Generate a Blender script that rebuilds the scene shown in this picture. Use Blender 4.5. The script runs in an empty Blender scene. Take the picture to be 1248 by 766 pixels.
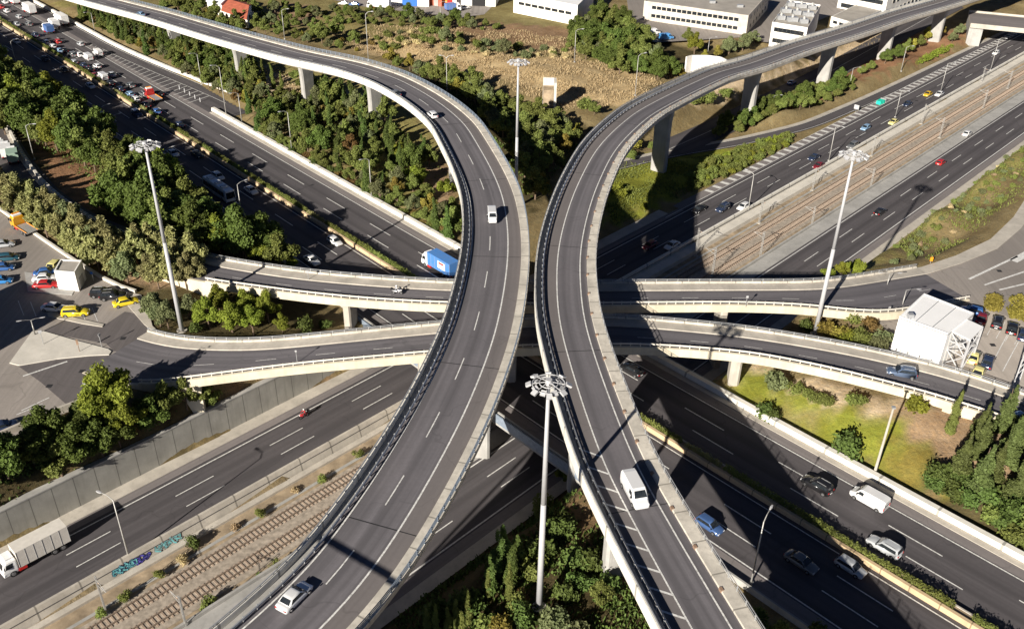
import bpy, math, random
import numpy as np
from mathutils import Vector, Matrix
from mathutils.geometry import delaunay_2d_cdt

random.seed(7)
RNG = np.random.default_rng(7)
R = math.radians
SC = bpy.context.scene
COL = SC.collection

# ------------------------------------------------------------------ camera
F_PX, CAM_H, PITCH, ROLL = 1140.0, 92.0, R(31.4), R(1.0)
cam = bpy.data.cameras.new('camera')
cam.sensor_width = 36.0
cam.lens = F_PX / 1248.0 * 36.0
cam.clip_start, cam.clip_end = 1.0, 6000.0
camo = bpy.data.objects.new('camera', cam)
camo.matrix_world = Matrix.Translation((0, 0, CAM_H)) @ Matrix.Rotation(R(90) - PITCH, 4, 'X') @ Matrix.Rotation(ROLL, 4, 'Z')
COL.objects.link(camo)
SC.camera = camo

# ------------------------------------------------------------------ sky, sun, exposure
SUN_AZ, SUN_EL = R(31.5), R(22.8)       # direction the shadows run (from +Y towards +X), elevation
w = bpy.data.worlds.new('World')
SC.world = w
w.use_nodes = True
nt = w.node_tree
sky = nt.nodes.new('ShaderNodeTexSky')
sky.sky_type = 'NISHITA'
sky.sun_disc = False
sky.sun_elevation = SUN_EL
sky.sun_rotation = SUN_AZ + math.pi
sky.air_density = 0.22
sky.dust_density = 0.05
sky.ozone_density = 2.0
nt.links.new(sky.outputs[0], nt.nodes['Background'].inputs['Color'])
nt.nodes['Background'].inputs['Strength'].default_value = 0.05
sl = bpy.data.lights.new('sun', 'SUN')
sl.energy = 5.0
sl.angle = R(0.5)
sl.color = (1.0, 0.93, 0.82)
so = bpy.data.objects.new('sun', sl)
dvec = Vector((math.sin(SUN_AZ) * math.cos(SUN_EL), math.cos(SUN_AZ) * math.cos(SUN_EL), -math.sin(SUN_EL)))
so.rotation_euler = dvec.to_track_quat('-Z', 'Y').to_euler()
so.location = (-60, -60, 150)
COL.objects.link(so)
SC.view_settings.view_transform = 'Standard'
SC.view_settings.look = 'None'
SC.view_settings.exposure = 0.82
SC.view_settings.gamma = 1.0
SC.view_settings.use_curve_mapping = False
SC.render.engine = 'CYCLES'
SC.cycles.max_bounces = 5
SC.cycles.transparent_max_bounces = 6
SC.cycles.use_denoising = True

# ------------------------------------------------------------------ measuring: a point of the survey photo on a level z
K = 1.15
_cr, _sr, _ct, _st = math.cos(ROLL), math.sin(ROLL), math.cos(PITCH), math.sin(PITCH)

def P(px, py, z=0.0):
    a = (px - 624) / F_PX
    b = (py - 383) / F_PX
    u = a * _cr + b * _sr
    v = -a * _sr + b * _cr
    d = (CAM_H - z) / (_st + v * _ct)
    return Vector((u * d, d * (_ct - v * _st), z))

def to_px(q):
    dr = CAM_H - q[2]
    d = q[1] * _ct + dr * _st
    u, v = q[0] / d, (dr * _ct - q[1] * _st) / d
    return 624 + (u * _cr - v * _sr) * F_PX, 383 + (u * _sr + v * _cr) * F_PX

def s_at(path, px, py, t=0.0):
    """distance along a path whose deck the survey pixel shows"""
    best = None
    for s in path.s:
        x, y = to_px(path.pt(s, t))
        k = (x - px) ** 2 + (y - py) ** 2
        if best is None or k < best[0]:
            best = (k, s)
    return best[1]

# ------------------------------------------------------------------ materials
MATS = {}

def new_mat(name):
    m = bpy.data.materials.new(name)
    m.use_nodes = True
    MATS[name] = m
    return m, m.node_tree, m.node_tree.nodes['Principled BSDF']

def N(t, kind, **kw):
    n = t.nodes.new('ShaderNode' + kind)
    for k, v in kw.items():
        setattr(n, k, v)
    return n

def mixc(t, fac, a, b, mode='MIX'):
    n = N(t, 'Mix', data_type='RGBA', blend_type=mode)
    for i, v in ((0, fac), (6, a), (7, b)):
        if hasattr(v, 'is_linked') or hasattr(v, 'links'):
            t.links.new(v, n.inputs[i])
        else:
            n.inputs[i].default_value = v if i == 0 else (*v, 1.0)
    return n.outputs[2]

def noise(t, coord, scale, detail=4, rough=0.55):
    n = N(t, 'TexNoise')
    n.inputs['Scale'].default_value = scale
    n.inputs['Detail'].default_value = detail
    n.inputs['Roughness'].default_value = rough
    t.links.new(coord, n.inputs['Vector'])
    return n.outputs['Fac']

def ramp(t, fac, lo, hi, a=0.0, b=1.0):
    n = N(t, 'MapRange')
    n.inputs[1].default_value, n.inputs[2].default_value = lo, hi
    n.inputs[3].default_value, n.inputs[4].default_value = a, b
    t.links.new(fac, n.inputs[0])
    return n.outputs[0]

def mapping(t, coord, scale):
    n = N(t, 'Mapping')
    n.inputs['Scale'].default_value = scale
    t.links.new(coord, n.inputs['Vector'])
    return n.outputs[0]

def gpos(t):
    return N(t, 'NewGeometry').outputs['Position']

def mat_plain(name, col, var=0.25, rough=0.7, scale=0.6, metal=0.0, fine=True, spec=0.3):
    """base colour broken up by two scales of noise"""
    m, t, b = new_mat(name)
    g = gpos(t)
    n1 = noise(t, g, scale)
    dark = tuple(c * (1 - var) for c in col)
    lite = tuple(min(1, c * (1 + var)) for c in col)
    c = mixc(t, ramp(t, n1, 0.3, 0.7), dark, lite)
    if fine:
        n2 = noise(t, g, scale * 9)
        c = mixc(t, ramp(t, n2, 0.25, 0.75, 0.0, 0.35), c, tuple(x * (1 - var * 1.2) for x in col))
    t.links.new(c, b.inputs['Base Color'])
    b.inputs['Roughness'].default_value = rough
    b.inputs['Metallic'].default_value = metal
    b.inputs['Specular IOR Level'].default_value = spec
    return m

def mat_road(name, col, wear=0.25, lane=3.4, off=0.0):
    """asphalt: UV is (metres across, metres along); wheel streaks run along the lanes, patches and cracks break it up"""
    m, t, b = new_mat(name)
    uv = N(t, 'UVMap').outputs[0]
    g = gpos(t)
    base = tuple(col)
    n1 = noise(t, mapping(t, uv, (1.4, 0.012, 1)), 1.0, 5)
    n2 = noise(t, g, 0.09, 5)
    n3 = noise(t, g, 2.2, 4, 0.7)
    c = mixc(t, ramp(t, n1, 0.28, 0.72), tuple(x * (1 - wear) for x in base), tuple(x * (1 + wear * 1.3) for x in base))
    c = mixc(t, ramp(t, n2, 0.35, 0.75, 0, 0.55), c, tuple(x * 1.45 for x in (base[0], base[1] * 0.98, base[2] * 0.96)))
    c = mixc(t, ramp(t, n3, 0.3, 0.8, 0, 0.4), c, tuple(x * 0.7 for x in base))
    # oil-dark strip down the middle of each lane
    sx = N(t, 'SeparateXYZ')
    t.links.new(uv, sx.inputs[0])
    wv = N(t, 'Math', operation='MULTIPLY_ADD')
    t.links.new(sx.outputs[0], wv.inputs[0])
    wv.inputs[1].default_value = 2 * math.pi / lane
    wv.inputs[2].default_value = off
    cs = N(t, 'Math', operation='COSINE')
    t.links.new(wv.outputs[0], cs.inputs[0])
    c = mixc(t, ramp(t, cs.outputs[0], 0.1, 1.0, 0, 0.5), c, tuple(x * 0.6 for x in base))
    # tar-filled cracks
    v = N(t, 'TexVoronoi', feature='DISTANCE_TO_EDGE')
    v.inputs['Scale'].default_value = 0.055
    wob = mixc(t, 0.08, g, (0, 0, 0))
    nn = N(t, 'TexNoise')
    nn.inputs['Scale'].default_value = 0.25
    t.links.new(g, nn.inputs['Vector'])
    ad = N(t, 'VectorMath', operation='MULTIPLY_ADD')
    t.links.new(nn.outputs['Color'], ad.inputs[0])
    ad.inputs[1].default_value = (6, 6, 0)
    t.links.new(g, ad.inputs[2])
    t.links.new(ad.outputs[0], v.inputs['Vector'])
    c = mixc(t, ramp(t, v.outputs['Distance'], 0.0, 0.006, 0.28, 0.0), c, tuple(x * 0.35 for x in base))
    t.links.new(c, b.inputs['Base Color'])
    b.inputs['Roughness'].default_value = 0.82
    b.inputs['Specular IOR Level'].default_value = 0.25
    return m

def mat_concrete(name, col, panel=0.0, stain=0.35):
    """concrete with blotches, rain streaks and (panel > 0) joints every panel metres along its UV"""
    m, t, b = new_mat(name)
    g = gpos(t)
    n1 = noise(t, g, 0.35, 5)
    n2 = noise(t, mapping(t, g, (1.6, 1.6, 0.12)), 1.0, 4)
    n3 = noise(t, g, 5.0, 3)
    c = mixc(t, ramp(t, n1, 0.3, 0.7), tuple(x * (1 - stain * 0.6) for x in col), tuple(min(1, x * 1.12) for x in col))
    c = mixc(t, ramp(t, n2, 0.5, 0.75, 0, stain), c, tuple(x * 0.5 for x in col))
    c = mixc(t, ramp(t, n3, 0.35, 0.8, 0, 0.3), c, tuple(x * 0.72 for x in col))
    if panel:
        uv = N(t, 'UVMap').outputs[0]
        sx = N(t, 'SeparateXYZ')
        t.links.new(uv, sx.inputs[0])
        dv = N(t, 'Math', operation='DIVIDE')
        t.links.new(sx.outputs[1], dv.inputs[0])
        dv.inputs[1].default_value = panel
        fr = N(t, 'Math', operation='FRACT')
        t.links.new(dv.outputs[0], fr.inputs[0])
        c = mixc(t, ramp(t, fr.outputs[0], 0.035, 0.045, 0.75, 0.0), c, tuple(x * 0.3 for x in col))
    t.links.new(c, b.inputs['Base Color'])
    b.inputs['Roughness'].default_value = 0.85
    b.inputs['Specular IOR Level'].default_value = 0.2
    return m

def mat_paintmark(name, col):
    m, t, b = new_mat(name)
    g = gpos(t)
    c = mixc(t, ramp(t, noise(t, g, 3.0, 5, 0.7), 0.42, 0.68), col, tuple(x * 0.5 for x in col))
    t.links.new(c, b.inputs['Base Color'])
    b.inputs['Roughness'].default_value = 0.6
    return m

def mat_leaf(name, col, hue=0.014, val=0.35, trans=0.25):
    """leaves: each leaf carries its own random tint, each plant another"""
    m, t, b = new_mat(name)
    oi = N(t, 'ObjectInfo').outputs['Random']
    at = N(t, 'Attribute', attribute_name='tint').outputs['Fac']
    hs = N(t, 'HueSaturation')
    hs.inputs['Color'].default_value = (*col, 1)
    t.links.new(ramp(t, oi, 0, 1, 0.5 - hue, 0.5 + hue), hs.inputs['Hue'])
    mu = N(t, 'Math', operation='MULTIPLY')
    t.links.new(ramp(t, oi, 0, 1, 1 - val * 0.6, 1 + val * 0.6), mu.inputs[0])
    t.links.new(ramp(t, at, 0, 1, 1 - val, 1 + val), mu.inputs[1])
    t.links.new(mu.outputs[0], hs.inputs['Value'])
    t.links.new(hs.outputs[0], b.inputs['Base Color'])
    b.inputs['Roughness'].default_value = 0.65
    b.inputs['Specular IOR Level'].default_value = 0.2
    tr = N(t, 'BsdfTranslucent')
    t.links.new(hs.outputs[0], tr.inputs['Color'])
    mx = N(t, 'MixShader')
    mx.inputs[0].default_value = trans
    t.links.new(b.outputs[0], mx.inputs[1])
    t.links.new(tr.outputs[0], mx.inputs[2])
    t.links.new(mx.outputs[0], t.nodes['Material Output'].inputs['Surface'])
    return m

def mat_objcolor(name, rough=0.3, metal=0.0, coat=0.5, var=0.0):
    m, t, b = new_mat(name)
    oc = N(t, 'ObjectInfo').outputs['Color']
    g = gpos(t)
    c = mixc(t, ramp(t, noise(t, g, 1.5), 0.3, 0.8, 0, 0.25), oc, (0.25, 0.23, 0.2)) if var else oc
    t.links.new(c, b.inputs['Base Color'])
    b.inputs['Roughness'].default_value = rough
    b.inputs['Metallic'].default_value = metal
    b.inputs['Coat Weight'].default_value = coat
    b.inputs['Coat Roughness'].default_value = 0.08
    return m

mat_road('asphalt', (0.088, 0.081, 0.086), 0.22, 3.55, 2.4)
mat_road('asphalt_ramp', (0.137, 0.129, 0.139), 0.32, 3.3, 1.0)
mat_road('asphalt_shoulder', (0.19, 0.172, 0.17), 0.2, 40)
mat_road('asphalt_lot', (0.28, 0.252, 0.23), 0.2, 50)
mat_road('lot_concrete', (0.42, 0.375, 0.33), 0.15, 50)
mat_road('asphalt_patch', (0.12, 0.108, 0.108), 0.2, 50)
mat_concrete('concrete', (0.50, 0.46, 0.40))
mat_concrete('concrete_light', (0.62, 0.585, 0.52), 0, 0.2)
mat_concrete('concrete_joint', (0.50, 0.46, 0.40), 6.0)
mat_concrete('concrete_panel', (0.33, 0.32, 0.29), 3.2)
mat_concrete('concrete_gray', (0.40, 0.39, 0.37))
mat_concrete('beam_cream', (0.64, 0.575, 0.445), 0, 0.28)
mat_concrete('kerb_slab', (0.62, 0.575, 0.50), 5.0, 0.5)
mat_concrete('white_wall', (0.80, 0.78, 0.74), 0, 0.12)
mat_concrete('facade', (0.62, 0.57, 0.50), 0, 0.5)
mat_concrete('barrier_white', (0.74, 0.71, 0.64), 9.0, 0.2)
mat_concrete('planter_tan', (0.60, 0.45, 0.28), 4.0, 0.25)
mat_plain('roof_gray', (0.38, 0.35, 0.31), 0.2, 0.8, 0.2)
mat_plain('roof_red', (0.42, 0.12, 0.07), 0.25, 0.8, 0.8)
mat_plain('roof_white', (0.86, 0.86, 0.86), 0.04, 0.5, 0.4)
mat_paintmark('road_paint', (0.78, 0.77, 0.74))
mat_plain('galvanised', (0.50, 0.51, 0.52), 0.12, 0.4, 2.0, 0.5)
mat_plain('mast_paint', (0.44, 0.44, 0.45), 0.06, 0.4, 1.5)
mat_plain('rail_blue', (0.26, 0.31, 0.38), 0.2, 0.45, 2.0, 0.2)
mat_plain('pole_gray', (0.46, 0.45, 0.43), 0.15, 0.5, 2.0, 0.3)
mat_plain('pole_rust', (0.30, 0.20, 0.14), 0.25, 0.8, 2.0)
mat_plain('rail_steel', (0.27, 0.21, 0.165), 0.25, 0.7, 3.0, 0.3)
mat_plain('sleeper', (0.37, 0.285, 0.22), 0.2, 0.9, 2.0)
mat_plain('ballast', (0.38, 0.325, 0.265), 0.35, 0.95, 1.3)
mat_plain('trackside_soil', (0.36, 0.28, 0.19), 0.4, 0.95, 0.5)
mat_plain('tyre', (0.018, 0.018, 0.019), 0.2, 0.8, 5)
mat_plain('rim', (0.45, 0.45, 0.46), 0.1, 0.35, 5, 0.8)
mat_plain('black_trim', (0.02, 0.02, 0.022), 0.2, 0.5, 5)
mat_plain('chassis', (0.035, 0.035, 0.037), 0.3, 0.7, 2)
mat_plain('tail_red', (0.45, 0.02, 0.02), 0.1, 0.3, 5)
mat_plain('lamp_clear', (0.75, 0.76, 0.78), 0.05, 0.15, 5, 0.0)
mat_plain('red_paint', (0.55, 0.03, 0.025), 0.1, 0.4, 2)
mat_plain('amber', (0.8, 0.3, 0.02), 0.1, 0.4, 2)
mat_plain('teal_paint', (0.02, 0.55, 0.40), 0.08, 0.5, 2)
mat_plain('blue_paint', (0.04, 0.16, 0.50), 0.1, 0.5, 2)
mat_plain('cyan_paint', (0.17, 0.50, 0.53), 0.15, 0.6, 2)
mat_plain('violet_paint', (0.13, 0.10, 0.50), 0.2, 0.6, 2)
mat_plain('navy_paint', (0.02, 0.05, 0.15), 0.2, 0.6, 2)
mat_plain('skin', (0.45, 0.28, 0.2), 0.05, 0.6, 2)
mat_plain('cloth_dark', (0.05, 0.05, 0.06), 0.2, 0.9, 4)
mat_plain('bark', (0.16, 0.115, 0.08), 0.3, 0.9, 2)
mat_objcolor('car_paint', 0.28, 0.15, 0.6)
mat_objcolor('box_paint', 0.5, 0.0, 0.0, 1)
m_, t_, b_ = new_mat('glass_dark')
b_.inputs['Base Color'].default_value = (0.012, 0.016, 0.02, 1)
b_.inputs['Roughness'].default_value = 0.06
b_.inputs['Specular IOR Level'].default_value = 0.7
c_ = mixc(t_, ramp(t_, noise(t_, gpos(t_), 2.0), 0.3, 0.7), (0.010, 0.013, 0.017), (0.03, 0.035, 0.04))
t_.links.new(c_, b_.inputs['Base Color'])
mat_leaf('leaf_dark', (0.108, 0.148, 0.032))
mat_leaf('leaf_mid', (0.175, 0.205, 0.052))
mat_leaf('leaf_bright', (0.215, 0.245, 0.034), 0.02, 0.35, 0.3)
mat_leaf('leaf_olive', (0.31, 0.305, 0.125), 0.02, 0.4, 0.25)
mat_leaf('leaf_gray', (0.180, 0.200, 0.090), 0.02, 0.35)
mat_leaf('leaf_cypress_shade', (0.085, 0.120, 0.028), 0.02, 0.35, 0.1)  # cypress leaves; also the dark green standing in for shade on the bottom planting
mat_leaf('leaf_conifer', (0.095, 0.115, 0.034), 0.02, 0.35, 0.12)
mat_leaf('leaf_rust', (0.20, 0.135, 0.045), 0.02, 0.4)
mat_leaf('leaf_yellow', (0.26, 0.225, 0.045), 0.02, 0.35)
mat_leaf('dry_scrub', (0.47, 0.375, 0.21), 0.02, 0.4)

# ground: colour by region (attribute), broken by noise
m_, t_, b_ = new_mat('ground_cover')
at_ = N(t_, 'Attribute', attribute_name='region').outputs['Color']
g_ = gpos(t_)
c_ = mixc(t_, ramp(t_, noise(t_, g_, 0.25, 6, 0.65), 0.3, 0.72), at_, (0.6, 0.55, 0.5), 'MULTIPLY')
c_ = mixc(t_, ramp(t_, noise(t_, g_, 1.6, 5, 0.7), 0.42, 0.7, 0, 0.7), c_, (1.5, 1.35, 1.1), 'MULTIPLY')
c_ = mixc(t_, ramp(t_, noise(t_, g_, 5.0, 4, 0.7), 0.45, 0.75, 0, 0.6), c_, (0.45, 0.45, 0.42), 'MULTIPLY')
t_.links.new(c_, b_.inputs['Base Color'])
b_.inputs['Roughness'].default_value = 0.95
b_.inputs['Specular IOR Level'].default_value = 0.1
bp_ = N(t_, 'Bump')
bp_.inputs['Strength'].default_value = 0.6
bp_.inputs['Distance'].default_value = 0.4
t_.links.new(noise(t_, g_, 1.2, 5, 0.7), bp_.inputs['Height'])
t_.links.new(bp_.outputs[0], b_.inputs['Normal'])

# ------------------------------------------------------------------ mesh builder
class MB:
    def __init__(self):
        self.v, self.f, self.m, self.uv, self.mats = [], [], [], [], []

    def mi(self, mat):
        if mat not in self.mats:
            self.mats.append(mat)
        return self.mats.index(mat)

    def face(self, pts, mat, uv=None):
        i = len(self.v)
        self.v.extend([tuple(p) for p in pts])
        self.f.append(tuple(range(i, i + len(pts))))
        self.m.append(self.mi(mat))
        self.uv.append(uv or [(0, 0)] * len(pts))

    def box(self, c, s, mat, rz=0.0, M=None):
        x, y, z = s[0] / 2, s[1] / 2, s[2] / 2
        co = [Vector((a, b, d)) for a in (-x, x) for b in (-y, y) for d in (-z, z)]
        T = Matrix.Translation(c) @ Matrix.Rotation(rz, 4, 'Z')
        if M is not None:
            T = M @ T
        co = [T @ p for p in co]
        i = len(self.v)
        self.v.extend([tuple(p) for p in co])
        k = self.mi(mat)
        for q in ((0, 1, 3, 2), (4, 6, 7, 5), (0, 4, 5, 1), (2, 3, 7, 6), (0, 2, 6, 4), (1, 5, 7, 3)):
            self.f.append(tuple(i + j for j in q))
            self.m.append(k)
            self.uv.append([(0, 0)] * 4)

    def tube(self, p0, p1, r0, r1, mat, n=8, cap=True):
        p0, p1 = Vector(p0), Vector(p1)
        d = (p1 - p0).normalized()
        a = d.orthogonal().normalized()
        b = d.cross(a)
        i = len(self.v)
        for p, r in ((p0, r0), (p1, r1)):
            for k in range(n):
                t = 2 * math.pi * k / n
                self.v.append(tuple(p + (a * math.cos(t) + b * math.sin(t)) * r))
        k_ = self.mi(mat)
        for k in range(n):
            q = (i + k, i + (k + 1) % n, i + n + (k + 1) % n, i + n + k)
            self.f.append(q)
            self.m.append(k_)
            self.uv.append([(0, 0)] * 4)
        if cap:
            for ring in (list(range(i + n - 1, i - 1, -1)), list(range(i + n, i + 2 * n))):
                self.f.append(tuple(ring))
                self.m.append(k_)
                self.uv.append([(0, 0)] * n)

    def loft(self, rings, mat, cap=True, closed=True):
        """rings of equal length, joined one to the next"""
        i = len(self.v)
        n = len(rings[0])
        for r in rings:
            self.v.extend([tuple(p) for p in r])
        k_ = self.mi(mat)
        for a in range(len(rings) - 1):
            for k in range(n if closed else n - 1):
                k2 = (k + 1) % n
                self.f.append((i + a * n + k, i + a * n + k2, i + (a + 1) * n + k2, i + (a + 1) * n + k))
                self.m.append(k_)
                self.uv.append([(0, 0)] * 4)
        if cap:
            self.f.append(tuple(range(i + n - 1, i - 1, -1)))
            self.f.append(tuple(range(i + (len(rings) - 1) * n, i + len(rings) * n)))
            self.m.extend([k_, k_])
            self.uv.extend([[(0, 0)] * n] * 2)

    def strip(self, path, s0, s1, t0, t1, mat, dz=0.0, step=3.0):
        """flat ribbon on a path, t0..t1 metres right of it (numbers or functions of s)"""
        n = max(1, int(math.ceil((s1 - s0) / step)))
        prev = None
        for k in range(n + 1):
            s = s0 + (s1 - s0) * k / n
            a = t0(s) if callable(t0) else t0
            b = t1(s) if callable(t1) else t1
            pa, pb = path.pt(s, a, dz), path.pt(s, b, dz)
            if prev:
                self.face([prev[0], prev[1], pb, pa], mat, [(prev[2], prev[4]), (prev[3], prev[4]), (b, s), (a, s)])
            prev = (pa, pb, a, b, s)

    def sweep(self, path, s0, s1, prof, mat, step=3.0):
        """closed profile [(t, z)...] swept along a path; UV v is metres along"""
        n = max(1, int(math.ceil((s1 - s0) / step)))
        i = len(self.v)
        m = len(prof)
        k_ = self.mi(mat)
        ss = [s0 + (s1 - s0) * k / n for k in range(n + 1)]
        for s in ss:
            for t, z in prof:
                self.v.append(tuple(path.pt(s, t, z)))
        for a in range(n):
            for k in range(m):
                k2 = (k + 1) % m
                self.f.append((i + a * m + k, i + a * m + k2, i + (a + 1) * m + k2, i + (a + 1) * m + k))
                self.m.append(k_)
                self.uv.append([(prof[k][0], ss[a]), (prof[k2][0], ss[a]), (prof[k2][0], ss[a + 1]), (prof[k][0], ss[a + 1])])
        self.f.append(tuple(range(i + m - 1, i - 1, -1)))
        self.f.append(tuple(range(i + n * m, i + n * m + m)))
        self.m.extend([k_, k_])
        self.uv.extend([[(0, 0)] * m] * 2)

    def mesh(self, name, smooth=False):
        me = bpy.data.meshes.new(name)
        me.from_pydata(self.v, [], self.f)
        for mt in self.mats:
            me.materials.append(MATS[mt])
        me.polygons.foreach_set('material_index', self.m)
        uvl = me.uv_layers.new(name='UVMap')
        uvl.data.foreach_set('uv', [c for fuv in self.uv for u in fuv for c in u])
        if smooth:
            me.polygons.foreach_set('use_smooth', [True] * len(me.polygons))
        me.update()
        return me

    def build(self, name, parent=None, smooth=False, label=None):
        o = bpy.data.objects.new(name, self.mesh(name, smooth))
        COL.objects.link(o)
        if parent:
            o.parent = parent
        if label:
            o['label'] = label
        return o

def thing(name, label, cat, loc=(0, 0, 0), rz=0.0, group=None):
    o = bpy.data.objects.new(name, None)
    o.empty_display_size = 0.5
    o.location = loc
    o.rotation_euler = (0, 0, rz)
    COL.objects.link(o)
    o['label'], o['category'] = label, cat
    if group:
        o['group'] = group
    return o

def tag(o, label, cat, group=None):
    o['label'], o['category'] = label, cat
    if group:
        o['group'] = group
    return o

def struct(o, kind='structure'):
    o['kind'] = kind
    return o

CHILDREN = {}

def register(o):
    """remember a prototype's parts (and theirs) so that copies need no search"""
    CHILDREN[o] = [c for c in bpy.data.objects if c.parent == o]
    for c in CHILDREN[o]:
        CHILDREN[c] = [g for g in bpy.data.objects if g.parent == c]
    return o

def copy_tree(o, parent=None):
    c = o.copy()
    COL.objects.link(c)
    if parent:
        c.parent = parent
    for ch in CHILDREN.get(o, []):
        copy_tree_child(ch, c)
    return c

def copy_tree_child(o, parent):
    c = o.copy()
    COL.objects.link(c)
    c.parent = parent
    for ch in CHILDREN.get(o, []):
        copy_tree_child(ch, c)

# ------------------------------------------------------------------ paths
class Path:
    def __init__(self, pts, s_first=0.0):
        self.p = np.array([tuple(q) for q in pts], float)
        d = np.hypot(*(np.diff(self.p[:, :2], axis=0).T))
        self.s = np.r_[0, np.cumsum(d)] + s_first
        tg = np.gradient(self.p[:, :2], self.s, axis=0)
        tg /= np.hypot(*tg.T)[:, None]
        self.t = tg

    def frame(self, s):
        p = np.array([np.interp(s, self.s, self.p[:, k]) for k in range(3)])
        t = np.array([np.interp(s, self.s, self.t[:, k]) for k in range(2)])
        t /= np.hypot(*t)
        if s < self.s[0]:
            p[:2] += t * (s - self.s[0])
        if s > self.s[-1]:
            p[:2] += t * (s - self.s[-1])
        return p, t

    def pt(self, s, t=0.0, dz=0.0):
        p, d = self.frame(s)
        return Vector((p[0] + d[1] * t, p[1] - d[0] * t, p[2] + dz))

    def head(self, s):
        p, d = self.frame(s)
        return math.atan2(d[1], d[0])

    def near(self, x, y):
        """(s, t) of the nearest point"""
        q = np.hypot(self.p[:, 0] - x, self.p[:, 1] - y)
        i = int(np.argmin(q))
        d = self.t[i]
        dx, dy = x - self.p[i, 0], y - self.p[i, 1]
        return self.s[i] + dx * d[0] + dy * d[1], dx * d[1] - dy * d[0]

def smooth_path(pts, sigma=5.0, step=1.5, ext0=0.0, ext1=0.0):
    p = np.array([tuple(q) for q in pts], float)
    s = np.r_[0, np.cumsum(np.hypot(*(np.diff(p[:, :2], axis=0).T)))]
    d0 = (p[2] - p[0]); d0 /= np.hypot(*d0[:2])
    d1 = (p[-1] - p[-3]); d1 /= np.hypot(*d1[:2])
    e = 30.0 + max(ext0, ext1)
    p = np.vstack([p[0] - d0 * e, p, p[-1] + d1 * e])
    s = np.r_[-e, s, s[-1] + e]
    u = np.arange(s[0], s[-1], step)
    q = np.stack([np.interp(u, s, p[:, k]) for k in range(3)], 1)
    kk = np.arange(-int(4 * sigma / step), int(4 * sigma / step) + 1) * step
    g = np.exp(-0.5 * (kk / sigma) ** 2); g /= g.sum()
    h = len(g) // 2
    pad = np.vstack([np.repeat(q[:1], h, 0) + (np.arange(-h, 0)[:, None]) * (q[1] - q[0]), q, np.repeat(q[-1:], h, 0) + (np.arange(1, h + 1)[:, None]) * (q[-1] - q[-2])])
    q = np.stack([np.convolve(pad[:, k], g, 'valid') for k in range(3)], 1)
    keep = (u > -ext0 - 1e-6) & (u < s[-2] + ext1)
    return Path(q[keep])

def offset_path(path, t, dz=0.0):
    return Path([path.pt(s, t, dz) for s in path.s])

# level of the two motorways and of the streets beside them
ZB, ZA, ZRAIL = -7.0, 0.0, -8.6
# motorway B (with the railway in its middle) runs straight, lower left to upper right
BD = np.array([1, 1.075]); BD = BD / np.hypot(*BD)
BN_ = np.array([BD[1], -BD[0]])
BO = np.array([0, 130.0]) * K
BP = Path([(BO[0] + BD[0] * s, BO[1] + BD[1] * s, ZB) for s in np.arange(-130, 460, 10.0)], -130)
# motorway A runs lower right to upper left and bends a little
AD = np.array([-1, 1]) / math.sqrt(2)
AN = np.array([1, 1]) / math.sqrt(2)
AO = np.array([0, 122.0]) * K
_as = np.array([-120, -73.7, -58, -52, 29, 43, 65, 85, 99, 110, 135, 172, 212, 248, 330]) * K
_at = np.array([-4.2, -2.4, -1.75, -1.5, 1.15, 1.9, 2.9, 4.1, 4.6, 5.0, 7.0, 8.8, 11.2, 12.2, 15.5]) * K
_ac = np.polyfit(_as, _at, 3)
def acurve(s):
    return np.polyval(_ac, s)
AP = Path([(AO[0] + AD[0] * s + AN[0] * acurve(s), AO[1] + AD[1] * s + AN[1] * acurve(s), ZA) for s in np.arange(-140, 420, 4.0)], -140)

def b_st(x, y):
    dx, dy = x - BO[0], y - BO[1]
    return dx * BD[0] + dy * BD[1], dx * BN_[0] + dy * BN_[1]

def a_st(x, y):
    dx, dy = x - AO[0], y - AO[1]
    s = dx * AD[0] + dy * AD[1]
    return s, dx * AN[0] + dy * AN[1] - acurve(s)

# overpasses, as their far edge (parapet top) walked left to right: (px, py, z)
U_PTS = [(200, 297, 5.1), (256, 313, 6.0), (312, 322.5, 7.0), (378, 332, 7.8), (483, 340.5, 8.2), (555, 344.5, 8.2), (670, 345, 8.2), (788, 344, 8.2), (900, 343.5, 8.0), (1003, 343.5, 7.0), (1067, 333, 5.6), (1123, 324, 4.75)]
D_PTS = [(176, 401, 3.90), (196, 409, 4.05), (217, 414, 4.4), (312, 416.5, 6.2), (378, 409.5, 7.2), (455, 402, 7.9), (540, 393.5, 8.2), (640, 387, 8.2), (733, 384.5, 8.2), (788, 388, 8.2), (912, 399.6, 8.0), (1034, 420, 7.2), (1095, 434, 6.4), (1145, 445.5, 5.6), (1207, 464, 4.9), (1235, 475, 4.75), (1275, 489, 4.7)]
UP = smooth_path([P(*q) for q in U_PTS], 5)
DP = smooth_path([P(*q) for q in D_PTS], 5)
U_W, D_W = 7.2, 9.2

# curved viaducts: one traced edge each, at the level of the kerb top
ZV = 15.0
L_EDGE = [(446, 766), (477.5, 725), (498.5, 699), (524.5, 652), (550.6, 610), (564, 580), (582, 547), (605, 495), (621, 450.5), (634, 409), (639, 380), (643, 352), (645.7, 320), (645.7, 294), (643, 268), (636.5, 237), (626, 213.5), (613, 190), (600, 170), (587, 149), (561, 127), (535, 110), (496, 90), (446, 74.5), (378, 61), (300, 40.5), (209, 14), (141, -3)]
R_EDGE = [(798.5, 766), (777.5, 723), (751.5, 676), (730.6, 629), (704.5, 580), (691, 537), (678, 495), (665, 448), (655, 406), (651, 380), (651, 352), (652, 320.5), (656, 294.4), (665, 263), (678, 229), (699, 190), (712, 172), (730.5, 154), (756.7, 133), (783, 119), (822, 100.5), (861, 83.5), (900, 74), (956, 54), (1025, 33.5), (1081, 15), (1131, 1.4)]
L_W, R_W = 12.2, 10.5
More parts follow.
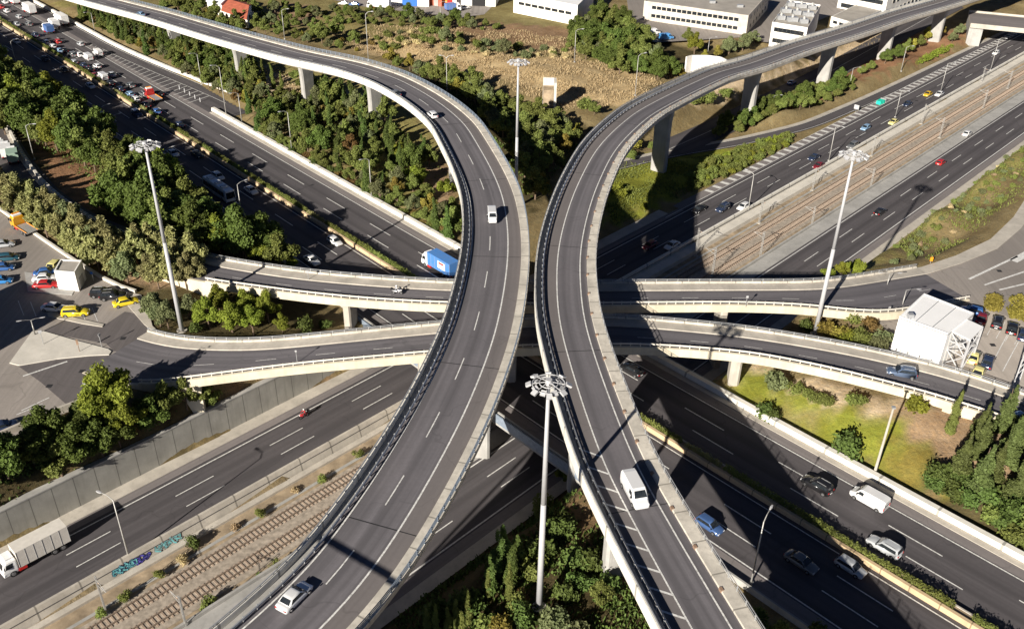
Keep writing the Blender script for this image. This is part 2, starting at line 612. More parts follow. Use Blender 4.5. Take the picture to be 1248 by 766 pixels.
_lz = lambda x, y: ZV if y > 74 else float(np.interp(x, [141, 209, 300, 378, 446], [10.0, 11.0, 12.6, 14.2, ZV]))
_rz = lambda x, y: ZV if y > 154 else float(np.interp(x, [730, 783, 822, 861, 900, 956, 1131], [ZV, 13.8, 12.8, 11.6, 10.7, 10.0, 9.4]))
_lp = [P(x, y, _lz(x, y)) for x, y in L_EDGE]
_lp = [_lp[0] + Vector((-.62, -.785, 0)) * 75, _lp[0] + Vector((-.56, -.83, 0)) * 36] + _lp
_le = smooth_path(_lp, 5, 1.5, 60, 90)
_re = smooth_path([P(x, y, _rz(x, y)) for x, y in R_EDGE], 5, 1.5, 130, 70)
LP = offset_path(_le, -L_W / 2)
RP = offset_path(_re, R_W / 2)

# slip roads (px, py, z): centre lines
SLIPL = smooth_path([P(*q) for q in [(-60, 60, 3.5), (-20, 130, 3.5), (18, 196, 3.6), (50, 236, 3.8), (95, 268, 4.2), (150, 290, 4.6), (200, 306, 5.0)]], 5)
SLIPR = smooth_path([P(*q) for q in [(700, 215, -6), (760, 199, -6.2), (822, 185.5, -6.5), (900, 173, -6.9), (984, 153, -7), (1056, 122.5, -7), (1112, 96.5, -7), (1215, 47, -7), (1290, 12, -7)]], 6)
CHAN = smooth_path([P(*q) for q in [(815, 182, -6.4), (870, 158, -7), (935, 126, -7.2), (1000, 94, -7.2), (1065, 58, -7.2), (1130, 22, -7), (1190, -8, -7)]], 6)

# ------------------------------------------------------------------ terrain height
def poly_sd(X, Y, poly):
    """signed distance to a polygon, negative inside"""
    d = np.full(X.shape, 1e9)
    ins = np.zeros(X.shape, bool)
    n = len(poly)
    for i in range(n):
        ax, ay = poly[i]; bx, by = poly[(i + 1) % n]
        ex, ey = bx - ax, by - ay
        wx, wy = X - ax, Y - ay
        q = np.clip((wx * ex + wy * ey) / (ex * ex + ey * ey + 1e-9), 0, 1)
        d = np.minimum(d, np.hypot(wx - q * ex, wy - q * ey))
        c = ((ay > Y) != (by > Y)) & (X < (bx - ax) * (Y - ay) / (by - ay + 1e-12) + ax)
        ins ^= c
    return np.where(ins, -d, d)

def line_near(X, Y, path, every=3):
    p = path.p[::every]
    best = np.full(X.shape, 1e9); z = np.zeros(X.shape)
    for i in range(len(p) - 1):
        ax, ay, az = p[i]; bx, by, bz = p[i + 1]
        ex, ey = bx - ax, by - ay
        q = np.clip(((X - ax) * ex + (Y - ay) * ey) / (ex * ex + ey * ey + 1e-9), 0, 1)
        dd = np.hypot(X - ax - q * ex, Y - ay - q * ey)
        m = dd < best
        best = np.where(m, dd, best)
        z = np.where(m, az + q * (bz - az), z)
    return best, z

def sstep(x):
    x = np.clip(x, 0, 1)
    return x * x * (3 - 2 * x)

CTRL = [  # px, py, z of the natural ground
    (222, 403, 3.4), (270, 395, 3), (340, 395, 2), (400, 390, 0.5), (60, 110, 1), (110, 190, 2), (200, 270, 2.2), (300, 310, 1.2), (20, 80, 1),
    (150, 240, 3), (60, 200, 3.4), (100, 300, 3.6), (200, 350, 3.4), (0, 240, 3.5),
    (200, 500, 1.5), (250, 485, 1), (300, 465, 0), (100, 560, 0.5), (30, 590, 0.5), (140, 520, 1.2), (0, 560, 3),
    (200, 90, 0.4), (330, 150, 0.5), (450, 230, 0.3), (530, 270, 0), (100, 10, 0.5), (400, 130, 0.6), (500, 190, 0.3),
    (300, 20, 1.5), (450, 60, 0.8), (560, 110, 0), (640, 200, -0.5), (700, 130, 0.5), (640, 110, 1.0), (520, 50, 2), (700, 90, 2.2), (760, 110, 1.0), (620, 30, 2), (420, 10, 2),
    (800, 60, 1.5), (880, 60, 0.5), (960, 30, 0), (860, 120, -4), (790, 170, -5), (750, 230, -5.5), (800, 220, -6.2), (900, 190, -6.5), (1000, 120, -6.3), (1120, 60, -6), (1000, 70, -5), (1060, 40, -4),
    (1120, 240, -2), (1100, 280, -1.5), (1060, 320, 2.5), (1150, 260, 3), (1200, 210, 2.5), (1240, 180, 2.5), (1160, 220, -2), (1210, 180, -2.5),
    (950, 410, 1.0), (1040, 400, 4), (1070, 410, 4.4), (900, 460, 0.5), (960, 480, 1.2), (1050, 486, 3.4), (1120, 500, 4.0), (1000, 470, 2.6), (1050, 525, 2.0), (1130, 545, 2.5), (1200, 520, 3.2), (1000, 530, 0.9), (1080, 570, 0.8), (1160, 600, 1.6), (1240, 640, 1.0), (930, 500, 0.3),
    (657, 740, 0.0), (620, 700, -1), (560, 730, -2.5), (700, 690, 0), (720, 760, 0), (680, 620, -1), (800, 760, 0), (520, 766, -4), (690, 580, -1.5), (860, 760, 0),
]
_C = np.array([tuple(P(*c)) for c in CTRL])
# level terraces: street-side lots
LOT_PX = [(-140, 215), (0, 259), (47, 291), (91, 322), (125, 342), (146, 352), (170, 360), (182, 383), (190, 404), (260, 420), (262, 452), (180, 462), (120, 486), (60, 512), (0, 541), (-140, 600)]
LOT = [tuple(P(x, y, 3.5)[:2]) for x, y in LOT_PX]
STREET_PX = [(1052, 340), (1090, 332), (1123, 327), (1165, 313), (1207, 293), (1235, 266), (1248, 246), (1330, 150), (1420, 330), (1400, 520), (1240, 482), (1200, 470), (1080, 440), (1078, 400), (1050, 372)]
STREET = [tuple(P(x, y, 4.5)[:2]) for x, y in STREET_PX]
TOWN = [tuple(P(x, y, 2.0)[:2]) for x, y in [(400, 8), (600, 24), (640, 20), (800, 40), (930, 44), (1000, 20), (1200, -60), (0, -60)]]

def zt(X, Y):
    X = np.asarray(X, float); Y = np.asarray(Y, float)
    num = np.zeros(X.shape); den = np.zeros(X.shape)
    for cx, cy, cz in _C:
        wgt = 1.0 / ((X - cx) ** 2 + (Y - cy) ** 2 + 4.0) ** 1.6
        num += wgt * cz; den += wgt
    z = num / den
    # an old spoil heap and hummocks in the field beyond the viaducts
    hum = np.sin(X * 0.11 + 1.3) * np.sin(Y * 0.09) * 0.5 + np.sin(X * 0.31) * np.sin(Y * 0.27 + 2) * 0.22
    z = z + hum * sstep((Y - 215) / 40) * 1.3 + hum * 0.25
    for poly, pz, bl in ((TOWN, 2.0, 12.0), (LOT, 3.5, 4.0), (STREET, 4.5, 6.0)):
        d = poly_sd(X, Y, poly)
        k = 1 - sstep((d - 1.6) / bl)
        z = z * (1 - k) + pz * k
    for path, hw, bl in ((SLIPL, 4.5, 5.0), (CHAN, 6.5, 5.0)):
        d, pz = line_near(X, Y, path)
        k = 1 - sstep((d - hw) / bl)
        z = z * (1 - k) + (pz - 0.15) * k
    s, t = a_st(X, Y)
    d = np.maximum(-15.2 * K / 1.0 - t, t - np.where(s > 118 * K, 19.5, 15.2) * K)
    k = 1 - sstep(d / 5.0)
    z = z * (1 - k) + (ZA - 0.15) * k
    s, t = b_st(X, Y)
    left = 1 - sstep((s - 0) / 30.0)
    d = np.maximum(-14.75 * K - t, t - 28.9 * K)
    bl = np.where(t < 0, 0.6 * left + 7.0 * (1 - left), 7.0)
    k = 1 - sstep(d / bl)
    zc = np.where((t > -1.0 * K) & (t < 12.5 * K), ZRAIL - 0.15, ZB - 0.15)
    z = z * (1 - k) + zc * k
    d, pz = line_near(X, Y, SLIPR)
    k = 1 - sstep((d - 3.4) / 3.0)
    return z * (1 - k) + (pz - 0.15) * k

def zt1(x, y):
    return float(zt(np.array([x]), np.array([y]))[0])

def G(px, py):
    """where the line of sight through a survey pixel meets the ground"""
    lo = None
    z = 9.0
    p = P(px, py, z)
    while z > -10:
        p = P(px, py, z)
        g = zt1(p.x, p.y)
        if g >= z:
            a, b = z, z + 0.5
            for _ in range(8):
                m = (a + b) / 2
                q = P(px, py, m)
                if zt1(q.x, q.y) >= m:
                    a = m
                else:
                    b = m
            return P(px, py, a)
        z -= 0.5
    return p

def GV(pts):
    return [G(*p) for p in pts]

# ------------------------------------------------------------------ terrain sheet
GX = np.arange(-270, 270.1, 1.5)
GY = np.arange(18, 432.1, 1.5)
_out = np.array([20, 50, 100, 200, 400, 800, 1600, 3200, 4500.0])
XS = np.r_[GX[0] - _out[::-1], GX, GX[-1] + _out]
YS = np.r_[GY[0] - _out[:5][::-1], GY, GY[-1] + _out]
_XX, _YY = np.meshgrid(XS, YS)
_ZZ = zt(_XX, _YY)
_i0, _j0 = len(_out), 5
_CORE = _ZZ[_j0:_j0 + len(GY), _i0:_i0 + len(GX)]

def zt1(x, y):
    u = min(max((x - GX[0]) / 1.5, 0), len(GX) - 1.001)
    v = min(max((y - GY[0]) / 1.5, 0), len(GY) - 1.001)
    i, j = int(u), int(v)
    a, b = u - i, v - j
    return float((_CORE[j, i] * (1 - a) + _CORE[j, i + 1] * a) * (1 - b) + (_CORE[j + 1, i] * (1 - a) + _CORE[j + 1, i + 1] * a) * b)

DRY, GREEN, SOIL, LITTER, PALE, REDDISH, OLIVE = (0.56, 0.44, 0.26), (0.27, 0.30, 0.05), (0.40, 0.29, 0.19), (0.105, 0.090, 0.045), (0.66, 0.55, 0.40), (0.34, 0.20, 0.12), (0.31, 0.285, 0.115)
REGIONS = [   # later entries paint over earlier ones: corner pixels on the ground and the colour
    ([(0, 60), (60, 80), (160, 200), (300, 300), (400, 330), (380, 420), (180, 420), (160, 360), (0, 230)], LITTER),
    ([(45, 175), (95, 165), (150, 235), (105, 262), (60, 220)], REDDISH),
    ([(120, 340), (175, 350), (250, 345), (255, 325), (200, 300), (140, 305)], SOIL),
    ([(60, 5), (110, 12), (180, 50), (280, 105), (320, 130), (360, 160), (560, 290), (560, 200), (480, 120), (300, 60), (100, 0)], OLIVE),
    ([(300, 75), (345, 90), (400, 150), (360, 140), (310, 105)], PALE),
    ([(395, 100), (450, 120), (470, 150), (430, 140)], PALE),
    ([(505, 205), (545, 195), (560, 290), (530, 265)], SOIL),
    ([(0, -20), (620, -30), (760, 60), (700, 95), (500, 60), (440, 60), (300, 35), (100, -10)], (0.25, 0.22, 0.10)),
    ([(320, 20), (345, 5), (380, 8), (385, 28), (350, 35)], (0.30, 0.21, 0.14)),
    ([(430, 50), (520, 48), (640, 70), (700, 70), (800, 100), (770, 125), (690, 130), (620, 95), (520, 72), (440, 66)], DRY),
    ([(540, 20), (620, 30), (700, 35), (690, 62), (600, 58), (545, 45)], (0.28, 0.19, 0.12)),
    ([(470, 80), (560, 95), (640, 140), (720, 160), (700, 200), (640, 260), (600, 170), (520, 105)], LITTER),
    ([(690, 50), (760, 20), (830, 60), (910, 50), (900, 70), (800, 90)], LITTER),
    ([(800, 130), (870, 118), (1010, 78), (1090, 40), (1060, 40), (940, 90), (860, 100), (820, 110)], PALE),
    ([(740, 180), (830, 190), (960, 165), (840, 230), (740, 275), (725, 240)], GREEN),
    ([(880, 165), (1000, 120), (1100, 75), (1160, 60), (1180, 40), (1100, 40), (1000, 90), (900, 140)], REDDISH),
    ([(1035, 345), (1080, 312), (1248, 195), (1260, 150), (1240, 150), (1130, 235), (1050, 300)], OLIVE),
    ([(1060, 312), (1120, 275), (1240, 175), (1235, 165), (1130, 235), (1050, 300)], GREEN),
    ([(1080, 305), (1150, 250), (1200, 205), (1190, 200), (1110, 262)], PALE),
    ([(870, 445), (960, 460), (1080, 490), (1170, 505), (1170, 525), (1060, 495), (900, 470)], PALE),
    ([(880, 460), (960, 480), (1150, 540), (1160, 600), (1080, 590), (990, 535), (900, 490)], GREEN),
    ([(935, 490), (985, 500), (1000, 530), (960, 510)], OLIVE),
    ([(1090, 500), (1180, 505), (1170, 560), (1120, 540)], SOIL),
    ([(1060, 545), (1120, 545), (1140, 590), (1090, 590)], (0.26, 0.22, 0.06)),
    ([(1140, 570), (1248, 600), (1248, 680), (1150, 630)], LITTER),
    ([(1150, 480), (1248, 510), (1248, 600), (1150, 560)], SOIL),
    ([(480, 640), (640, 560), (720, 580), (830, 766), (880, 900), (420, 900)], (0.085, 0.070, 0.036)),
    ([(690, 590), (730, 640), (760, 700), (740, 720), (700, 640)], (0.20, 0.14, 0.08)),
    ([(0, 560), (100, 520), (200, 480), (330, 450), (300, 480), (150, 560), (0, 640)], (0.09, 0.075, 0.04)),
    ([(270, 470), (330, 452), (400, 445), (330, 465), (280, 490)], (0.36, 0.24, 0.16)),
]

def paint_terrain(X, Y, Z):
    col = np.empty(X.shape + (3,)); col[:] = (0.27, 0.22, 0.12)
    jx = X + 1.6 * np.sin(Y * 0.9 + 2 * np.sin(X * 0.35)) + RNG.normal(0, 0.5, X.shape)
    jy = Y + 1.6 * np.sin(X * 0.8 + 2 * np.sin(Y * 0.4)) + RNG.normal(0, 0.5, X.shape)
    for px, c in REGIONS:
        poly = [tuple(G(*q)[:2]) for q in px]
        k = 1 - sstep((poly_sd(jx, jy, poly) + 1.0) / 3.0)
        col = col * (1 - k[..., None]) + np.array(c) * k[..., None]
    s, t = b_st(X, Y)
    k = ((t > -1 * K) & (t < 12.5 * K))[..., None]
    return np.where(k, np.array((0.30, 0.25, 0.19)), col)

_COLS = np.empty(_XX.shape + (3,)); _COLS[:] = (0.27, 0.22, 0.12)
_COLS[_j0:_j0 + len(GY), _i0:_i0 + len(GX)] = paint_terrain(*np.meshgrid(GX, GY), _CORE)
ny, nx = _XX.shape
idx = np.arange(nx * ny).reshape(ny, nx)
quads = np.stack([idx[:-1, :-1], idx[:-1, 1:], idx[1:, 1:], idx[1:, :-1]], -1).reshape(-1, 4)
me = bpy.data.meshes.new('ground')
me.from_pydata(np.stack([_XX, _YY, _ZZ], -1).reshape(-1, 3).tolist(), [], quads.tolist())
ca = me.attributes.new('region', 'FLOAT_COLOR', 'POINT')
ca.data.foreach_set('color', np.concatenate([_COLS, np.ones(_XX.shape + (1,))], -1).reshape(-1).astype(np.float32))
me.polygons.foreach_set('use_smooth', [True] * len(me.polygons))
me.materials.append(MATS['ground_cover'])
go = bpy.data.objects.new('ground', me)
COL.objects.link(go)
struct(go)

# ------------------------------------------------------------------ road surfaces
SB0, SB1 = -128.0, 455.0
SA0, SA1 = -138.0, 415.0

def dashes(mb, path, s0, s1, t, length, period, width, dz, mat='road_paint', phase=0.0):
    s = s0 + phase
    while s < s1:
        mb.strip(path, s, min(s + length, s1), (lambda q, t=t: (t(q) if callable(t) else t) - width / 2), (lambda q, t=t: (t(q) if callable(t) else t) + width / 2), mat, dz, 4.0)
        s += period

def line(mb, path, s0, s1, t, width, dz, step=3.0):
    mb.strip(path, s0, s1, (lambda q: (t(q) if callable(t) else t) - width / 2), (lambda q: (t(q) if callable(t) else t) + width / 2), 'road_paint', dz, step)

mb = MB()   # motorway B, north-west carriageway
mb.strip(BP, SB0, SB1, -12.3 * K, -0.9 * K, 'asphalt', 0.0, 12)
mb.strip(BP, SB0, 66 * K, -12.3 * K, -10.9 * K, 'asphalt_shoulder', 0.012, 12)
line(mb, BP, SB0, SB1, -10.25 * K, 0.22, 0.03, 12)
line(mb, BP, SB0, SB1, -1.95 * K, 0.20, 0.03, 12)
dashes(mb, BP, -125, 440, -7.35 * K, 5.7 * K, 14.75 * K, 0.17, 0.03, phase=(-71.9 * K + 125) % (14.75 * K))
dashes(mb, BP, -125, 440, -4.6 * K, 5.7 * K, 14.75 * K, 0.17, 0.03, phase=(-71.9 * K + 125) % (14.75 * K))
# hatched gore where the slip road leaves
mb.strip(BP, 66 * K, SB1, -13.9 * K, -11.6 * K, 'asphalt_shoulder', 0.012, 12)
s = 78 * K
while s < 330 * K:
    a, b = BP.pt(s, -13.7 * K, 0.03), BP.pt(s + 1.3, -13.7 * K, 0.03)
    c, d = BP.pt(s + 0.2, -11.7 * K, 0.03), BP.pt(s + 1.5, -11.7 * K, 0.03)
    mb.face([a, c, d, b], 'road_paint')
    s += 3.7
line(mb, BP, 60 * K, SB1, -11.5 * K, 0.16, 0.03, 12)
line(mb, BP, 110 * K, SB1, -13.85 * K, 0.16, 0.03, 12)
struct(mb.build('motorway_road'))

mb = MB()   # motorway B, south-east carriageway
mb.strip(BP, SB0, SB1, 12.9 * K, 28.6 * K, 'asphalt', 0.0, 12)
mb.strip(BP, SB0, SB1, 12.9 * K, 15.9 * K, 'concrete_gray', 0.012, 12)
mb.strip(BP, SB0, SB1, 25.6 * K, 27.3 * K, 'asphalt_shoulder', 0.012, 12)
mb.strip(BP, SB0, SB1, 27.2 * K, 29.0 * K, 'concrete', 0.03, 12)
line(mb, BP, SB0, SB1, 16.45 * K, 0.22, 0.03, 12)
line(mb, BP, SB0, SB1, 25.25 * K, 0.24, 0.03, 12)
dashes(mb, BP, -125, 440, 19.5 * K, 5.7 * K, 14.75 * K, 0.18, 0.03, phase=(63.1 * K + 125) % (14.75 * K))
dashes(mb, BP, -125, 440, 22.3 * K, 5.7 * K, 14.75 * K, 0.18, 0.03, phase=(77.7 * K + 125) % (14.75 * K))
struct(mb.build('motorway_road'))

mb = MB()   # motorway A, jammed carriageway climbing to the upper left
mb.strip(AP, SA0, SA1, 1.3 * K, 12.6 * K, 'asphalt', 0.0, 4)
mb.strip(AP, SA0, SA1, 11.0 * K, 12.6 * K, 'asphalt_shoulder', 0.012, 4)
line(mb, AP, SA0, SA1, 1.75 * K, 0.17, 0.03, 5)
line(mb, AP, SA0, SA1, 10.75 * K, 0.22, 0.03, 5)
for t in (4.4, 7.6):
    dashes(mb, AP, -135, 410, t * K, 6.8 * K, 15.6 * K, 0.2, 0.03, phase=(-54.4 * K + 135 + (3.9 * K if t > 5 else 0)) % (15.6 * K))
struct(mb.build('motorway_road'))
mb = MB()   # motorway A, carriageway down to the lower right
mb.strip(AP, SA0, SA1, -13.0 * K, -0.4 * K, 'asphalt', 0.0, 4)
mb.strip(AP, SA0, SA1, -13.0 * K, -11.0 * K, 'asphalt_shoulder', 0.012, 4)
line(mb, AP, SA0, SA1, -1.1 * K, 0.2, 0.03, 5)
line(mb, AP, SA0, SA1, -10.7 * K, 0.22, 0.03, 5)
for t in (-4.3, -7.5):
    dashes(mb, AP, -135, 410, t * K, 6.8 * K, 15.6 * K, 0.2, 0.03, phase=5.0)
struct(mb.build('motorway_road'))

# exit lane along the jammed carriageway, then the bollard row
mb = MB()
def exit_t(s):
    return (13.6 + 6.2 * sstep((210 * K - s) / (95 * K))) * K
def exit_out(s):
    return exit_t(s) + 3.7 * K
mb.strip(AP, 122 * K, SA1, 12.4 * K, lambda s: exit_out(s), 'asphalt', 0.006, 4)
line(mb, AP, 122 * K, SA1, lambda s: exit_out(s) - 0.7, 0.18, 0.035, 5)
line(mb, AP, 132 * K, 200 * K, lambda s: exit_t(s) - 0.3, 0.16, 0.035, 5)
s = 138 * K
while s < 205 * K:
    if exit_t(s) - 12.0 * K > 1.0:
        mb.face([AP.pt(s, 11.6 * K, 0.035), AP.pt(s + 2.2, exit_t(s) - 0.5, 0.035), AP.pt(s + 2.45, exit_t(s) - 0.5, 0.035), AP.pt(s + 0.25, 11.6 * K, 0.035)], 'road_paint')
    s += 3.2
struct(mb.build('exit_lane_road'))

# verge strips of concrete beside the motorways
mb = MB()
mb.sweep(BP, SB0, 62 * K, [(-14.7 * K, -0.3), (-14.7 * K, 0.16), (-12.25 * K, 0.10), (-12.25 * K, -0.3)], 'concrete', 12)
mb.sweep(AP, SA0, 128 * K, [(12.55 * K, -0.3), (12.55 * K, 0.10), (13.5 * K, 0.12), (13.5 * K, -0.3)], 'concrete', 4)
mb.sweep(AP, SA0, SA1, [(-13.4 * K, -0.3), (-13.4 * K, 0.12), (-12.9 * K, 0.1), (-12.9 * K, -0.3)], 'concrete_gray', 4)
struct(mb.build('verge'))

mb = MB()   # slip roads and the sunken service road
mb.strip(SLIPL, SLIPL.s[0], SLIPL.s[-1], -3.6, 3.6, 'asphalt_patch', 0.02, 3)
struct(mb.build('slip_road'))
mb = MB()
e0, e1 = SLIPR.s[0], SLIPR.s[-1]
mb.strip(SLIPR, e0, e1, -2.9, 2.9, 'asphalt', 0.02, 3)
mb.strip(SLIPR, e0, e1, -2.9, -1.5, 'concrete', 0.032, 3)
line(mb, SLIPR, e0, e1, -1.3, 0.16, 0.05)
line(mb, SLIPR, e0, e1, 2.4, 0.16, 0.05)
struct(mb.build('slip_road'))
mb = MB()
mb.strip(CHAN, CHAN.s[0], CHAN.s[-1], -5.5, 5.5, 'asphalt', 0.02, 3)
line(mb, CHAN, CHAN.s[0], CHAN.s[-1], 0, 0.16, 0.05)
struct(mb.build('service_road'))

def sheet(name, px, z, mat, dz=0.06, kind='structure'):
    """flat paved sheet from a pixel outline on level z"""
    pts = [P(x, y, z) for x, y in px]
    m = MB()
    v2 = [Vector((p.x, p.y)) for p in pts]
    n = len(v2)
    vs, es, fs, _, _, _ = delaunay_2d_cdt(v2, [(i, (i + 1) % n) for i in range(n)], [], 1, 1e-4)
    for f in fs:
        m.face([(vs[i].x, vs[i].y, z + dz) for i in f], mat, [(vs[i].x, vs[i].y) for i in f])
    o = m.build(name)
    for p in o.data.polygons:
        if p.normal.z < 0:
            p.flip()
    return struct(o, kind)

sheet('parking_lot', LOT_PX, 3.5, 'asphalt_lot', 0.06)
sheet('street_pavement', [(22, 446), (110, 430), (138, 432), (170, 434), (195, 404), (262, 417), (262, 450), (178, 464), (120, 483), (80, 492), (50, 466)], 3.5, 'asphalt_patch', 0.075)
sheet('street_pavement', [(52, 405), (88, 385), (128, 396), (152, 380), (178, 384), (190, 404), (170, 432), (138, 428), (130, 419)], 3.5, 'asphalt_patch', 0.075)
def kerb_island(name, px, z, h, mat):
    pts = [P(x, y, z) for x, y in px]
    m = MB()
    lo = [(p.x, p.y, z - 0.1) for p in pts]
    hi = [(p.x, p.y, z + h) for p in pts]
    m.loft([lo, hi], mat)
    o = m.build(name)
    return struct(o)
kerb_island('pavement_island', [(12, 443), (40, 404), (52, 404), (90, 415), (132, 426), (136, 429), (133, 433), (110, 434), (70, 438), (24, 446)], 3.5, 0.22, 'concrete_light')
kerb_island('pavement_island', [(58, 382), (62, 381), (127, 396), (125, 399), (100, 395), (59, 386)], 3.5, 0.22, 'concrete')
kerb_island('pavement_island', [(30, 332), (98, 340), (88, 360), (34, 356)], 3.5, 0.18, 'concrete_gray')
kerb_island('pavement', [(150, 366), (162, 358), (172, 360), (182, 383), (186, 398), (194, 405), (188, 405), (176, 396)], 3.5, 0.2, 'concrete')
sheet('local_street', STREET_PX, 4.5, 'asphalt_lot', 0.06)
sheet('parking_lot', [(1160, 446), (1176, 400), (1196, 376), (1262, 396), (1290, 420), (1262, 478), (1240, 470), (1200, 458)], 4.5, 'lot_concrete', 0.075)
sheet('street_pavement', [(1054, 345), (1092, 338), (1112, 347), (1088, 378), (1056, 372)], 4.5, 'asphalt_patch', 0.075)
kerb_island('pavement', [(1052, 339), (1090, 331), (1123, 326), (1165, 312), (1207, 292), (1235, 265), (1248, 245), (1330, 150), (1345, 155), (1262, 255), (1244, 279), (1216, 303), (1172, 321), (1130, 334), (1092, 340), (1054, 347)], 4.5, 0.18, 'concrete')
m = MB()
for a, b, ww in (((1181, 340), (1240, 312), .5), ((1235, 318), (1275, 296), 1.6), ((1200, 347), (1275, 322), .4), ((1218, 353), (1290, 336), .4), ((1204, 452), (1236, 392), .16), ((1222, 452), (1250, 400), .16)):
    pa, pb = P(*a, 4.58), P(*b, 4.58)
    n = (pb - pa).normalized().cross(Vector((0, 0, 1))) * ww / 2
    m.face([pa - n, pb - n, pb + n, pa + n], 'road_paint')
for a, b, ww in (((20, 505), (52, 492), .2), ((28, 458), (82, 440), .35), ((26, 500), (60, 484), .2)):
    pa, pb = P(*a, 3.585), P(*b, 3.585)
    n = (pb - pa).normalized().cross(Vector((0, 0, 1))) * ww / 2
    m.face([pa - n, pb - n, pb + n, pa + n], 'road_paint')
for k in range(7):   # parking bays, left lot
    pa, pb = P(22 + 15 * k, 366 + 1.4 * k, 3.585), P(29 + 15 * k, 384 + 1.2 * k, 3.585)
    if k not in (2, 3):
        n = (pb - pa).normalized().cross(Vector((0, 0, 1))) * .06
        m.face([pa - n, pb - n, pb + n, pa + n], 'road_paint')
for k in range(6):   # parking bays, right lot
    pa, pb = P(1192 + 11 * k, 404 + 4 * k, 4.582), P(1203 + 11 * k, 384 + 4 * k, 4.582)
    n = (pb - pa).normalized().cross(Vector((0, 0, 1))) * .06
    m.face([pa - n, pb - n, pb + n, pa + n], 'road_paint')
for x, y, z in ((100, 452, 3.59), (150, 412, 3.59), (60, 470, 3.59), (120, 372, 3.59), (1150, 352, 4.59), (1210, 420, 4.59), (1218, 330, 4.59)):
    q = P(x, y, z)
    m.face([q + Vector((a * .45, b * .45, 0)) for a, b in ((-1, -1), (1, -1), (1, 1), (-1, 1))], 'chassis')
struct(m.build('street_marking'))

sheet('factory_yard', [(380, -6), (440, 8), (560, 22), (590, 18), (640, -30), (380, -40)], 2.0, 'asphalt_lot', 0.06)
sheet('warehouse_yard', [(770, 45), (800, 52), (900, 46), (935, 52), (1010, 20), (1090, 8), (1100, -30), (760, -30)], 2.0, 'asphalt_lot', 0.06)

# railway: ballast bed between the carriageways of motorway B
mb = MB()
mb.strip(BP, SB0, SB1, 3.2 * K, 10.4 * K, 'ballast', ZRAIL - ZB + 0.02, 12)
mb.strip(BP, SB0, SB1, -0.6 * K, 3.2 * K, 'trackside_soil', ZRAIL - ZB, 12)
mb.strip(BP, SB0, SB1, 10.4 * K, 12.6 * K, 'trackside_soil', ZRAIL - ZB, 12)
mb.strip(BP, SB0, SB1, 2.2 * K, 2.7 * K, 'concrete_gray', ZRAIL - ZB + 0.04, 12)
struct(mb.build('railway_bed'))
RAILP = offset_path(BP, 0, ZRAIL - ZB)
for t0, lab in ((4.8, 'railway track of brown rails on pale sleepers, nearer the graffiti wall'), (8.45, 'railway track of brown rails on pale sleepers, farther from the graffiti wall')):
    tr = thing('railway_track', lab, 'railway track', RAILP.pt(0, t0 * K), 0, 'railway tracks in the ballast')
    tr.location = (0, 0, 0)
    for q in (-0.72, 0.72):
        m = MB()
        c = t0 * K + q
        m.sweep(RAILP, SB0, SB1, [(c - 0.075, 0.12), (c - 0.075, 0.30), (c + 0.075, 0.30), (c + 0.075, 0.12)], 'rail_steel', 24)
        m.build('rail', tr)
    m = MB()
    hd = RAILP.head(0)
    s = SB0
    while s < SB1:
        m.box(RAILP.pt(s, t0 * K, 0.05), (0.26, 2.3, 0.10), 'sleeper', hd)
        s += 0.72
    m.build('sleepers', tr)['kind'] = 'stuff'

# ------------------------------------------------------------------ walls and barriers along the motorways
def wall_thing(name, label, cat, parts, group=None):
    """parts: (path, s0, s1, profile, material, part name or None)"""
    root = None
    for path, s0, s1, prof, mat, pn, step in parts:
        m = MB()
        m.sweep(path, s0, s1, prof, mat, step)
        o = m.build(pn or name, root)
        if root is None:
            root = tag(o, label, cat, group)
            if pn:
                root.name = name
    return root

wall_thing('retaining_wall', 'tall grey concrete retaining wall of tall panels beside the motorway with the lorry', 'wall',
           [(BP, SB0, -2, [(-14.75 * K, -0.4), (-14.35 * K, -0.4), (-14.35 * K, 5.75), (-14.75 * K, 5.75)], 'concrete_panel', None, 4),
            (BP, SB0, -2, [(-14.9 * K, 5.752), (-14.28 * K, 5.752), (-14.28 * K, 5.98), (-14.9 * K, 5.98)], 'concrete_gray', 'coping', 8)])
mb = MB()
mb.sweep(BP, SB0, -2, [(-16.4 * K, 4.6), (-14.91 * K, 4.6), (-14.91 * K, 5.78), (-16.4 * K, 5.9)], 'concrete_gray', 6)
struct(mb.build('path_behind_wall'))
gw = wall_thing('trackside_wall', 'long pale concrete barrier wall with graffiti between carriageway and railway', 'wall',
           [(BP, SB0, 8 * K, [(-1.75 * K, -1.75), (-0.55 * K, -1.75), (-1.2 * K, 0.75), (-1.55 * K, 0.75)], 'concrete_joint', None, 6),
            (BP, SB0, 8 * K, [(-0.52 * K, -1.7), (0.35 * K, -1.7), (0.35 * K, -1.15), (-0.52 * K, -1.1)], 'concrete', 'ledge', 8)])
wall_thing('trackside_wall', 'wide pale barrier with a mesh fence between the upper right carriageway and railway', 'wall',
           [(BP, 22 * K, SB1, [(-1.45 * K, -1.75), (-1.0 * K, -1.75), (-1.08 * K, 0.65), (-1.38 * K, 0.65)], 'barrier_white', None, 12),
            (BP, 22 * K, SB1, [(-0.98 * K, -1.72), (1.2 * K, -1.72), (1.15 * K, -0.5), (-0.98 * K, -0.4)], 'concrete_light', 'ledge', 12)])
wall_thing('kerb_barrier', 'low grey concrete barrier between the railway and the south-east carriageway', 'barrier',
           [(BP, SB0, SB1, [(12.35 * K, -1.8), (12.95 * K, -1.8), (12.85 * K, 0.5), (12.5 * K, 0.5)], 'concrete_gray', None, 12)])
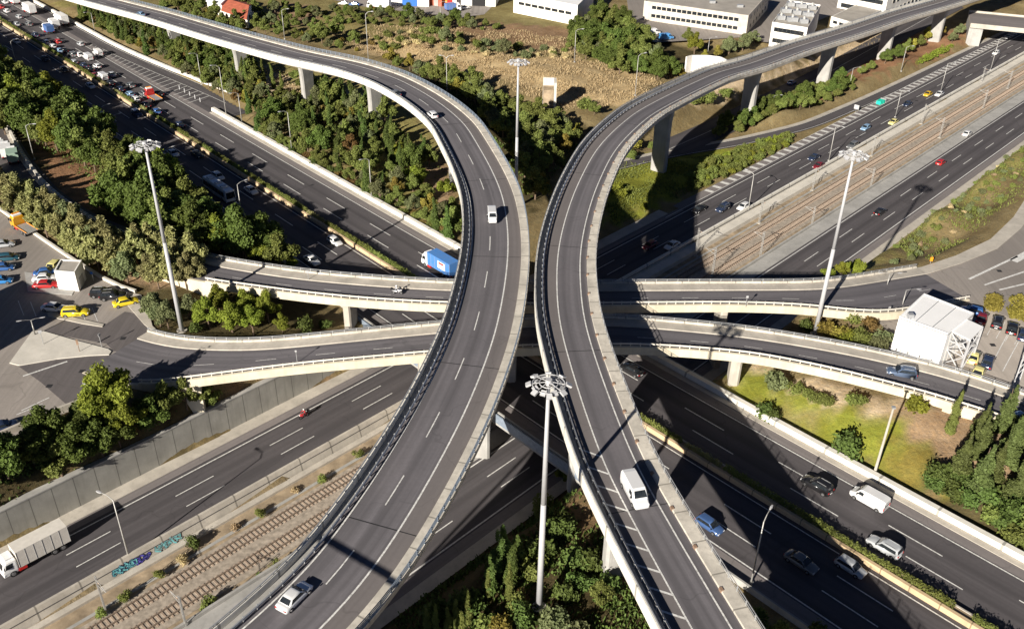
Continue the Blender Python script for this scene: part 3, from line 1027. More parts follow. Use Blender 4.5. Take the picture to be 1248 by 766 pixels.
wall_thing('motorway_barrier', 'wide white concrete barrier beside the jammed carriageway, lower stretch to lower right', 'barrier',
           [(AP, SA0, 129 * K, [(13.5 * K, -0.3), (14.6 * K, -0.3), (14.5 * K, 0.95), (13.7 * K, 0.95)], 'barrier_white', None, 4)])
wall_thing('motorway_barrier', 'white concrete barrier on the outer side of the exit lane, upper left', 'barrier',
           [(offset_path(Path([AP.pt(s, exit_out(s)) for s in np.arange(124 * K, SA1, 3.0)]), 0), 0, 10000, [(0.1, -0.3), (1.2, -0.3), (1.05, 0.95), (0.25, 0.95)], 'barrier_white', None, 3)] if False else
           [(Path([AP.pt(s, exit_out(s)) for s in np.arange(124 * K, SA1, 3.0)]), 0, 270, [(0.1, -0.3), (1.2, -0.3), (1.05, 0.95), (0.25, 0.95)], 'barrier_white', None, 3)])
wall_thing('motorway_barrier', 'low grey barrier along the outer shoulder of the shaded carriageway', 'barrier',
           [(AP, SA0, SA1, [(-13.75 * K, -0.3), (-13.4 * K, -0.3), (-13.45 * K, 0.8), (-13.7 * K, 0.8)], 'concrete_gray', None, 4)])
# central reserve: tan planter wall, soil, hedge
md = wall_thing('median_planter', 'long tan planter wall of the central reserve with hedge, between both carriageways', 'planter',
           [(AP, SA0, SA1, [(-0.40 * K, -0.2), (0.05 * K, -0.2), (0.05 * K, 0.85), (-0.40 * K, 0.85)], 'planter_tan', None, 4),
            (AP, SA0, SA1, [(1.05 * K, -0.2), (1.28 * K, -0.2), (1.28 * K, 0.6), (1.05 * K, 0.6)], 'concrete', 'kerb_wall', 4),
            (AP, SA0, SA1, [(0.052 * K, 0.0), (1.048 * K, 0.0), (1.048 * K, 0.5), (0.052 * K, 0.5)], 'trackside_soil', 'soil_bed', 4)])
# slip road barriers on the left
SB_ = [P(*q) for q in [(-30, 70, 3.6), (0, 128, 3.6), (13, 160, 3.6), (26, 186, 3.6), (52, 222, 3.8), (80, 246, 4.0), (104, 263, 4.2), (146, 284, 4.6), (175, 296, 5.0), (205, 305, 5.2)]]
SBP = smooth_path(SB_, 4)
o = thing('slip_road_barrier', 'broken pale block barrier curving beside the left slip road under the trees', 'barrier')
m = MB()
m.sweep(SBP, 0, SBP.s[-1], [(-0.5, -0.3), (1.3, -0.3), (1.3, 0.18), (-0.5, 0.18)], 'concrete', 3)
m.build('kerb', o)
m = MB()
s = 0
while s < SBP.s[-1] - 2:
    m.box(SBP.pt(s + 0.9, 0.3, 0.6), (1.75, 0.6, 0.84), 'concrete_light', SBP.head(s + 0.9))
    s += 2.4 if s > 55 else 1.78
m.build('block_row', o)
# lot edges
def px_wall(name, label, cat, px, z, thick, h, mat, base=-0.6):
    pts = [P(x, y, z) for x, y in px]
    pth = Path(pts)
    m = MB()
    for i in range(len(pts) - 1):
        pp = Path([pts[i], pts[i + 1]])
        m.sweep(pp, 0, pp.s[-1], [(-thick / 2, base), (thick / 2, base), (thick / 2, h), (-thick / 2, h)], mat, 50)
    return tag(m.build(name), label, cat)
px_wall('lot_wall', 'low pale wall between the left car park and the olive trees', 'wall', [(-30, 234), (0, 256), (47, 289), (91, 319), (125, 340), (148, 351), (166, 357)], 3.5, 0.5, 0.7, 'concrete_light')
px_wall('lot_wall', 'pale parapet wall edging the left street above the dark shrubs', 'wall', [(-80, 568), (0, 534), (50, 512), (100, 493), (122, 484)], 3.5, 0.45, 1.1, 'concrete', -3.2)

# ------------------------------------------------------------------ viaducts and overpasses
def guard_rail(path, s0, s1, t, z, parent, mat='galvanised', gap=2.0, name='guard_rail', h=0.75):
    m = MB()
    m.sweep(path, s0, s1, [(t - 0.04, z + h - 0.32), (t + 0.05, z + h - 0.24), (t - 0.02, z + h - 0.16), (t + 0.05, z + h - 0.08), (t - 0.04, z + h), (t - 0.09, z + h), (t - 0.09, z + h - 0.32)], mat, 2.0)
    s = s0 + 0.5
    while s < s1:
        hd = path.head(s)
        m.box(path.pt(s, t - 0.16, z + h / 2), (0.14, 0.14, h), mat, hd)
        s += gap
    return m.build(name, parent)

def pipe_railing(path, s0, s1, t, z, parent, mat='rail_blue', h=1.0, gap=2.0, rails=3, name='railing', r=0.06):
    m = MB()
    for k in range(rails):
        zz = z + h * (k + 1) / rails
        m.sweep(path, s0, s1, [(t - r, zz - r), (t + r, zz - r), (t + r, zz + r), (t - r, zz + r)], mat, 2.5)
    s = s0 + 0.3
    while s < s1:
        m.box(path.pt(s, t, z + h / 2), (0.12, 0.10, h), mat, path.head(s))
        s += gap
    return m.build(name, parent)

def pier(path, s, t, ztop, across, along, parent, mat='concrete', flare=1.0, name='pier'):
    """a column with rounded ends that widens towards the top"""
    p = path.pt(s, t)
    hd = path.head(s)
    g = zt1(p.x, p.y) - 0.8
    m = MB()
    rings = []
    top = ztop
    for z, k in ((g, 1.0), (g + (top - g) * 0.62, 1.0), (g + (top - g) * 0.82, 1 + 0.12 * flare), (top, 1 + 0.55 * flare)):
        ring = []
        for a, b in ((-.5, -.32), (-.42, -.5), (.42, -.5), (.5, -.32), (.5, .32), (.42, .5), (-.42, .5), (-.5, .32)):
            x, y = b * along, a * across * k
            ring.append((p.x + x * math.cos(hd) + y * math.sin(hd), p.y + x * math.sin(hd) - y * math.cos(hd), z))
        rings.append(ring)
    m.loft(rings, mat)
    return m.build(name, parent)

def base_thing(name, label, cat, group=None):
    return thing(name, label, cat, (0, 0, 0), 0, group)

# --- left viaduct
lv = base_thing('curved_viaduct', 'curved two-lane viaduct with a white car near its lower end, left of the pair', 'viaduct')
a0, a1 = LP.s[0], LP.s[-1]
m = MB()
m.sweep(LP, a0, a1, [(-6.1, -0.3), (6.1, -0.3), (6.1, -0.85), (3.7, -1.25), (2.9, -2.6), (-2.9, -2.6), (-3.7, -1.25), (-6.1, -0.85)], 'concrete', 2.0)
m.build('deck', lv)
m = MB()
m.strip(LP, a0, a1, -5.0, 4.62, 'asphalt_ramp', -0.27, 2.0)
m.strip(LP, a0, a1, 2.3, 4.62, 'asphalt_shoulder', -0.255, 2.0)
line(m, LP, a0, a1, -4.25, 0.2, -0.24, 2.0)
line(m, LP, a0, a1, 2.25, 0.22, -0.24, 2.0)
dashes(m, LP, a0, a1, -1.0, 5.6, 13.4, 0.17, -0.24, phase=3.0)
s = a0 + 11
while s < a1:
    m.strip(LP, s, s + .14, -5.0, 4.6, 'chassis', -0.246, 2.0)
    s += 34.0
m.build('road_surface', lv)
m = MB()
m.sweep(LP, a0, a1, [(-5.84, -0.29), (-5.0, -0.29), (-5.0, -0.12), (-5.84, -0.12)], 'concrete_gray', 2.0)
m.build('walkway', lv)
m = MB()
m.sweep(LP, a0, a1, [(-6.14, -1.0), (-5.86, -1.0), (-5.86, 0.78), (-6.14, 0.78)], 'barrier_white', 2.0)
m.build('parapet', lv)
m = MB()
m.sweep(LP, a0, a1, [(4.63, -0.29), (6.14, -0.29), (6.14, 0.0), (4.66, 0.0)], 'kerb_slab', 2.0)
m.build('kerb_strip', lv)
guard_rail(LP, a0, a1, -4.72, -0.27, lv)
pipe_railing(LP, a0, a1, 6.03, 0.0, lv, 'rail_blue', 0.9, 1.8, 3, 'railing', 0.045)
pipe_railing(LP, a0, a1, -6.0, 0.78, lv, 'galvanised', 0.3, 2.2, 1)
for q in ((597, 425), (604, 330), (602, 265), (548, 160), (455, 96), (372, 70), (290, 49), (210, 25)):
    s_ = s_at(LP, q[0], q[1])
    pier(LP, s_, 0.0, LP.pt(s_).z - 2.55, 4.2, 1.6, lv, 'concrete_gray', 0.35)

# --- right viaduct
rv = base_thing('curved_viaduct', 'curved viaduct carrying the white van and hatched edge, right of the pair', 'viaduct')
a0, a1 = RP.s[0], RP.s[-1]
m = MB()
m.sweep(RP, a0, a1, [(-5.25, -0.3), (5.25, -0.3), (5.25, -0.9), (3.3, -1.3), (2.5, -2.6), (-2.5, -2.6), (-3.3, -1.3), (-5.25, -0.9)], 'concrete', 2.0)
m.build('deck', rv)
m = MB()
m.strip(RP, a0, a1, -4.2, 3.6, 'asphalt_ramp', -0.27, 2.0)
m.strip(RP, a0, a1, -4.2, -1.6, 'asphalt_shoulder', -0.255, 2.0)
line(m, RP, a0, a1, -1.5, 0.2, -0.24, 2.0)
line(m, RP, a0, a1, 2.45, 0.2, -0.24, 2.0)
sh, _ = RP.near(*P(690, 535, ZV)[:2])
s = a0
while s < sh:
    m.face([RP.pt(s, -3.6, -0.236), RP.pt(s - 1.6, -1.6, -0.236), RP.pt(s - 1.25, -1.6, -0.236), RP.pt(s + 0.35, -3.6, -0.236)], 'road_paint')
    s += 3.3
s = a0 + 11
while s < a1:
    m.strip(RP, s, s + .14, -4.2, 3.6, 'chassis', -0.246, 2.0)
    s += 34.0
m.build('road_surface', rv)
m = MB()
m.sweep(RP, a0, a1, [(-5.0, -0.29), (-4.2, -0.29), (-4.2, -0.12), (-5.0, -0.12)], 'concrete_gray', 2.0)
m.build('walkway', rv)
m = MB()
m.sweep(RP, a0, a1, [(-5.28, -1.05), (-5.02, -1.05), (-5.02, 0.78), (-5.28, 0.78)], 'barrier_white', 2.0)
m.build('parapet', rv)
m = MB()
m.sweep(RP, a0, a1, [(3.62, -0.29), (5.28, -0.29), (5.28, 0.0), (3.66, 0.0)], 'kerb_slab', 2.0)
s = a0 + 3
while s < a1:
    m.box(RP.pt(s, 3.7, -0.1), (0.5, 0.35, 0.4), 'pole_rust', RP.head(s))
    s += 6.5
m.build('kerb_strip', rv)
guard_rail(RP, a0, a1, -3.9, -0.27, rv)
pipe_railing(RP, a0, a1, 5.17, 0.0, rv, 'galvanised', 0.8, 2.0, 2, 'railing', 0.035)
pipe_railing(RP, a0, a1, -5.15, 0.78, rv, 'galvanised', 0.3, 2.2, 1)
for q in ((735, 600), (700, 480), (690, 330), (712, 232), (812, 122), (921, 77), (1012, 48), (1086, 24), (1150, 2)):
    s_ = s_at(RP, q[0], q[1])
    pier(RP, s_, 0.0, RP.pt(s_).z - 2.55, 4.3, 1.9, rv, 'concrete_gray', 0.45)

# unseen gantry added over the left viaduct so its beam shades the deck
gt = base_thing('shadow_gantry', 'unseen grey beam gantry added to shade the lower end of the left viaduct', 'gantry')
q_ = P(437, 684, ZV) - Vector((math.sin(SUN_AZ), math.cos(SUN_AZ), 0)) * (12.0 / math.tan(SUN_EL))
gs, _ = LP.near(q_.x, q_.y)
for t in (-6.6, 6.6):
    m = MB()
    p = LP.pt(gs, t)
    m.tube((p.x, p.y, ZV - 1.4), (p.x, p.y, ZV + 12.2), .28, .22, 'galvanised', 10)
    m.tube((p.x, p.y, ZV - 1.4), LP.pt(gs, t * .85, -1.2), .3, .3, 'galvanised', 8)
    m.build('post', gt)
m = MB()
hd_ = LP.head(gs)
m.box(LP.pt(gs, 0, 12.0), (.35, 13.4, .36), 'galvanised', hd_)
m.build('beam', gt)

# --- two overpasses
def overpass(path, near_px, s0, s1, walk, label, piers, wallbeam=1.5):
    """far edge = path; the near edge follows the traced guard rail, so the deck widens where it meets the streets"""
    kn = []
    for x, y in near_px:
        z = 7.5
        for _ in range(4):
            p = P(x, y, z + .7)
            ss, tt = path.near(p.x, p.y)
            z = path.pt(ss).z
        kn.append((ss, tt))
    kn.sort()
    ks, kt = [k[0] for k in kn], [k[1] for k in kn]
    wf = lambda q: float(np.interp(q, ks, kt))
    sm = np.arange(s0, s1 + .1, 1.5)
    wv = np.array([wf(q) for q in sm])
    for _ in range(10):
        wv[1:-1] = (wv[:-2] + wv[1:-1] * 2 + wv[2:]) / 4
    wf = lambda q: float(np.interp(q, sm, wv))
    NP = Path([path.pt(q, wf(q)) for q in sm])
    n1 = NP.s[-1]
    o = base_thing('road_overpass', label, 'overpass')
    m = MB()
    rings = []
    for q in sm:
        w_ = wf(q)
        rings.append([path.pt(q, t, z) for t, z in ((0, -.3), (w_, -.3), (w_, -wallbeam), (w_ - 1.0, -wallbeam), (w_ - 1.4, -1.1), (1.4, -1.1), (1.0, -wallbeam), (0, -wallbeam))])
    m.loft(rings, 'beam_cream')
    m.build('deck', o)
    m = MB()
    m.strip(path, s0, s1, walk, lambda q: wf(q) - .45, 'asphalt_ramp', -0.27, 2.0)
    dashes(m, path, s0 + 5, s1, lambda q: (walk + wf(q) - 0.45) / 2, 3, 9, 0.10, -0.255)
    m.build('road_surface', o)
    m = MB()
    m.sweep(path, s0, s1, [(0.32, -0.29), (walk, -0.29), (walk - 0.02, -0.08), (0.32, -0.08)], 'concrete', 2.0)
    m.build('footway', o)
    m = MB()
    m.sweep(path, s0, s1, [(-0.02, -0.8), (0.3, -0.8), (0.3, 0.25), (-0.02, 0.25)], 'kerb_slab', 2.0)
    m.build('parapet', o)
    n0 = s_at(NP, *near_px[0])
    m = MB()
    m.sweep(NP, n0, n1, [(-0.44, -0.29), (0.02, -0.29), (0.02, 0.0), (-0.44, 0.0)], 'beam_cream', 2.0)
    m.build('kerb', o)
    pipe_railing(path, s0, s1, 0.14, 0.25, o, 'galvanised', 0.5, 2.0, 2, 'railing', 0.04)
    guard_rail(NP, n0, n1, -0.16, 0.0, o, 'concrete_light', 1.6, 'guard_rail', 0.7)
    for q, ac, al in piers:
        p = P(*q, 7.5)
        s_, t_ = path.near(p.x, p.y)
        pz = path.pt(s_, 0)
        pier(path, s_, wf(s_) / 2, pz.z - 1.08, ac, al, o, 'concrete', 0.35)
    return o, wf, NP
U_NEAR = [(252, 339), (312, 347), (368, 354.5), (430.5, 361), (548, 367.5), (900, 367), (998, 370), (1075, 380)]
D_NEAR = [(175, 466), (222, 458), (312, 446.6), (378, 440), (527, 427), (741, 419), (796, 419), (912, 428), (984, 441), (1084, 465), (1175, 491.5), (1215, 503)]
uo, UWF, UNP = overpass(UP, U_NEAR, 0, UP.s[-1] - 1, 2.7, 'narrow concrete overpass with a motorcycle on it, farther of the two crossing bridges',
              [((425, 352), 4.0, 1.4), ((565, 356), 4.0, 1.6), ((740, 356), 4.0, 1.6), ((1010, 355), 4.0, 1.4), ((880, 356), 4.0, 1.4)])
do, DWF, DNP = overpass(DP, D_NEAR, 1, DP.s[-1] - 1, 2.6, 'concrete overpass with a dark car on it, nearer of the two crossing bridges',
              [((515, 410), 5.5, 2.0), ((735, 400), 5.0, 1.6), ((900, 412), 4.0, 1.8), ((620, 402), 5.0, 1.6)])
def wing(path, q0, q1, prof, parent):
    m = MB()
    m.sweep(path, q0, q1, prof, 'beam_cream', 3)
    m.build('wing_wall', parent)
wing(DNP, s_at(DNP, 1150, 482), DNP.s[-1], [(-1.2, -7), (-0.15, -7), (-0.15, -1.4), (-1.2, -1.4)], do)
wing(DNP, s_at(DNP, 175, 468), s_at(DNP, 222, 460) + 2, [(-1.2, -7), (-0.15, -7), (-0.15, -1.4), (-1.2, -1.4)], do)
wing(DP, 1, s_at(DP, 222, 416), [(0.2, -5), (1.0, -5), (1.0, -1.45), (0.2, -1.45)], do)
wing(UNP, 0, s_at(UNP, 262, 342), [(-0.9, -6), (-0.15, -6), (-0.15, -1.4), (-0.9, -1.4)], uo)
wing(UP, 0, s_at(UP, 262, 314), [(0.15, -6), (0.9, -6), (0.9, -1.4), (0.15, -1.4)], uo)

# --- motorway A crosses motorway B on a wide low bridge
mo = base_thing('motorway_bridge', 'wide shaded motorway bridge over the railway, beneath the two viaducts', 'bridge')
m = MB()
b0, b1 = -33 * K, 25 * K
m.sweep(AP, b0, b1, [(-14.1 * K, -0.06), (14.9 * K, -0.06), (14.9 * K, -1.35), (14.0 * K, -1.35), (13.5 * K, -0.9), (-13.0 * K, -0.9), (-13.4 * K, -1.35), (-14.1 * K, -1.35)], 'concrete_gray', 3)
m.build('deck', mo)
for t in (-14.05, 14.8):
    m = MB()
    m.sweep(AP, b0, b1, [((t - .1) * K, -0.9), ((t + .1) * K, -0.9), ((t + .1) * K, 0.75), ((t - .1) * K, 0.75)], 'rail_blue', 3)
    m.build('parapet', mo)
for tb in (-0.9, 12.65):
    for ta in (-11, -4, 4, 11):
        sa = (5.45 - tb) * K
        pier(AP, sa, ta * K, -0.95, 1.6, 1.2, mo, 'concrete', 0.2)

# --- short bridge at the top right corner
tb = base_thing('road_overpass', 'pale flat overpass crossing the motorway in the top right corner', 'overpass')
c0, c1, c2, c3 = P(1186, 15, 1), P(1290, 25, 1), P(1290, 44, 1), P(1186, 31, 1)
tp = Path([c0 + (c0 - c1) * 0.05, c1 + (c1 - c0) * 2.0])
wd = (c3 - c0).length
m = MB()
m.sweep(tp, 0, tp.s[-1], [(0, 0), (wd, 0), (wd, -1.0), (0, -1.0)], 'concrete', 10)
m.build('deck', tb)
m = MB()
m.strip(tp, 0, tp.s[-1], 1.5, wd - 1.5, 'asphalt_shoulder', 0.03, 10)
m.build('road_surface', tb)
for t in (0.2, wd - 0.2):
    m = MB()
    m.sweep(tp, 0, tp.s[-1], [(t - 0.12, 0.0), (t + 0.12, 0.0), (t + 0.12, .7), (t - 0.12, .7)], 'concrete', 10)
    m.build('parapet', tb)
m = MB()
m.sweep(tp, 0, 5, [(1, -9), (wd - 1, -9), (wd - 1, -1.0), (1, -1.0)], 'concrete_gray', 5)
m.build('abutment', tb)

# ------------------------------------------------------------------ buildings
def facade_windows(root, a, b, z0, z1, cols, rows, ww, wh, mat='glass_dark', margin=0.08):
    """panes with frames, set a little proud of the wall between ground points a and b"""
    d = (b - a)
    L = d.length
    d.normalize()
    n = Vector((d.y, -d.x, 0))
    hd = math.atan2(d.y, d.x)
    for r in range(rows):
        for c in range(cols):
            q = a + d * (L * (margin + (1 - 2 * margin) * (c + 0.5) / cols)) + n * 0.03
            z = z0 + (z1 - z0) * (r + 0.55) / rows
            f = MB()
            f.box((q.x, q.y, z), (ww + 0.24, 0.14, wh + 0.24), 'concrete_light', hd)
            fo = f.build('window', root)
            g = MB()
            g.box((q.x + n.x * 0.05, q.y + n.y * 0.05, z), (ww, 0.14, wh), mat, hd)
            g.build('pane', fo)

def block(name, label, roof_px, zr, zb, wall='facade', roof='roof_gray', rim=0.5, win=(), cat='building', group=None):
    """flat-roofed building from its four roof corners (near-left, near-right, far-right, far-left)"""
    pts = [P(x, y, zr) for x, y in roof_px]
    o = thing(name, label, cat, (0, 0, 0), 0, group)
    m = MB()
    m.loft([[(p.x, p.y, zb) for p in pts], [(p.x, p.y, zr) for p in pts]], wall, cap=False)
    c = sum(pts, Vector()) / 4
    ins = [p + (c - p).normalized() * 0.35 for p in pts]
    m.loft([[(p.x, p.y, zr) for p in pts], [(p.x, p.y, zr + rim) for p in pts], [(p.x, p.y, zr + rim) for p in ins], [(p.x, p.y, zr + 0.02) for p in ins]], wall, cap=False)
    m.build('wall', o)
    m = MB()
    m.face([(p.x, p.y, zr + 0.03) for p in ins], roof)
    m.build('roof', o)
    for e, cols, rows, ww, wh in win:
        a, b = pts[e].copy(), pts[(e + 1) % 4].copy()
        facade_windows(o, a, b, zb + 0.4, zr, cols, rows, ww, wh)
    return o, pts

bw, pts = block('warehouse', 'long two-storey factory hall with grey flat roof and strip windows behind trees', [(785, 3), (912, 21), (938, -8), (812, -28)], 8.5, 2.0, 'facade', 'roof_gray', 0.6, [(0, 17, 2, 1.7, 1.2), (1, 6, 2, 1.4, 1.2)])
for k in range(7):
    m = MB()
    q = pts[0].lerp(pts[1], 0.08 + 0.13 * k).lerp(pts[3].lerp(pts[2], 0.08 + 0.13 * k), 0.3 + 0.4 * (k % 2))
    m.box((q.x, q.y, 9.0), (2.2, 1.4, 0.9), 'galvanised')
    m.build('roof_vent', bw)
bp, pts = block('plant_building', 'white boxy plant building with grey rooftop machinery beside the service road', [(941, 29), (984, 36), (1000, 8), (961, 2)], 9.0, 1.0, 'white_wall', 'roof_gray', 0.6, [(0, 7, 2, 1.5, 1.4)])
for k in range(9):
    m = MB()
    q = pts[0].lerp(pts[1], 0.15 + 0.33 * (k % 3)).lerp(pts[3].lerp(pts[2], 0.15 + 0.33 * (k % 3)), 0.2 + 0.3 * (k // 3))
    m.box((q.x, q.y, 9.9), (2.6 + k % 2, 2.4, 1.5), 'galvanised')
    m.tube((q.x, q.y, 10.6), (q.x, q.y, 11.6), 0.5, 0.5, 'pole_gray')
    m.build('roof_machine', bp)
block('low_shed', 'low white shed between plant building and right viaduct', [(1013, 21), (1040, 29), (1074, 13), (1045, 6)], 4.5, 1.0, 'white_wall', 'roof_gray', 0.3, [(0, 3, 1, 2, 1)])
block('office_building', 'long pale office building with pilasters at the top edge, right of the plant', [(1024, -12), (1082, -1), (1150, -28), (1085, -40)], 9.0, 1.0, 'white_wall', 'roof_gray', 0.5, [(0, 10, 2, 1.8, 1.6), (1, 12, 2, 1.8, 1.6)])
bl, pts = block('white_hall', 'long white hall with flat roof at the top centre, above red scrub', [(626, -7), (704, 8), (724, -12), (648, -24)], 9.0, 2.0, 'white_wall', 'roof_white', 0.4, [(0, 8, 1, 2.6, 1.0)])
for (x0, x1, wl, lab, dcol, dl) in ((470, 522, 'white_wall', 'white workshop with a blue roller door at the top edge', 'blue_paint', 'blue roller door'),
                             (523, 538, 'roof_red', 'narrow brown brick workshop at the top edge', 'concrete_gray', None),
                             (539, 556, 'white_wall', 'small shop front with a red and yellow sign at the top edge', 'red_paint', 'red shop front'),
                             (558, 604, 'white_wall', 'plain white workshop with dark doors at the top edge', 'black_trim', None)):
    o, pts = block('workshop', lab, [(x0, -14), (x1, -12), (x1 + 8, -26), (x0 + 8, -28)], 8.5, 2.0, wl, 'roof_gray', 0.4, [(0, 3, 1, 1.6, 1.0)])
    a, b = pts[0], pts[1]
    n = Vector(((b - a).y, -(b - a).x, 0)).normalized()
    q = a.lerp(b, 0.55) + n * 0.1
    m = MB()
    m.box((q.x, q.y, 3.8), ((b - a).length * 0.35, 0.25, 3.4), dcol, math.atan2((b - a).y, (b - a).x))
    m.build('roller_door', o, label=dl)
    if dcol == 'red_paint':
        m = MB()
        q2 = a.lerp(b, 0.2) + n * 0.12
        m.box((q2.x, q2.y, 5.2), ((b - a).length * 0.3, 0.25, 5.0), 'amber', math.atan2((b - a).y, (b - a).x))
        m.build('sign_board', o)

def gable_house(name, label, eave_px, ze, zb, rise, wall, roof):
    pts = [P(x, y, ze) for x, y in eave_px]
    o = thing(name, label, 'house')
    m = MB()
    m.loft([[(p.x, p.y, zb) for p in pts], [(p.x, p.y, ze) for p in pts]], wall, cap=False)
    r0, r1 = (pts[0] + pts[3]) / 2, (pts[1] + pts[2]) / 2
    r0.z = r1.z = ze + rise
    m.face([pts[0], r0, pts[3]], wall)
    m.face([pts[1], r1, pts[2]], wall)
    m.build('wall', o)
    m = MB()
    up = Vector((0, 0, 0.08))
    for a, b in ((0, 1), (3, 2)):
        e0 = pts[a] + (pts[a] - r0) * 0.12 + up
        e1 = pts[b] + (pts[b] - r1) * 0.12 + up
        m.loft([[e0, e1, r1 + up, r0 + up], [p + Vector((0, 0, 0.22)) for p in (e0, e1, r1 + up, r0 + up)]], roof)
    m.build('roof', o)
    facade_windows(o, pts[0].copy(), pts[1].copy(), zb, ze, 3, 1, 1.2, 1.2)
    return o
gable_house('red_roofed_house', 'small house with a red tiled roof at the top left, above the left viaduct', [(270, 12), (301, 23), (308, 6), (278, -2)], 5.0, 1.0, 2.0, 'white_wall', 'roof_red')
gable_house('pale_roofed_house', 'white house with a pale roof beside the red tiled house', [(252, 1), (270, 5), (292, -4), (272, -8)], 6.5, 1.0, 1.6, 'white_wall', 'roof_white')
px_wall('boundary_wall', 'short curved white boundary wall behind the right viaduct among trees', 'wall', [(835, 84), (842, 82), (860, 82), (876, 84), (884, 88)], 1.0, 0.5, 4.0, 'white_wall', -3)

# white hall on the right with its steel frame
wh, pts = block('white_depot', 'large plain white building beside the nearer overpass, right side', [(1096, 386), (1155, 407), (1187, 382), (1126, 358)], 11.2, 4.0, 'roof_white', 'roof_white', 0.15, [])
m = MB()
for k in (0.33, 0.67):
    a = pts[0].lerp(pts[1], k); b = pts[3].lerp(pts[2], k)
    m.box(((a.x + b.x) / 2, (a.y + b.y) / 2, 11.26), ((a - b).length * 0.97, 0.12, 0.1), 'galvanised', math.atan2((b - a).y, (b - a).x))
m.build('roof_seam', wh)
m = MB()
for e in (0, 1):
    a, b = pts[e], pts[e + 1]
    d_ = (b - a).normalized()
    n_ = Vector((d_.y, -d_.x, 0))
    L_ = (b - a).length
    for k in range(1, int(L_ / 1.6)):
        q = a + d_ * (k * 1.6) + n_ * .015
        m.box((q.x, q.y, 7.6), (.05, .05, 7.1), 'facade', math.atan2(d_.y, d_.x))
    q = a.lerp(b, .5) + n_ * .02
    m.box((q.x, q.y, 11.0), (L_, .08, .22), 'galvanised', math.atan2(d_.y, d_.x))
m.build('cladding_joint', wh)
m = MB()
a, b = pts[0], pts[1]
q = a.lerp(b, 0.28)
m.box((q.x, q.y + 1.2, 11.6), (0.9, 0.9, 0.9), 'galvanised')
m.build('roof_vent', wh)
sf = thing('steel_frame', 'open white steel lattice frame with white top panel beside the white building', 'steel frame')
top = [P(x, y, 11.0) for x, y in ((1160, 403), (1182, 414), (1197, 399), (1175, 389))]
m = MB()
for p in top:
    m.box((p.x, p.y, 7.6), (0.28, 0.28, 6.8), 'mast_paint')
for i in range(4):
    a, b = top[i], top[(i + 1) % 4]
    for z0, z1 in ((4.6, 7.6), (7.6, 10.8), (7.6, 4.6), (10.8, 7.6)):
        m.tube((a.x, a.y, z0), (b.x, b.y, z1), 0.1, 0.1, 'mast_paint', 6)
    for z in (7.6, 9.2):
        m.tube((a.x, a.y, z), (b.x, b.y, z), 0.11, 0.11, 'mast_paint', 6)
m.build('lattice', sf)
m = MB()
lo = [(p.x, p.y, 10.95) for p in top]
c = sum(top, Vector()) / 4
lo = [(c.x + (x - c.x) * 1.08, c.y + (y - c.y) * 1.08, z) for x, y, z in lo]
m.loft([lo, [(x, y, z + 0.2) for x, y, z in lo]], 'roof_white')
m.build('top_panel', sf)
# kiosk on the left lot, and the tall block outside the left edge that shades the lot
kk, kp = block('kiosk', 'small white flat-roofed kiosk in the left car park', [(66, 331), (91, 333), (100, 318), (74, 317)], 7.4, 3.4, 'white_wall', 'roof_gray', 0.25, [])
m = MB()
a, b = kp[1], kp[2]
q = a.lerp(b, 0.5)
m.box((q.x + 0.02, q.y, 4.6), (2.0, 0.12, 2.1), 'concrete_gray', math.atan2((b - a).y, (b - a).x))
m.build('door', kk)
bs, _ = block('street_block', 'tall pale block standing just outside the left edge beside the lot', [(-237, 463), (-87, 389), (-158, 352), (-314, 420)], 13.5, 3.0, 'facade', 'roof_gray', 0.5, [(0, 5, 3, 1.4, 1.4), (1, 4, 3, 1.4, 1.4)])
# abutment of an unbuilt bridge in the field
ab = thing('concrete_abutment', 'bare concrete abutment standing alone in the dry field behind the mast', 'abutment')
q0 = G(677, 137)
m = MB()
m.box((q0.x - 0.3, q0.y + 2.2, q0.z + 4.0), (0.7, 5.0, 9.6), 'concrete_light')
m.build('side_wall', ab)
m = MB()
m.box((q0.x - 2.2, q0.y + 4.9, q0.z + 4.0), (3.1, 0.6, 9.6), 'concrete_light')
m.build('front_wall', ab)
m = MB()
m.box((q0.x - 2.2, q0.y + 2.4, q0.z + 2.0), (3.0, 4.3, 9.0), 'trackside_soil')
m.build('earth_fill', ab)

# ------------------------------------------------------------------ vehicles (nose towards +X, on z = 0)
def wheel(o, x, y, r, wdt=0.2):
    m = MB()
    m.tube((x, y - wdt / 2, r), (x, y + wdt / 2, r), r, r, 'tyre', 14)
    t = m.build('wheel', o)
    m = MB()
    s = 1 if y > 0 else -1
    m.tube((x, y + s * (wdt / 2 - 0.02), r), (x, y + s * (wdt / 2 + 0.015), r), r * 0.62, r * 0.58, 'rim', 10)
    m.build('rim', t)

def body_loft(m, stations, mat, wk=1.0):
    """stations (x, half width, z0, z1): a rounded box section at each"""
    rings = []
    for x, hw, z0, z1 in stations:
        h = z1 - z0
        rings.append([(x, -hw * .92, z0), (x, -hw, z0 + h * .25), (x, -hw, z0 + h * .62), (x, -hw * .94, z0 + h * .90), (x, -hw * .80, z1),
                      (x, hw * .80, z1), (x, hw * .94, z0 + h * .90), (x, hw, z0 + h * .62), (x, hw, z0 + h * .25), (x, hw * .92, z0)])
    m.loft(rings, mat)

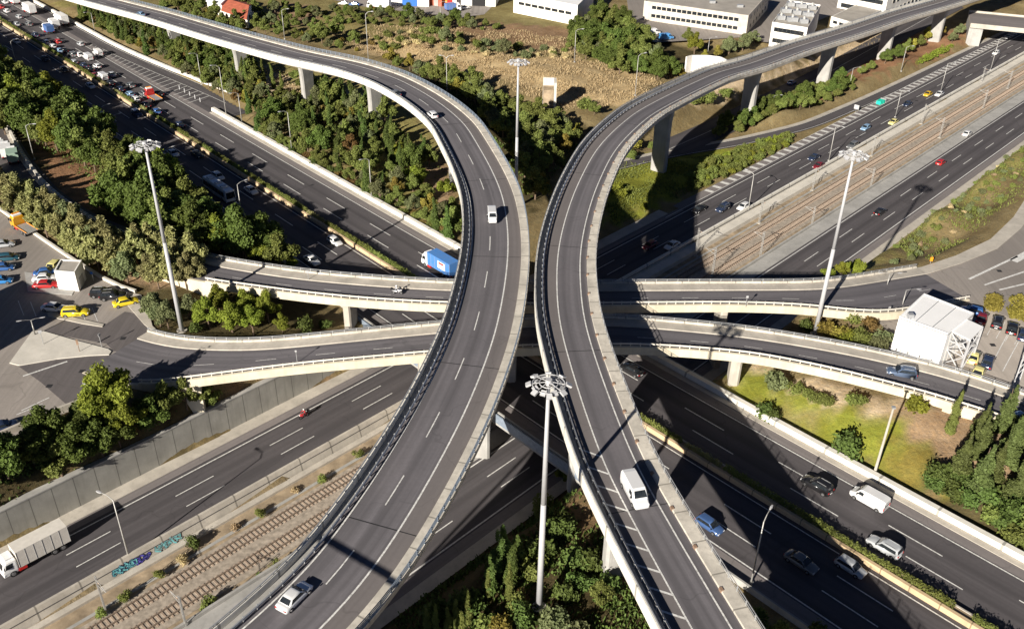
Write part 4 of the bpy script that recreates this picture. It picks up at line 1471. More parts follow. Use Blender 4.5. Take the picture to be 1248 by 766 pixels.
def pane_on(o, name, quad, mat='glass_dark', inset=(0.06, 0.08), proud=0.018):
    """a pane lying on the quad (bottom-left, bottom-right, top-right, top-left seen from outside)"""
    a, b, c, d = [Vector(q) for q in quad]
    def lerp2(u, v):
        return a.lerp(b, u).lerp(d.lerp(c, u), v)
    u0, v0 = inset
    n = (b - a).cross(d - a).normalized() * proud
    pts = [lerp2(u0, v0) + n, lerp2(1 - u0, v0) + n, lerp2(1 - u0, 1 - v0) + n, lerp2(u0, 1 - v0) + n]
    m = MB()
    m.face(pts, mat)
    base = [p - n * 1.6 for p in pts]
    for i in range(4):
        m.face([base[i], base[(i + 1) % 4], pts[(i + 1) % 4], pts[i]], mat)
    return m.build(name, o)

def lamp_block(o, name, x, y, z, s, mat):
    m = MB()
    m.box((x, y, z), s, mat)
    m.build(name, o)

def make_car(style):
    o = thing('car', 'car', 'car')
    if style == 'hatchback':
        L, W, H, belt, hood = 4.1, 1.76, 1.48, 0.92, 0.80
        cab = (-1.95, -1.55, 0.25, 1.05)
    elif style == 'sedan':
        L, W, H, belt, hood = 4.55, 1.80, 1.45, 0.92, 0.82
        cab = (-1.65, -0.95, 0.25, 1.05)
    else:
        L, W, H, belt, hood = 4.65, 1.86, 1.70, 1.06, 0.96
        cab = (-2.2, -1.95, 0.2, 0.95)
    hl, hw = L / 2, W / 2
    m = MB()
    tail = belt + (0.0 if style != 'sedan' else -0.02)
    body_loft(m, [(-hl, hw * .80, 0.34, tail - 0.16), (-hl + .10, hw * .93, 0.26, tail - 0.03), (-hl + .45, hw, 0.22, tail), (cab[1], hw, 0.20, belt + .02),
                  (cab[2], hw, 0.20, belt), (cab[3], hw, 0.20, hood + .06), (hl - .7, hw * .98, 0.20, hood), (hl - .22, hw * .92, 0.22, hood - .12), (hl - .04, hw * .80, 0.26, hood - .24), (hl, hw * .7, 0.34, hood - .34)], 'car_paint')
    # cabin: frustum between belt and roof, roof slightly domed
    b0, b1, r0, r1 = cab[0] - 0.02, cab[3] + 0.05, cab[1], cab[2]
    bw_, rw = hw * .93, hw * .72
    rings = []
    zb = belt - 0.03
    for z, x0, x1, ww in ((zb, b0, b1, bw_), (H - .09, r0 - .06, r1 + .10, rw + .03), (H - .02, r0 + .06, r1 - .05, rw - .05), (H, r0 + .25, r1 - .25, rw - .22)):
        rings.append([(x0, -ww, z), (x1, -ww, z), (x1, ww, z), (x0, ww, z)])
    m.loft(rings, 'car_paint')
    m.build('body', o, True)
    lo, hi = rings[0], rings[1]
    pane_on(o, 'windscreen', [lo[1], lo[2], hi[2], hi[1]], inset=(0.05, 0.06))
    pane_on(o, 'rear_window', [lo[3], lo[0], hi[0], hi[3]], inset=(0.08, 0.12))
    pane_on(o, 'side_window', [lo[0], lo[1], hi[1], hi[0]], inset=(0.09, 0.12))
    pane_on(o, 'side_window', [lo[2], lo[3], hi[3], hi[2]], inset=(0.09, 0.12))
    for x in (-hl + 0.78, hl - 0.82):
        for y in (-hw + 0.07, hw - 0.07):
            wheel(o, x, y, 0.32 if style != 'suv' else 0.36)
    for y in (-hw * .62, hw * .62):
        lamp_block(o, 'headlight', hl - .12, y, hood - .30, (0.22, 0.36, 0.15), 'lamp_clear')
        lamp_block(o, 'taillight', -hl + .06, y * 1.12, tail - .20, (0.14, 0.30, 0.18), 'tail_red')
        if y > 0:
            lamp_block(o, 'number_plate', -hl - .01, 0, .55, (.04, .5, .12), 'roof_white')
        lamp_block(o, 'wing_mirror', cab[3] - .15, math.copysign(hw + .07, y), belt + .06, (0.16, 0.16, 0.13), 'black_trim')
    if style == 'suv':
        for y in (-rw * .85, rw * .85):
            m = MB()
            m.box(((r0 + r1) / 2, y, H + .03), (1.5, 0.05, 0.05), 'galvanised')
            m.build('roof_rail', o)
    return register(o)

def make_van():
    o = thing('van', 'van', 'van')
    m = MB()
    body_loft(m, [(-2.65, .86, .45, 2.05), (-2.55, .96, .32, 2.18), (-2.0, .98, .26, 2.24), (0.95, .98, .26, 2.22), (1.25, .97, .26, 2.05), (1.75, .96, .26, 1.42), (1.95, .95, .26, 1.22), (2.45, .90, .28, 1.02), (2.62, .82, .36, .84), (2.66, .7, .40, .70)], 'car_paint')
    m.build('body', o, False)
    pane_on(o, 'windscreen', [(1.84, -.84, 1.36), (1.84, .84, 1.36), (1.24, .72, 2.05), (1.24, -.72, 2.05)], inset=(0.04, 0.03), proud=0.04)
    for sy in (-1, 1):
        q = [(0.5, -.985, 1.35), (1.55, -.985, 1.35), (1.15, -.93, 1.95), (0.5, -.93, 1.95)]
        if sy > 0:
            q = [(x, -y, z) for x, y, z in (q[1], q[0], q[3], q[2])]
        pane_on(o, 'side_window', q, inset=(0.05, 0.06), proud=0.03)
        lamp_block(o, 'headlight', 2.5, sy * .66, .86, (0.24, .32, .2), 'lamp_clear')
        lamp_block(o, 'taillight', -2.62, sy * .84, 1.0, (0.12, .14, .5), 'tail_red')
        lamp_block(o, 'wing_mirror', 1.45, sy * 1.08, 1.4, (0.14, .2, .28), 'black_trim')
    pane_on(o, 'rear_window', [(-2.62, .8, 1.2), (-2.62, -.8, 1.2), (-2.56, -.76, 1.95), (-2.56, .76, 1.95)], inset=(0.08, 0.05), proud=0.05)
    for x in (-1.75, 1.75):
        for y in (-.9, .9):
            wheel(o, x, y, 0.34, .22)
    return register(o)

def make_lorry(L=8.0, boxed=True, H=3.9, name='lorry', rig=False):
    """cab at the nose, a cargo box behind it"""
    o = thing(name, 'lorry', 'lorry')
    cabx = L / 2
    m = MB()
    body_loft(m, [(cabx - 2.05, 1.16, .55, 2.75), (cabx - 1.9, 1.2, .5, 2.95), (cabx - .75, 1.2, .5, 2.95), (cabx - .35, 1.19, .5, 2.62), (cabx - .08, 1.18, .5, 1.75), (cabx, 1.12, .5, 1.2), (cabx, 1.08, .5, .9)], 'roof_white' if not rig else 'car_paint')
    m.box((cabx - 1.35, 0, 3.08), (1.1, 1.7, 0.28), 'roof_white')
    m.build('cab', o)
    pane_on(o, 'windscreen', [(cabx - .06, -1.06, 1.72), (cabx - .06, 1.06, 1.72), (cabx - .36, .98, 2.62), (cabx - .36, -.98, 2.62)], inset=(0.03, 0.03), proud=0.05)
    for sy in (-1, 1):
        q = [(cabx - 1.5, -1.21, 1.7), (cabx - .35, -1.21, 1.7), (cabx - .6, -1.16, 2.5), (cabx - 1.5, -1.16, 2.5)]
        if sy > 0:
            q = [(x, -y, z) for x, y, z in (q[1], q[0], q[3], q[2])]
        pane_on(o, 'side_window', q, inset=(0.05, 0.05), proud=0.03)
        lamp_block(o, 'headlight', cabx - .02, sy * .85, .85, (.12, .36, .2), 'lamp_clear')
        lamp_block(o, 'wing_mirror', cabx - .3, sy * 1.34, 2.1, (.12, .2, .5), 'black_trim')
    m = MB()
    m.box((-.3, 0, .82), (L - .8, .9, .28), 'chassis')
    m.box((cabx - 2.6, .95, .72), (1.1, .5, .5), 'red_paint')
    m.box((cabx - 2.6, -.95, .72), (1.1, .5, .5), 'red_paint')
    m.build('chassis', o)
    if boxed:
        x0, x1 = -L / 2, cabx - 2.2
        m = MB()
        m.box(((x0 + x1) / 2, 0, (1.05 + H) / 2), (x1 - x0, 2.5, H - 1.05), 'box_paint')
        n = int((x1 - x0) / 1.2)
        for k in range(n + 1):
            x = x0 + 0.03 + (x1 - x0 - .06) * k / n
            for sy in (-1, 1):
                m.box((x, sy * 1.26, (1.05 + H) / 2), (.06, .03, H - 1.15), 'galvanised')
        m.build('cargo_box', o)
        for sy in (-.95, .95):
            lamp_block(o, 'taillight', -L / 2 - .03, sy, 1.1, (.08, .3, .2), 'tail_red')
    xs = [cabx - 1.25, -L / 2 + 1.2, -L / 2 + 2.4] if L > 6.5 else [cabx - 1.25, -L / 2 + 1.3]
    for x in xs:
        for y in (-1.02, 1.02):
            wheel(o, x, y, .5, .34)
    return register(o)

def make_bus():
    o = thing('bus', 'bus', 'bus')
    m = MB()
    body_loft(m, [(-5.9, 1.1, .5, 2.95), (-5.8, 1.24, .35, 3.1), (-3, 1.26, .32, 3.15), (3, 1.26, .32, 3.15), (5.75, 1.24, .32, 3.1), (5.9, 1.1, .5, 2.9)], 'car_paint')
    m.build('body', o)
    for sy in (-1, 1):
        for k in range(7):
            x0 = -5.4 + k * 1.5
            q = [(x0, -1.27, 1.35), (x0 + 1.45, -1.27, 1.35), (x0 + 1.45, -1.25, 2.6), (x0, -1.25, 2.6)]
            if sy > 0:
                q = [(x, -y, z) for x, y, z in (q[1], q[0], q[3], q[2])]
            pane_on(o, 'side_window', q, inset=(0.03, 0.03), proud=0.03)
    pane_on(o, 'windscreen', [(5.9, -1.1, 1.1), (5.9, 1.1, 1.1), (5.84, 1.1, 2.7), (5.84, -1.1, 2.7)], inset=(0.02, 0.02), proud=0.06)
    pane_on(o, 'rear_window', [(-5.9, 1.0, 1.7), (-5.9, -1.0, 1.7), (-5.86, -1.0, 2.6), (-5.86, 1.0, 2.6)], inset=(0.02, 0.02), proud=0.06)
    for x, sz in ((-3.6, 1.9), (0.2, 1.2), (3.2, 1.6)):
        m = MB()
        m.box((x, 0, 3.24), (sz, 1.5, .22), 'galvanised')
        m.build('roof_hatch', o)
    for x in (-3.5, 3.6):
        for y in (-1.08, 1.08):
            wheel(o, x, y, .48, .3)
    return register(o)

def make_tow_truck():
    o = make_lorry(7.4, False, 3, 'tow_truck', True)
    m = MB()
    m.box((-1.25, 0, 1.08), (5.0, 2.4, .16), 'galvanised')
    for y in (-1.2, 1.2):
        m.box((-1.25, y, 1.22), (5.0, .1, .14), 'amber')
    m.build('flat_bed', o)
    m = MB()
    m.box((2.6, 0, 3.32), (.3, 1.5, .18), 'amber')
    m.build('light_bar', o)
    CHILDREN[o] = [c for c in bpy.data.objects if c.parent == o]
    return o

def make_motorcycle():
    o = thing('motorcycle', 'motorcycle', 'motorcycle')
    for x in (-.68, .70):
        m = MB()
        m.tube((x, -.07, .31), (x, .07, .31), .31, .31, 'tyre', 14)
        w_ = m.build('wheel', o)
        m = MB()
        m.tube((x, -.08, .31), (x, .08, .31), .18, .18, 'rim', 10)
        m.build('rim', w_)
    m = MB()
    m.loft([[(-.95, -.08, .72), (-.95, .08, .72), (-.95, .08, .82), (-.95, -.08, .82)], [(-.3, -.17, .45), (-.3, .17, .45), (-.3, .17, .80), (-.3, -.17, .80)],
            [(.25, -.2, .40), (.25, .2, .40), (.25, .18, .95), (.25, -.18, .95)], [(.6, -.14, .6), (.6, .14, .6), (.6, .12, 1.0), (.6, -.12, 1.0)], [(.82, -.06, .7), (.82, .06, .7), (.82, .06, .95), (.82, -.06, .95)]], 'car_paint')
    m.build('body', o, True)
    m = MB()
    m.box((-.42, 0, .83), (.75, .28, .1), 'black_trim')
    m.build('seat', o)
    m = MB()
    m.tube((.45, -.36, 1.05), (.45, .36, 1.05), .02, .02, 'black_trim', 6)
    m.tube((.5, 0, 1.0), (.70, 0, .32), .04, .04, 'galvanised', 6)
    m.build('handlebar', o)
    lamp_block(o, 'headlight', .82, 0, .86, (.08, .18, .16), 'lamp_clear')
    m = MB()
    m.box((-.98, 0, 1.02), (.36, .42, .32), 'black_trim')
    m.build('top_box', o)
    return register(o)

def make_rider():
    """one continuous seated figure from a skinned skeleton, helmet as a child"""
    J = {'pel': (-.32, 0, .92, .14), 'bel': (-.30, 0, 1.10, .145), 'che': (-.20, 0, 1.34, .165), 'nec': (-.14, 0, 1.50, .07), 'hed': (-.10, 0, 1.62, .095)}
    E_ = [('pel', 'bel'), ('bel', 'che'), ('che', 'nec'), ('nec', 'hed')]
    for s, k in ((-1, 'l'), (1, 'r')):
        J.update({'sh' + k: (-.18, s * .2, 1.42, .075), 'el' + k: (.08, s * .34, 1.20, .052), 'wr' + k: (.36, s * .33, 1.09, .038), 'ha' + k: (.45, s * .31, 1.07, .045),
                  'hi' + k: (-.26, s * .12, .90, .10), 'kn' + k: (.18, s * .26, .78, .075), 'an' + k: (-.02, s * .25, .40, .05), 'fo' + k: (.14, s * .26, .34, .045)})
        E_ += [('che', 'sh' + k), ('sh' + k, 'el' + k), ('el' + k, 'wr' + k), ('wr' + k, 'ha' + k), ('pel', 'hi' + k), ('hi' + k, 'kn' + k), ('kn' + k, 'an' + k), ('an' + k, 'fo' + k)]
    names = list(J)
    me = bpy.data.meshes.new('person')
    me.from_pydata([J[n][:3] for n in names], [(names.index(a), names.index(b)) for a, b in E_], [])
    o = bpy.data.objects.new('person', me)
    COL.objects.link(o)
    sk = o.modifiers.new('skin', 'SKIN')
    for i, n in enumerate(names):
        me.skin_vertices[0].data[i].radius = (J[n][3],) * 2
    me.skin_vertices[0].data[0].use_root = True
    o.modifiers.new('sub', 'SUBSURF').levels = 1
    dg = bpy.context.evaluated_depsgraph_get()
    me2 = bpy.data.meshes.new_from_object(o.evaluated_get(dg))
    o.modifiers.clear()
    o.data = me2
    me2.materials.clear()
    me2.materials.append(MATS['car_paint'])
    me2.materials.append(MATS['cloth_dark'])
    for p in me2.polygons:
        p.use_smooth = True
        if p.center.z < 1.0 and abs(p.center.x) < 0.35 and p.center.x < 0.3:
            p.material_index = 1
    bm = MB()
    rings = []
    for k in range(7):
        a = -math.pi / 2 + math.pi * k / 6
        rr = .15 * max(.12, math.cos(a))
        rings.append([(-.10 + rr * 1.1 * math.cos(q * math.pi / 5), rr * math.sin(q * math.pi / 5), 1.66 + .15 * math.sin(a)) for q in range(10)])
    bm.loft(rings, 'roof_white')
    bm.build('helmet', o, True)
    lampq = MB()
    lampq.box((.045, 0, 1.66), (.05, .18, .09), 'glass_dark')
    lampq.build('visor', o)
    return register(o)

PROTO = {'hatchback': make_car('hatchback'), 'sedan': make_car('sedan'), 'suv': make_car('suv'), 'van': make_van(), 'lorry': make_lorry(9.5, True, 3.9),
         'box_van': make_lorry(6.2, True, 3.2, 'box_van'), 'bus': make_bus(), 'tow_truck': make_tow_truck(), 'motorcycle': make_motorcycle(), 'rider': make_rider()}
for o_ in PROTO.values():
    if o_ not in CHILDREN:
        register(o_)
USED = set()
NAME_OF = {'hatchback': 'hatchback_car', 'sedan': 'saloon_car', 'suv': 'estate_car', 'van': 'van', 'lorry': 'lorry', 'box_van': 'box_van', 'bus': 'bus', 'tow_truck': 'tow_truck', 'motorcycle': 'motorcycle', 'rider': 'person'}
CAT_OF = {'hatchback': 'car', 'sedan': 'car', 'suv': 'car', 'van': 'van', 'lorry': 'lorry', 'box_van': 'lorry', 'bus': 'bus', 'tow_truck': 'tow truck', 'motorcycle': 'motorcycle', 'rider': 'person'}

def spawn(kind, loc, hd, col, label, group=None, scale=1.0):
    src = PROTO[kind]
    if kind in USED:
        c = src.copy()
        COL.objects.link(c)
        kids = []
        for ch in CHILDREN[src]:
            k = ch.copy()
            COL.objects.link(k)
            k.parent = c
            kids.append(k)
            for g in CHILDREN.get(ch, []):
                q = g.copy()
                COL.objects.link(q)
                q.parent = k
    else:
        USED.add(kind)
        c = src
        kids = CHILDREN[src]
    c.name = NAME_OF[kind]
    c.location = loc
    c.rotation_euler = (0, 0, hd)
    c.scale = (scale,) * 3
    c['label'], c['category'] = label, CAT_OF[kind]
    if group:
        c['group'] = group
    elif 'group' in c:
        del c['group']
    for k in [c] + list(kids):
        k.color = (*col, 1)
    return c

WHITE, SILVER, GREY, BLACK, NAVY, BLUE, LBLUE, RED, DRED, YELLOW, CREAM, BEIGE, ORANGE = (.80, .80, .80), (.48, .50, .52), (.16, .165, .17), (.018, .018, .02), (.03, .045, .09), (.05, .14, .38), (.25, .40, .58), (.50, .03, .03), (.20, .02, .03), (.80, .62, .03), (.80, .72, .30), (.5, .45, .36), (.8, .28, .02)

def on_path(kind, path, px, py, z, sign, col, label, group=None, dz=0.0, scale=1.0, mid=0.7, dh=0.0):
    if z is None:
        z = path.pt(s_at(path, px, py)).z - .25
    p = P(px, py, z + mid)
    s, t = path.near(p.x, p.y)
    q = path.pt(s, t)
    hd = path.head(s) + (0 if sign > 0 else math.pi) + dh
    return spawn(kind, (q.x, q.y, z + dz), hd, col, label, group, scale)

JAM = 'vehicles queueing on the jammed carriageway'
for kind, x, y, col, lab in [
    ('sedan', 6, 2, WHITE, 'white car by the top left corner, heading the left lane of the jam'),
    ('hatchback', 8, 13, WHITE, 'white hatchback beside the hedge at the top left corner'),
    ('box_van', 18, 3, WHITE, 'white box van at the top left corner, in the middle lane'),
    ('sedan', 1, 8, RED, 'red car beside the hedge at the left picture corner'),
    ('sedan', 27, 3, GREY, 'grey car right of the white box van at the top left corner'),
    ('hatchback', 23, 20, SILVER, 'silver hatchback left of the leading white box lorry'),
    ('sedan', 20, 29, SILVER, 'silver saloon beside the hedge, left of the leading white lorry'),
    ('lorry', 36, 14, WHITE, 'white box lorry leading the queue in the right lane'),
    ('suv', 35, 29, GREY, 'grey estate car behind the leading white lorry'),
    ('sedan', 43, 42, NAVY, 'dark blue saloon beside the hedge, left of the blue lorry'),
    ('box_van', 59, 38, BLUE, 'blue box lorry in the middle of the jam'),
    ('box_van', 66, 32, WHITE, 'dull white box lorry right beside the blue one'),
    ('lorry', 75, 27, WHITE, 'white box lorry nearest the outer barrier, right of the blue lorry'),
    ('hatchback', 56, 51, WHITE, 'white hatchback beside the hedge, just behind the blue lorry'),
    ('hatchback', 64, 56, WHITE, 'white hatchback beside the hedge, left of the red car'),
    ('hatchback', 70, 50, RED, 'bright red hatchback just behind the blue lorry'),
    ('hatchback', 98, 53, SILVER, 'silver hatchback alone in the right lane behind the lorries'),
    ('sedan', 78, 61, BLACK, 'black saloon behind the bright red hatchback'),
    ('sedan', 72, 61, LBLUE, 'pale blue saloon beside the hedge, behind two white hatchbacks'),
    ('suv', 88, 66, GREY, 'dark grey estate car left of the white saloon in the jam'),
    ('sedan', 96, 66, WHITE, 'white saloon left of the two white vans'),
    ('hatchback', 90, 75, SILVER, 'silver hatchback beside the hedge, left of the first white van'),
    ('van', 107, 70, WHITE, 'white van with a high roof, left of two side by side'),
    ('van', 119, 65, WHITE, 'white van with dark rear, right of two side by side'),
    ('hatchback', 118, 80, WHITE, 'white hatchback behind the pair of white vans'),
    ('sedan', 109, 84, BLACK, 'black saloon left of the white hatchback behind the vans'),
    ('sedan', 102, 79, NAVY, 'navy saloon beside the hedge, left of the black saloon'),
    ('sedan', 115, 91, DRED, 'dark red saloon beside the hedge, left of the lone white van'),
    ('van', 125, 94, WHITE, 'lone white van in the middle of the jam with silver car alongside'),
    ('sedan', 136, 90, SILVER, 'silver saloon right beside the lone white van'),
    ('hatchback', 134, 101, BLACK, 'black hatchback behind the lone white van'),
    ('sedan', 159, 103, GREY, 'grey saloon in the right lane near the red recovery lorry'),
    ('hatchback', 146, 108, NAVY, 'navy hatchback beside the hedge, ahead of the pale blue one'),
    ('hatchback', 158, 114, LBLUE, 'pale blue hatchback beside the hedge, ahead of the last white car'),
    ('hatchback', 165, 120, WHITE, 'white hatchback left of the red recovery lorry'),
    ('suv', 175, 114, GREY, 'grey estate car directly ahead of the red recovery lorry'),
    ('sedan', 193, 113, BLACK, 'black saloon to the right of the red recovery lorry'),
    ('sedan', 177, 127, BLACK, 'black saloon behind the last white hatchback in the jam'),
    ('sedan', 190, 135, BLUE, 'blue saloon behind the red recovery lorry'),
    ('sedan', 218, 151, NAVY, 'dark saloon at the tail of the jam, in the shade of the hedge'),
]:
    on_path(kind, AP, x, y, 0, 1, col, lab, JAM)
on_path('tow_truck', AP, 187, 119, 0, 1, RED, 'red recovery lorry with an open bed in the jam', JAM)
o_ = spawn('lorry', (0, 0, 0), 0, (.06, .22, .58), 'lorry with white cab and bright blue container heading under the left viaduct')
p_ = P(536, 320, 2.0)
s_, t_ = AP.near(p_.x, p_.y)
o_.location = AP.pt(s_, t_)
o_.rotation_euler = (0, 0, AP.head(s_))
m = MB()
m.box((-2.0, -1.30, 2.6), (2.3, .05, 1.5), 'roof_white')
m.box((-2.0, -1.33, 3.0), (1.6, .03, .4), 'red_paint')
m.box((-2.1, 1.30, 2.6), (2.3, .05, 1.5), 'roof_white')
m.box((-2.1, 1.33, 3.0), (1.6, .03, .4), 'red_paint')
m.build('side_panel', o_)

SHADE = 'cars on the shaded carriageway'
for kind, x, y, col, lab in [
    ('sedan', 20, 50, SILVER, 'silver car beside the tan planter wall at upper left'),
    ('hatchback', 5, 60, BLUE, 'blue hatchback at the left edge on the shaded carriageway'),
    ('sedan', 55, 71, BLACK, 'first black saloon beside the tan planter, above the second'),
    ('sedan', 78, 84, BLACK, 'second black saloon beside the tan planter, ahead of the white one'),
    ('sedan', 110, 104, WHITE, 'white saloon beside the tan planter, behind two black ones'),
    ('hatchback', 125, 141, WHITE, 'white hatchback beside the shaded trees and lamp post'),
    ('suv', 167, 138, NAVY, 'dark blue estate car beside the tan planter, alone'),
    ('sedan', 211, 186, WHITE, 'white saloon beside a lamp post, left of a black one'),
    ('sedan', 240, 187, BLACK, 'black saloon beside the tan planter, right of the white saloon'),
    ('hatchback', 266, 214, WHITE, 'white hatchback next to the bus'),
    ('sedan', 306, 231, WHITE, 'white saloon by the tan planter, ahead of the bus'),
    ('hatchback', 408, 293, WHITE, 'white hatchback in deep shade close to the tan planter'),
    ('sedan', 380, 316, WHITE, 'white saloon in deep shade by the bright green trees'),
    ('sedan', 317, 270, NAVY, 'dark blue saloon hidden in the shade behind the trees'),
    ('hatchback', 1037, 689, SILVER, 'silver white hatchback beside the planter at the lower right'),
    ('sedan', 977, 683, GREY, 'dark grey saloon in the shade by the lower right lamp'),
    ('hatchback', 865, 638, (.06, .12, .28), 'blue hatchback emerging from under the right viaduct'),
]:
    on_path(kind, AP, x, y, 0, -1, col, lab, SHADE)
on_path('bus', AP, 266, 226, 0, -1, (.80, .84, .88), 'long bus with a pale roof in the shade of the trees', None, mid=2.4)
OPEN = 'vehicles on the lower right carriageway'
on_path('suv', AP, 996, 590, 0, 1, BLACK, 'black estate car beside the white van at lower right', OPEN)
on_path('van', AP, 1060, 605, 0, 1, WHITE, 'white van beside the white barrier at lower right', OPEN, mid=1.1)
on_path('suv', AP, 1078, 665, 0, 1, SILVER, 'silver estate car beside the hedge at lower right', OPEN)
on_path('sedan', AP, 770, 449, 0, 1, BLACK, 'black car half in shade between the right viaduct and near overpass', OPEN)
LT, RT = 'vehicles on the left viaduct', 'vehicles on the right viaduct'
on_path('sedan', LP, 358.5, 725, None, 1, WHITE, 'white saloon with dark windows at the bottom of the left viaduct', LT, scale=.95)
on_path('van', LP, 600, 263, None, -1, WHITE, 'small white van in the middle of the left viaduct curve', LT, scale=.86)
on_path('hatchback', LP, 527, 139, None, 1, WHITE, 'white car on the upper bend of the left viaduct', LT)
on_path('sedan', LP, 481, 113, None, 1, GREY, 'dark grey car on the upper bend of the left viaduct', LT)
on_path('sedan', LP, 171, 17, None, 1, LBLUE, 'pale blue car far up the left viaduct', LT)
on_path('van', RP, 774, 596, None, -1, WHITE, 'large white van on the lower part of the right viaduct', None, mid=1.1)
on_path('suv', DP, 1099, 453, 5.75, -1, (.10, .14, .22), 'dark blue estate car with silver side on the near overpass')
mo_ = on_path('motorcycle', UP, 484, 354, UP.pt(UP.near(*P(484, 352, 8)[:2])[0]).z - .25, 1, (.6, .6, .62), 'pale grey motorcycle crossing the far overpass')
pr_ = spawn('rider', mo_.location, mo_.rotation_euler[2], (.4, .4, .42), 'person in a grey jacket and white helmet riding across the far overpass')
p_ = P(370, 504, ZB + .8)
s_, t_ = BP.near(p_.x, p_.y)
mo_ = spawn('motorcycle', BP.pt(s_, t_), BP.head(s_) + math.pi, (.55, .04, .05), 'red motorcycle near the edge line below the near overpass')
pr_ = spawn('rider', mo_.location, mo_.rotation_euler[2], (.55, .05, .05), 'person in a red jacket and white helmet on the red motorcycle')
p_ = P(40, 668, ZB + 2.0)
s_, t_ = BP.near(p_.x, p_.y)
spawn('lorry', BP.pt(s_, t_), BP.head(s_) + math.pi, (.72, .68, .62), 'long white lorry with a beige box below the grey panel wall', None, 0.98)
BG = 'cars on the upper right carriageways'
for kind, x, y, sg, col, lab in [
    ('hatchback', 792, 298, -1, DRED, 'dark red hatchback in the viaduct shadow, left of a white car'),
    ('sedan', 819, 298, -1, WHITE, 'white saloon with dark roof glass in the viaduct shadow'),
    ('sedan', 852, 254, -1, BLACK, 'black saloon at the edge of the viaduct shadow'),
    ('suv', 881, 253, -1, NAVY, 'navy estate car just right of the viaduct shadow edge'),
    ('hatchback', 906, 251, -1, WHITE, 'white hatchback beside the barrier by a lamp post'),
    ('sedan', 992, 191, -1, NAVY, 'dark blue saloon left of the dark red one by the hatched strip'),
    ('sedan', 998, 201, -1, DRED, 'dark red saloon close to the barrier by the high mast'),
    ('suv', 1039, 177, -1, GREY, 'dark grey estate car beside the barrier, near the high mast'),
    ('hatchback', 1055, 155, -1, LBLUE, 'blue grey hatchback in the middle lane below the teal marker'),
    ('sedan', 1089, 148, -1, CREAM, 'cream and yellow taxi beside the barrier below the teal marker'),
    ('sedan', 1106, 126, -1, NAVY, 'navy saloon right of the teal marker'),
    ('sedan', 1131, 114, -1, (.75, .48, .03), 'orange yellow taxi left of a white saloon'),
    ('sedan', 1145, 114, -1, WHITE, 'white saloon right of the orange taxi'),
    ('hatchback', 1214, 64, -1, WHITE, 'white hatchback farthest away near the corner overpass'),
    ('sedan', 1179, 162, 1, WHITE, 'white saloon on the far side of the railway, heading away'),
    ('hatchback', 1147, 197, 1, RED, 'bright red hatchback on the far side of the railway'),
    ('sedan', 1073, 257, 1, BLACK, 'black saloon nearest the mast shadow, heading away'),
]:
    on_path(kind, BP, x, y, ZB, sg, col, lab, BG)
on_path('sedan', CHAN, 965, 100, -7.2, 1, BLUE, 'blue car in the shaded service road under the right viaduct')

def lot_car(kind, x, y, z, deg, col, lab, group=None):
    p = P(x, y, z + .7)
    return spawn(kind, (p.x, p.y, z + .07), R(deg), col, lab, group)
PK = 'cars parked in the left lot'
for kind, x, y, deg, col, lab in [
    ('sedan', 3, 297, 20, SILVER, 'silver car cut by the left edge near the tow truck'),
    ('hatchback', 10, 313, 15, (.03, .10, .14), 'dark teal hatchback at the left edge, second below the tow truck'),
    ('hatchback', 4, 325, 15, BLUE, 'blue hatchback at the left edge below the dark teal one'),
    ('hatchback', 1, 341, 15, (.05, .25, .6), 'bright blue hatchback at the left edge, lowest of the row'),
    ('hatchback', 68, 321, 80, CREAM, 'pale yellow taxi behind the kiosk'),
    ('sedan', 56, 331, 20, BLUE, 'blue saloon left of the kiosk, behind a white one'),
    ('sedan', 55, 338, 10, WHITE, 'white saloon left of the kiosk, between blue and red cars'),
    ('sedan', 56, 346, 8, RED, 'red saloon left of the kiosk, nearest the island'),
    ('suv', 126, 357, 5, BLACK, 'black estate car right of the kiosk'),
    ('suv', 138, 360, 10, BLACK, 'second black estate car, beside the yellow taxi by the kerb'),
    ('sedan', 153, 367, 30, YELLOW, 'yellow taxi beside the kerb, right of two black cars'),
    ('sedan', 66, 374, -8, WHITE, 'white saloon beside the yellow taxi on the strip island'),
    ('suv', 92, 380, 8, YELLOW, 'yellow estate taxi by the strip island'),
    ('sedan', 2, 519, 30, NAVY, 'dark blue car at the left edge by the parapet wall'),
]:
    lot_car(kind, x, y, 3.5, deg, col, lab, PK)
p_ = P(29, 276, 4.6)
spawn('tow_truck', (p_.x, p_.y, 3.57), R(140), (.80, .40, .02), 'orange yellow tow truck with a flat bed by the olive trees')
for k, (x, y, c) in enumerate([(2, 182, (.7, .7, .7)), (10, 186, (.75, .75, .75)), (18, 192, (.30, .42, .34))]):
    p_ = P(x - 2, y, 4.5)
    spawn('box_van', (p_.x, p_.y, zt1(p_.x, p_.y) + .02), R(118), c, ['white box lorry parked at the left edge beside the slip road, farthest left', 'white box lorry parked between two others beside the slip road', 'pale green box lorry parked nearest the slip road barrier'][k], 'lorries parked by the slip road')
PR = 'cars parked in the right lot'
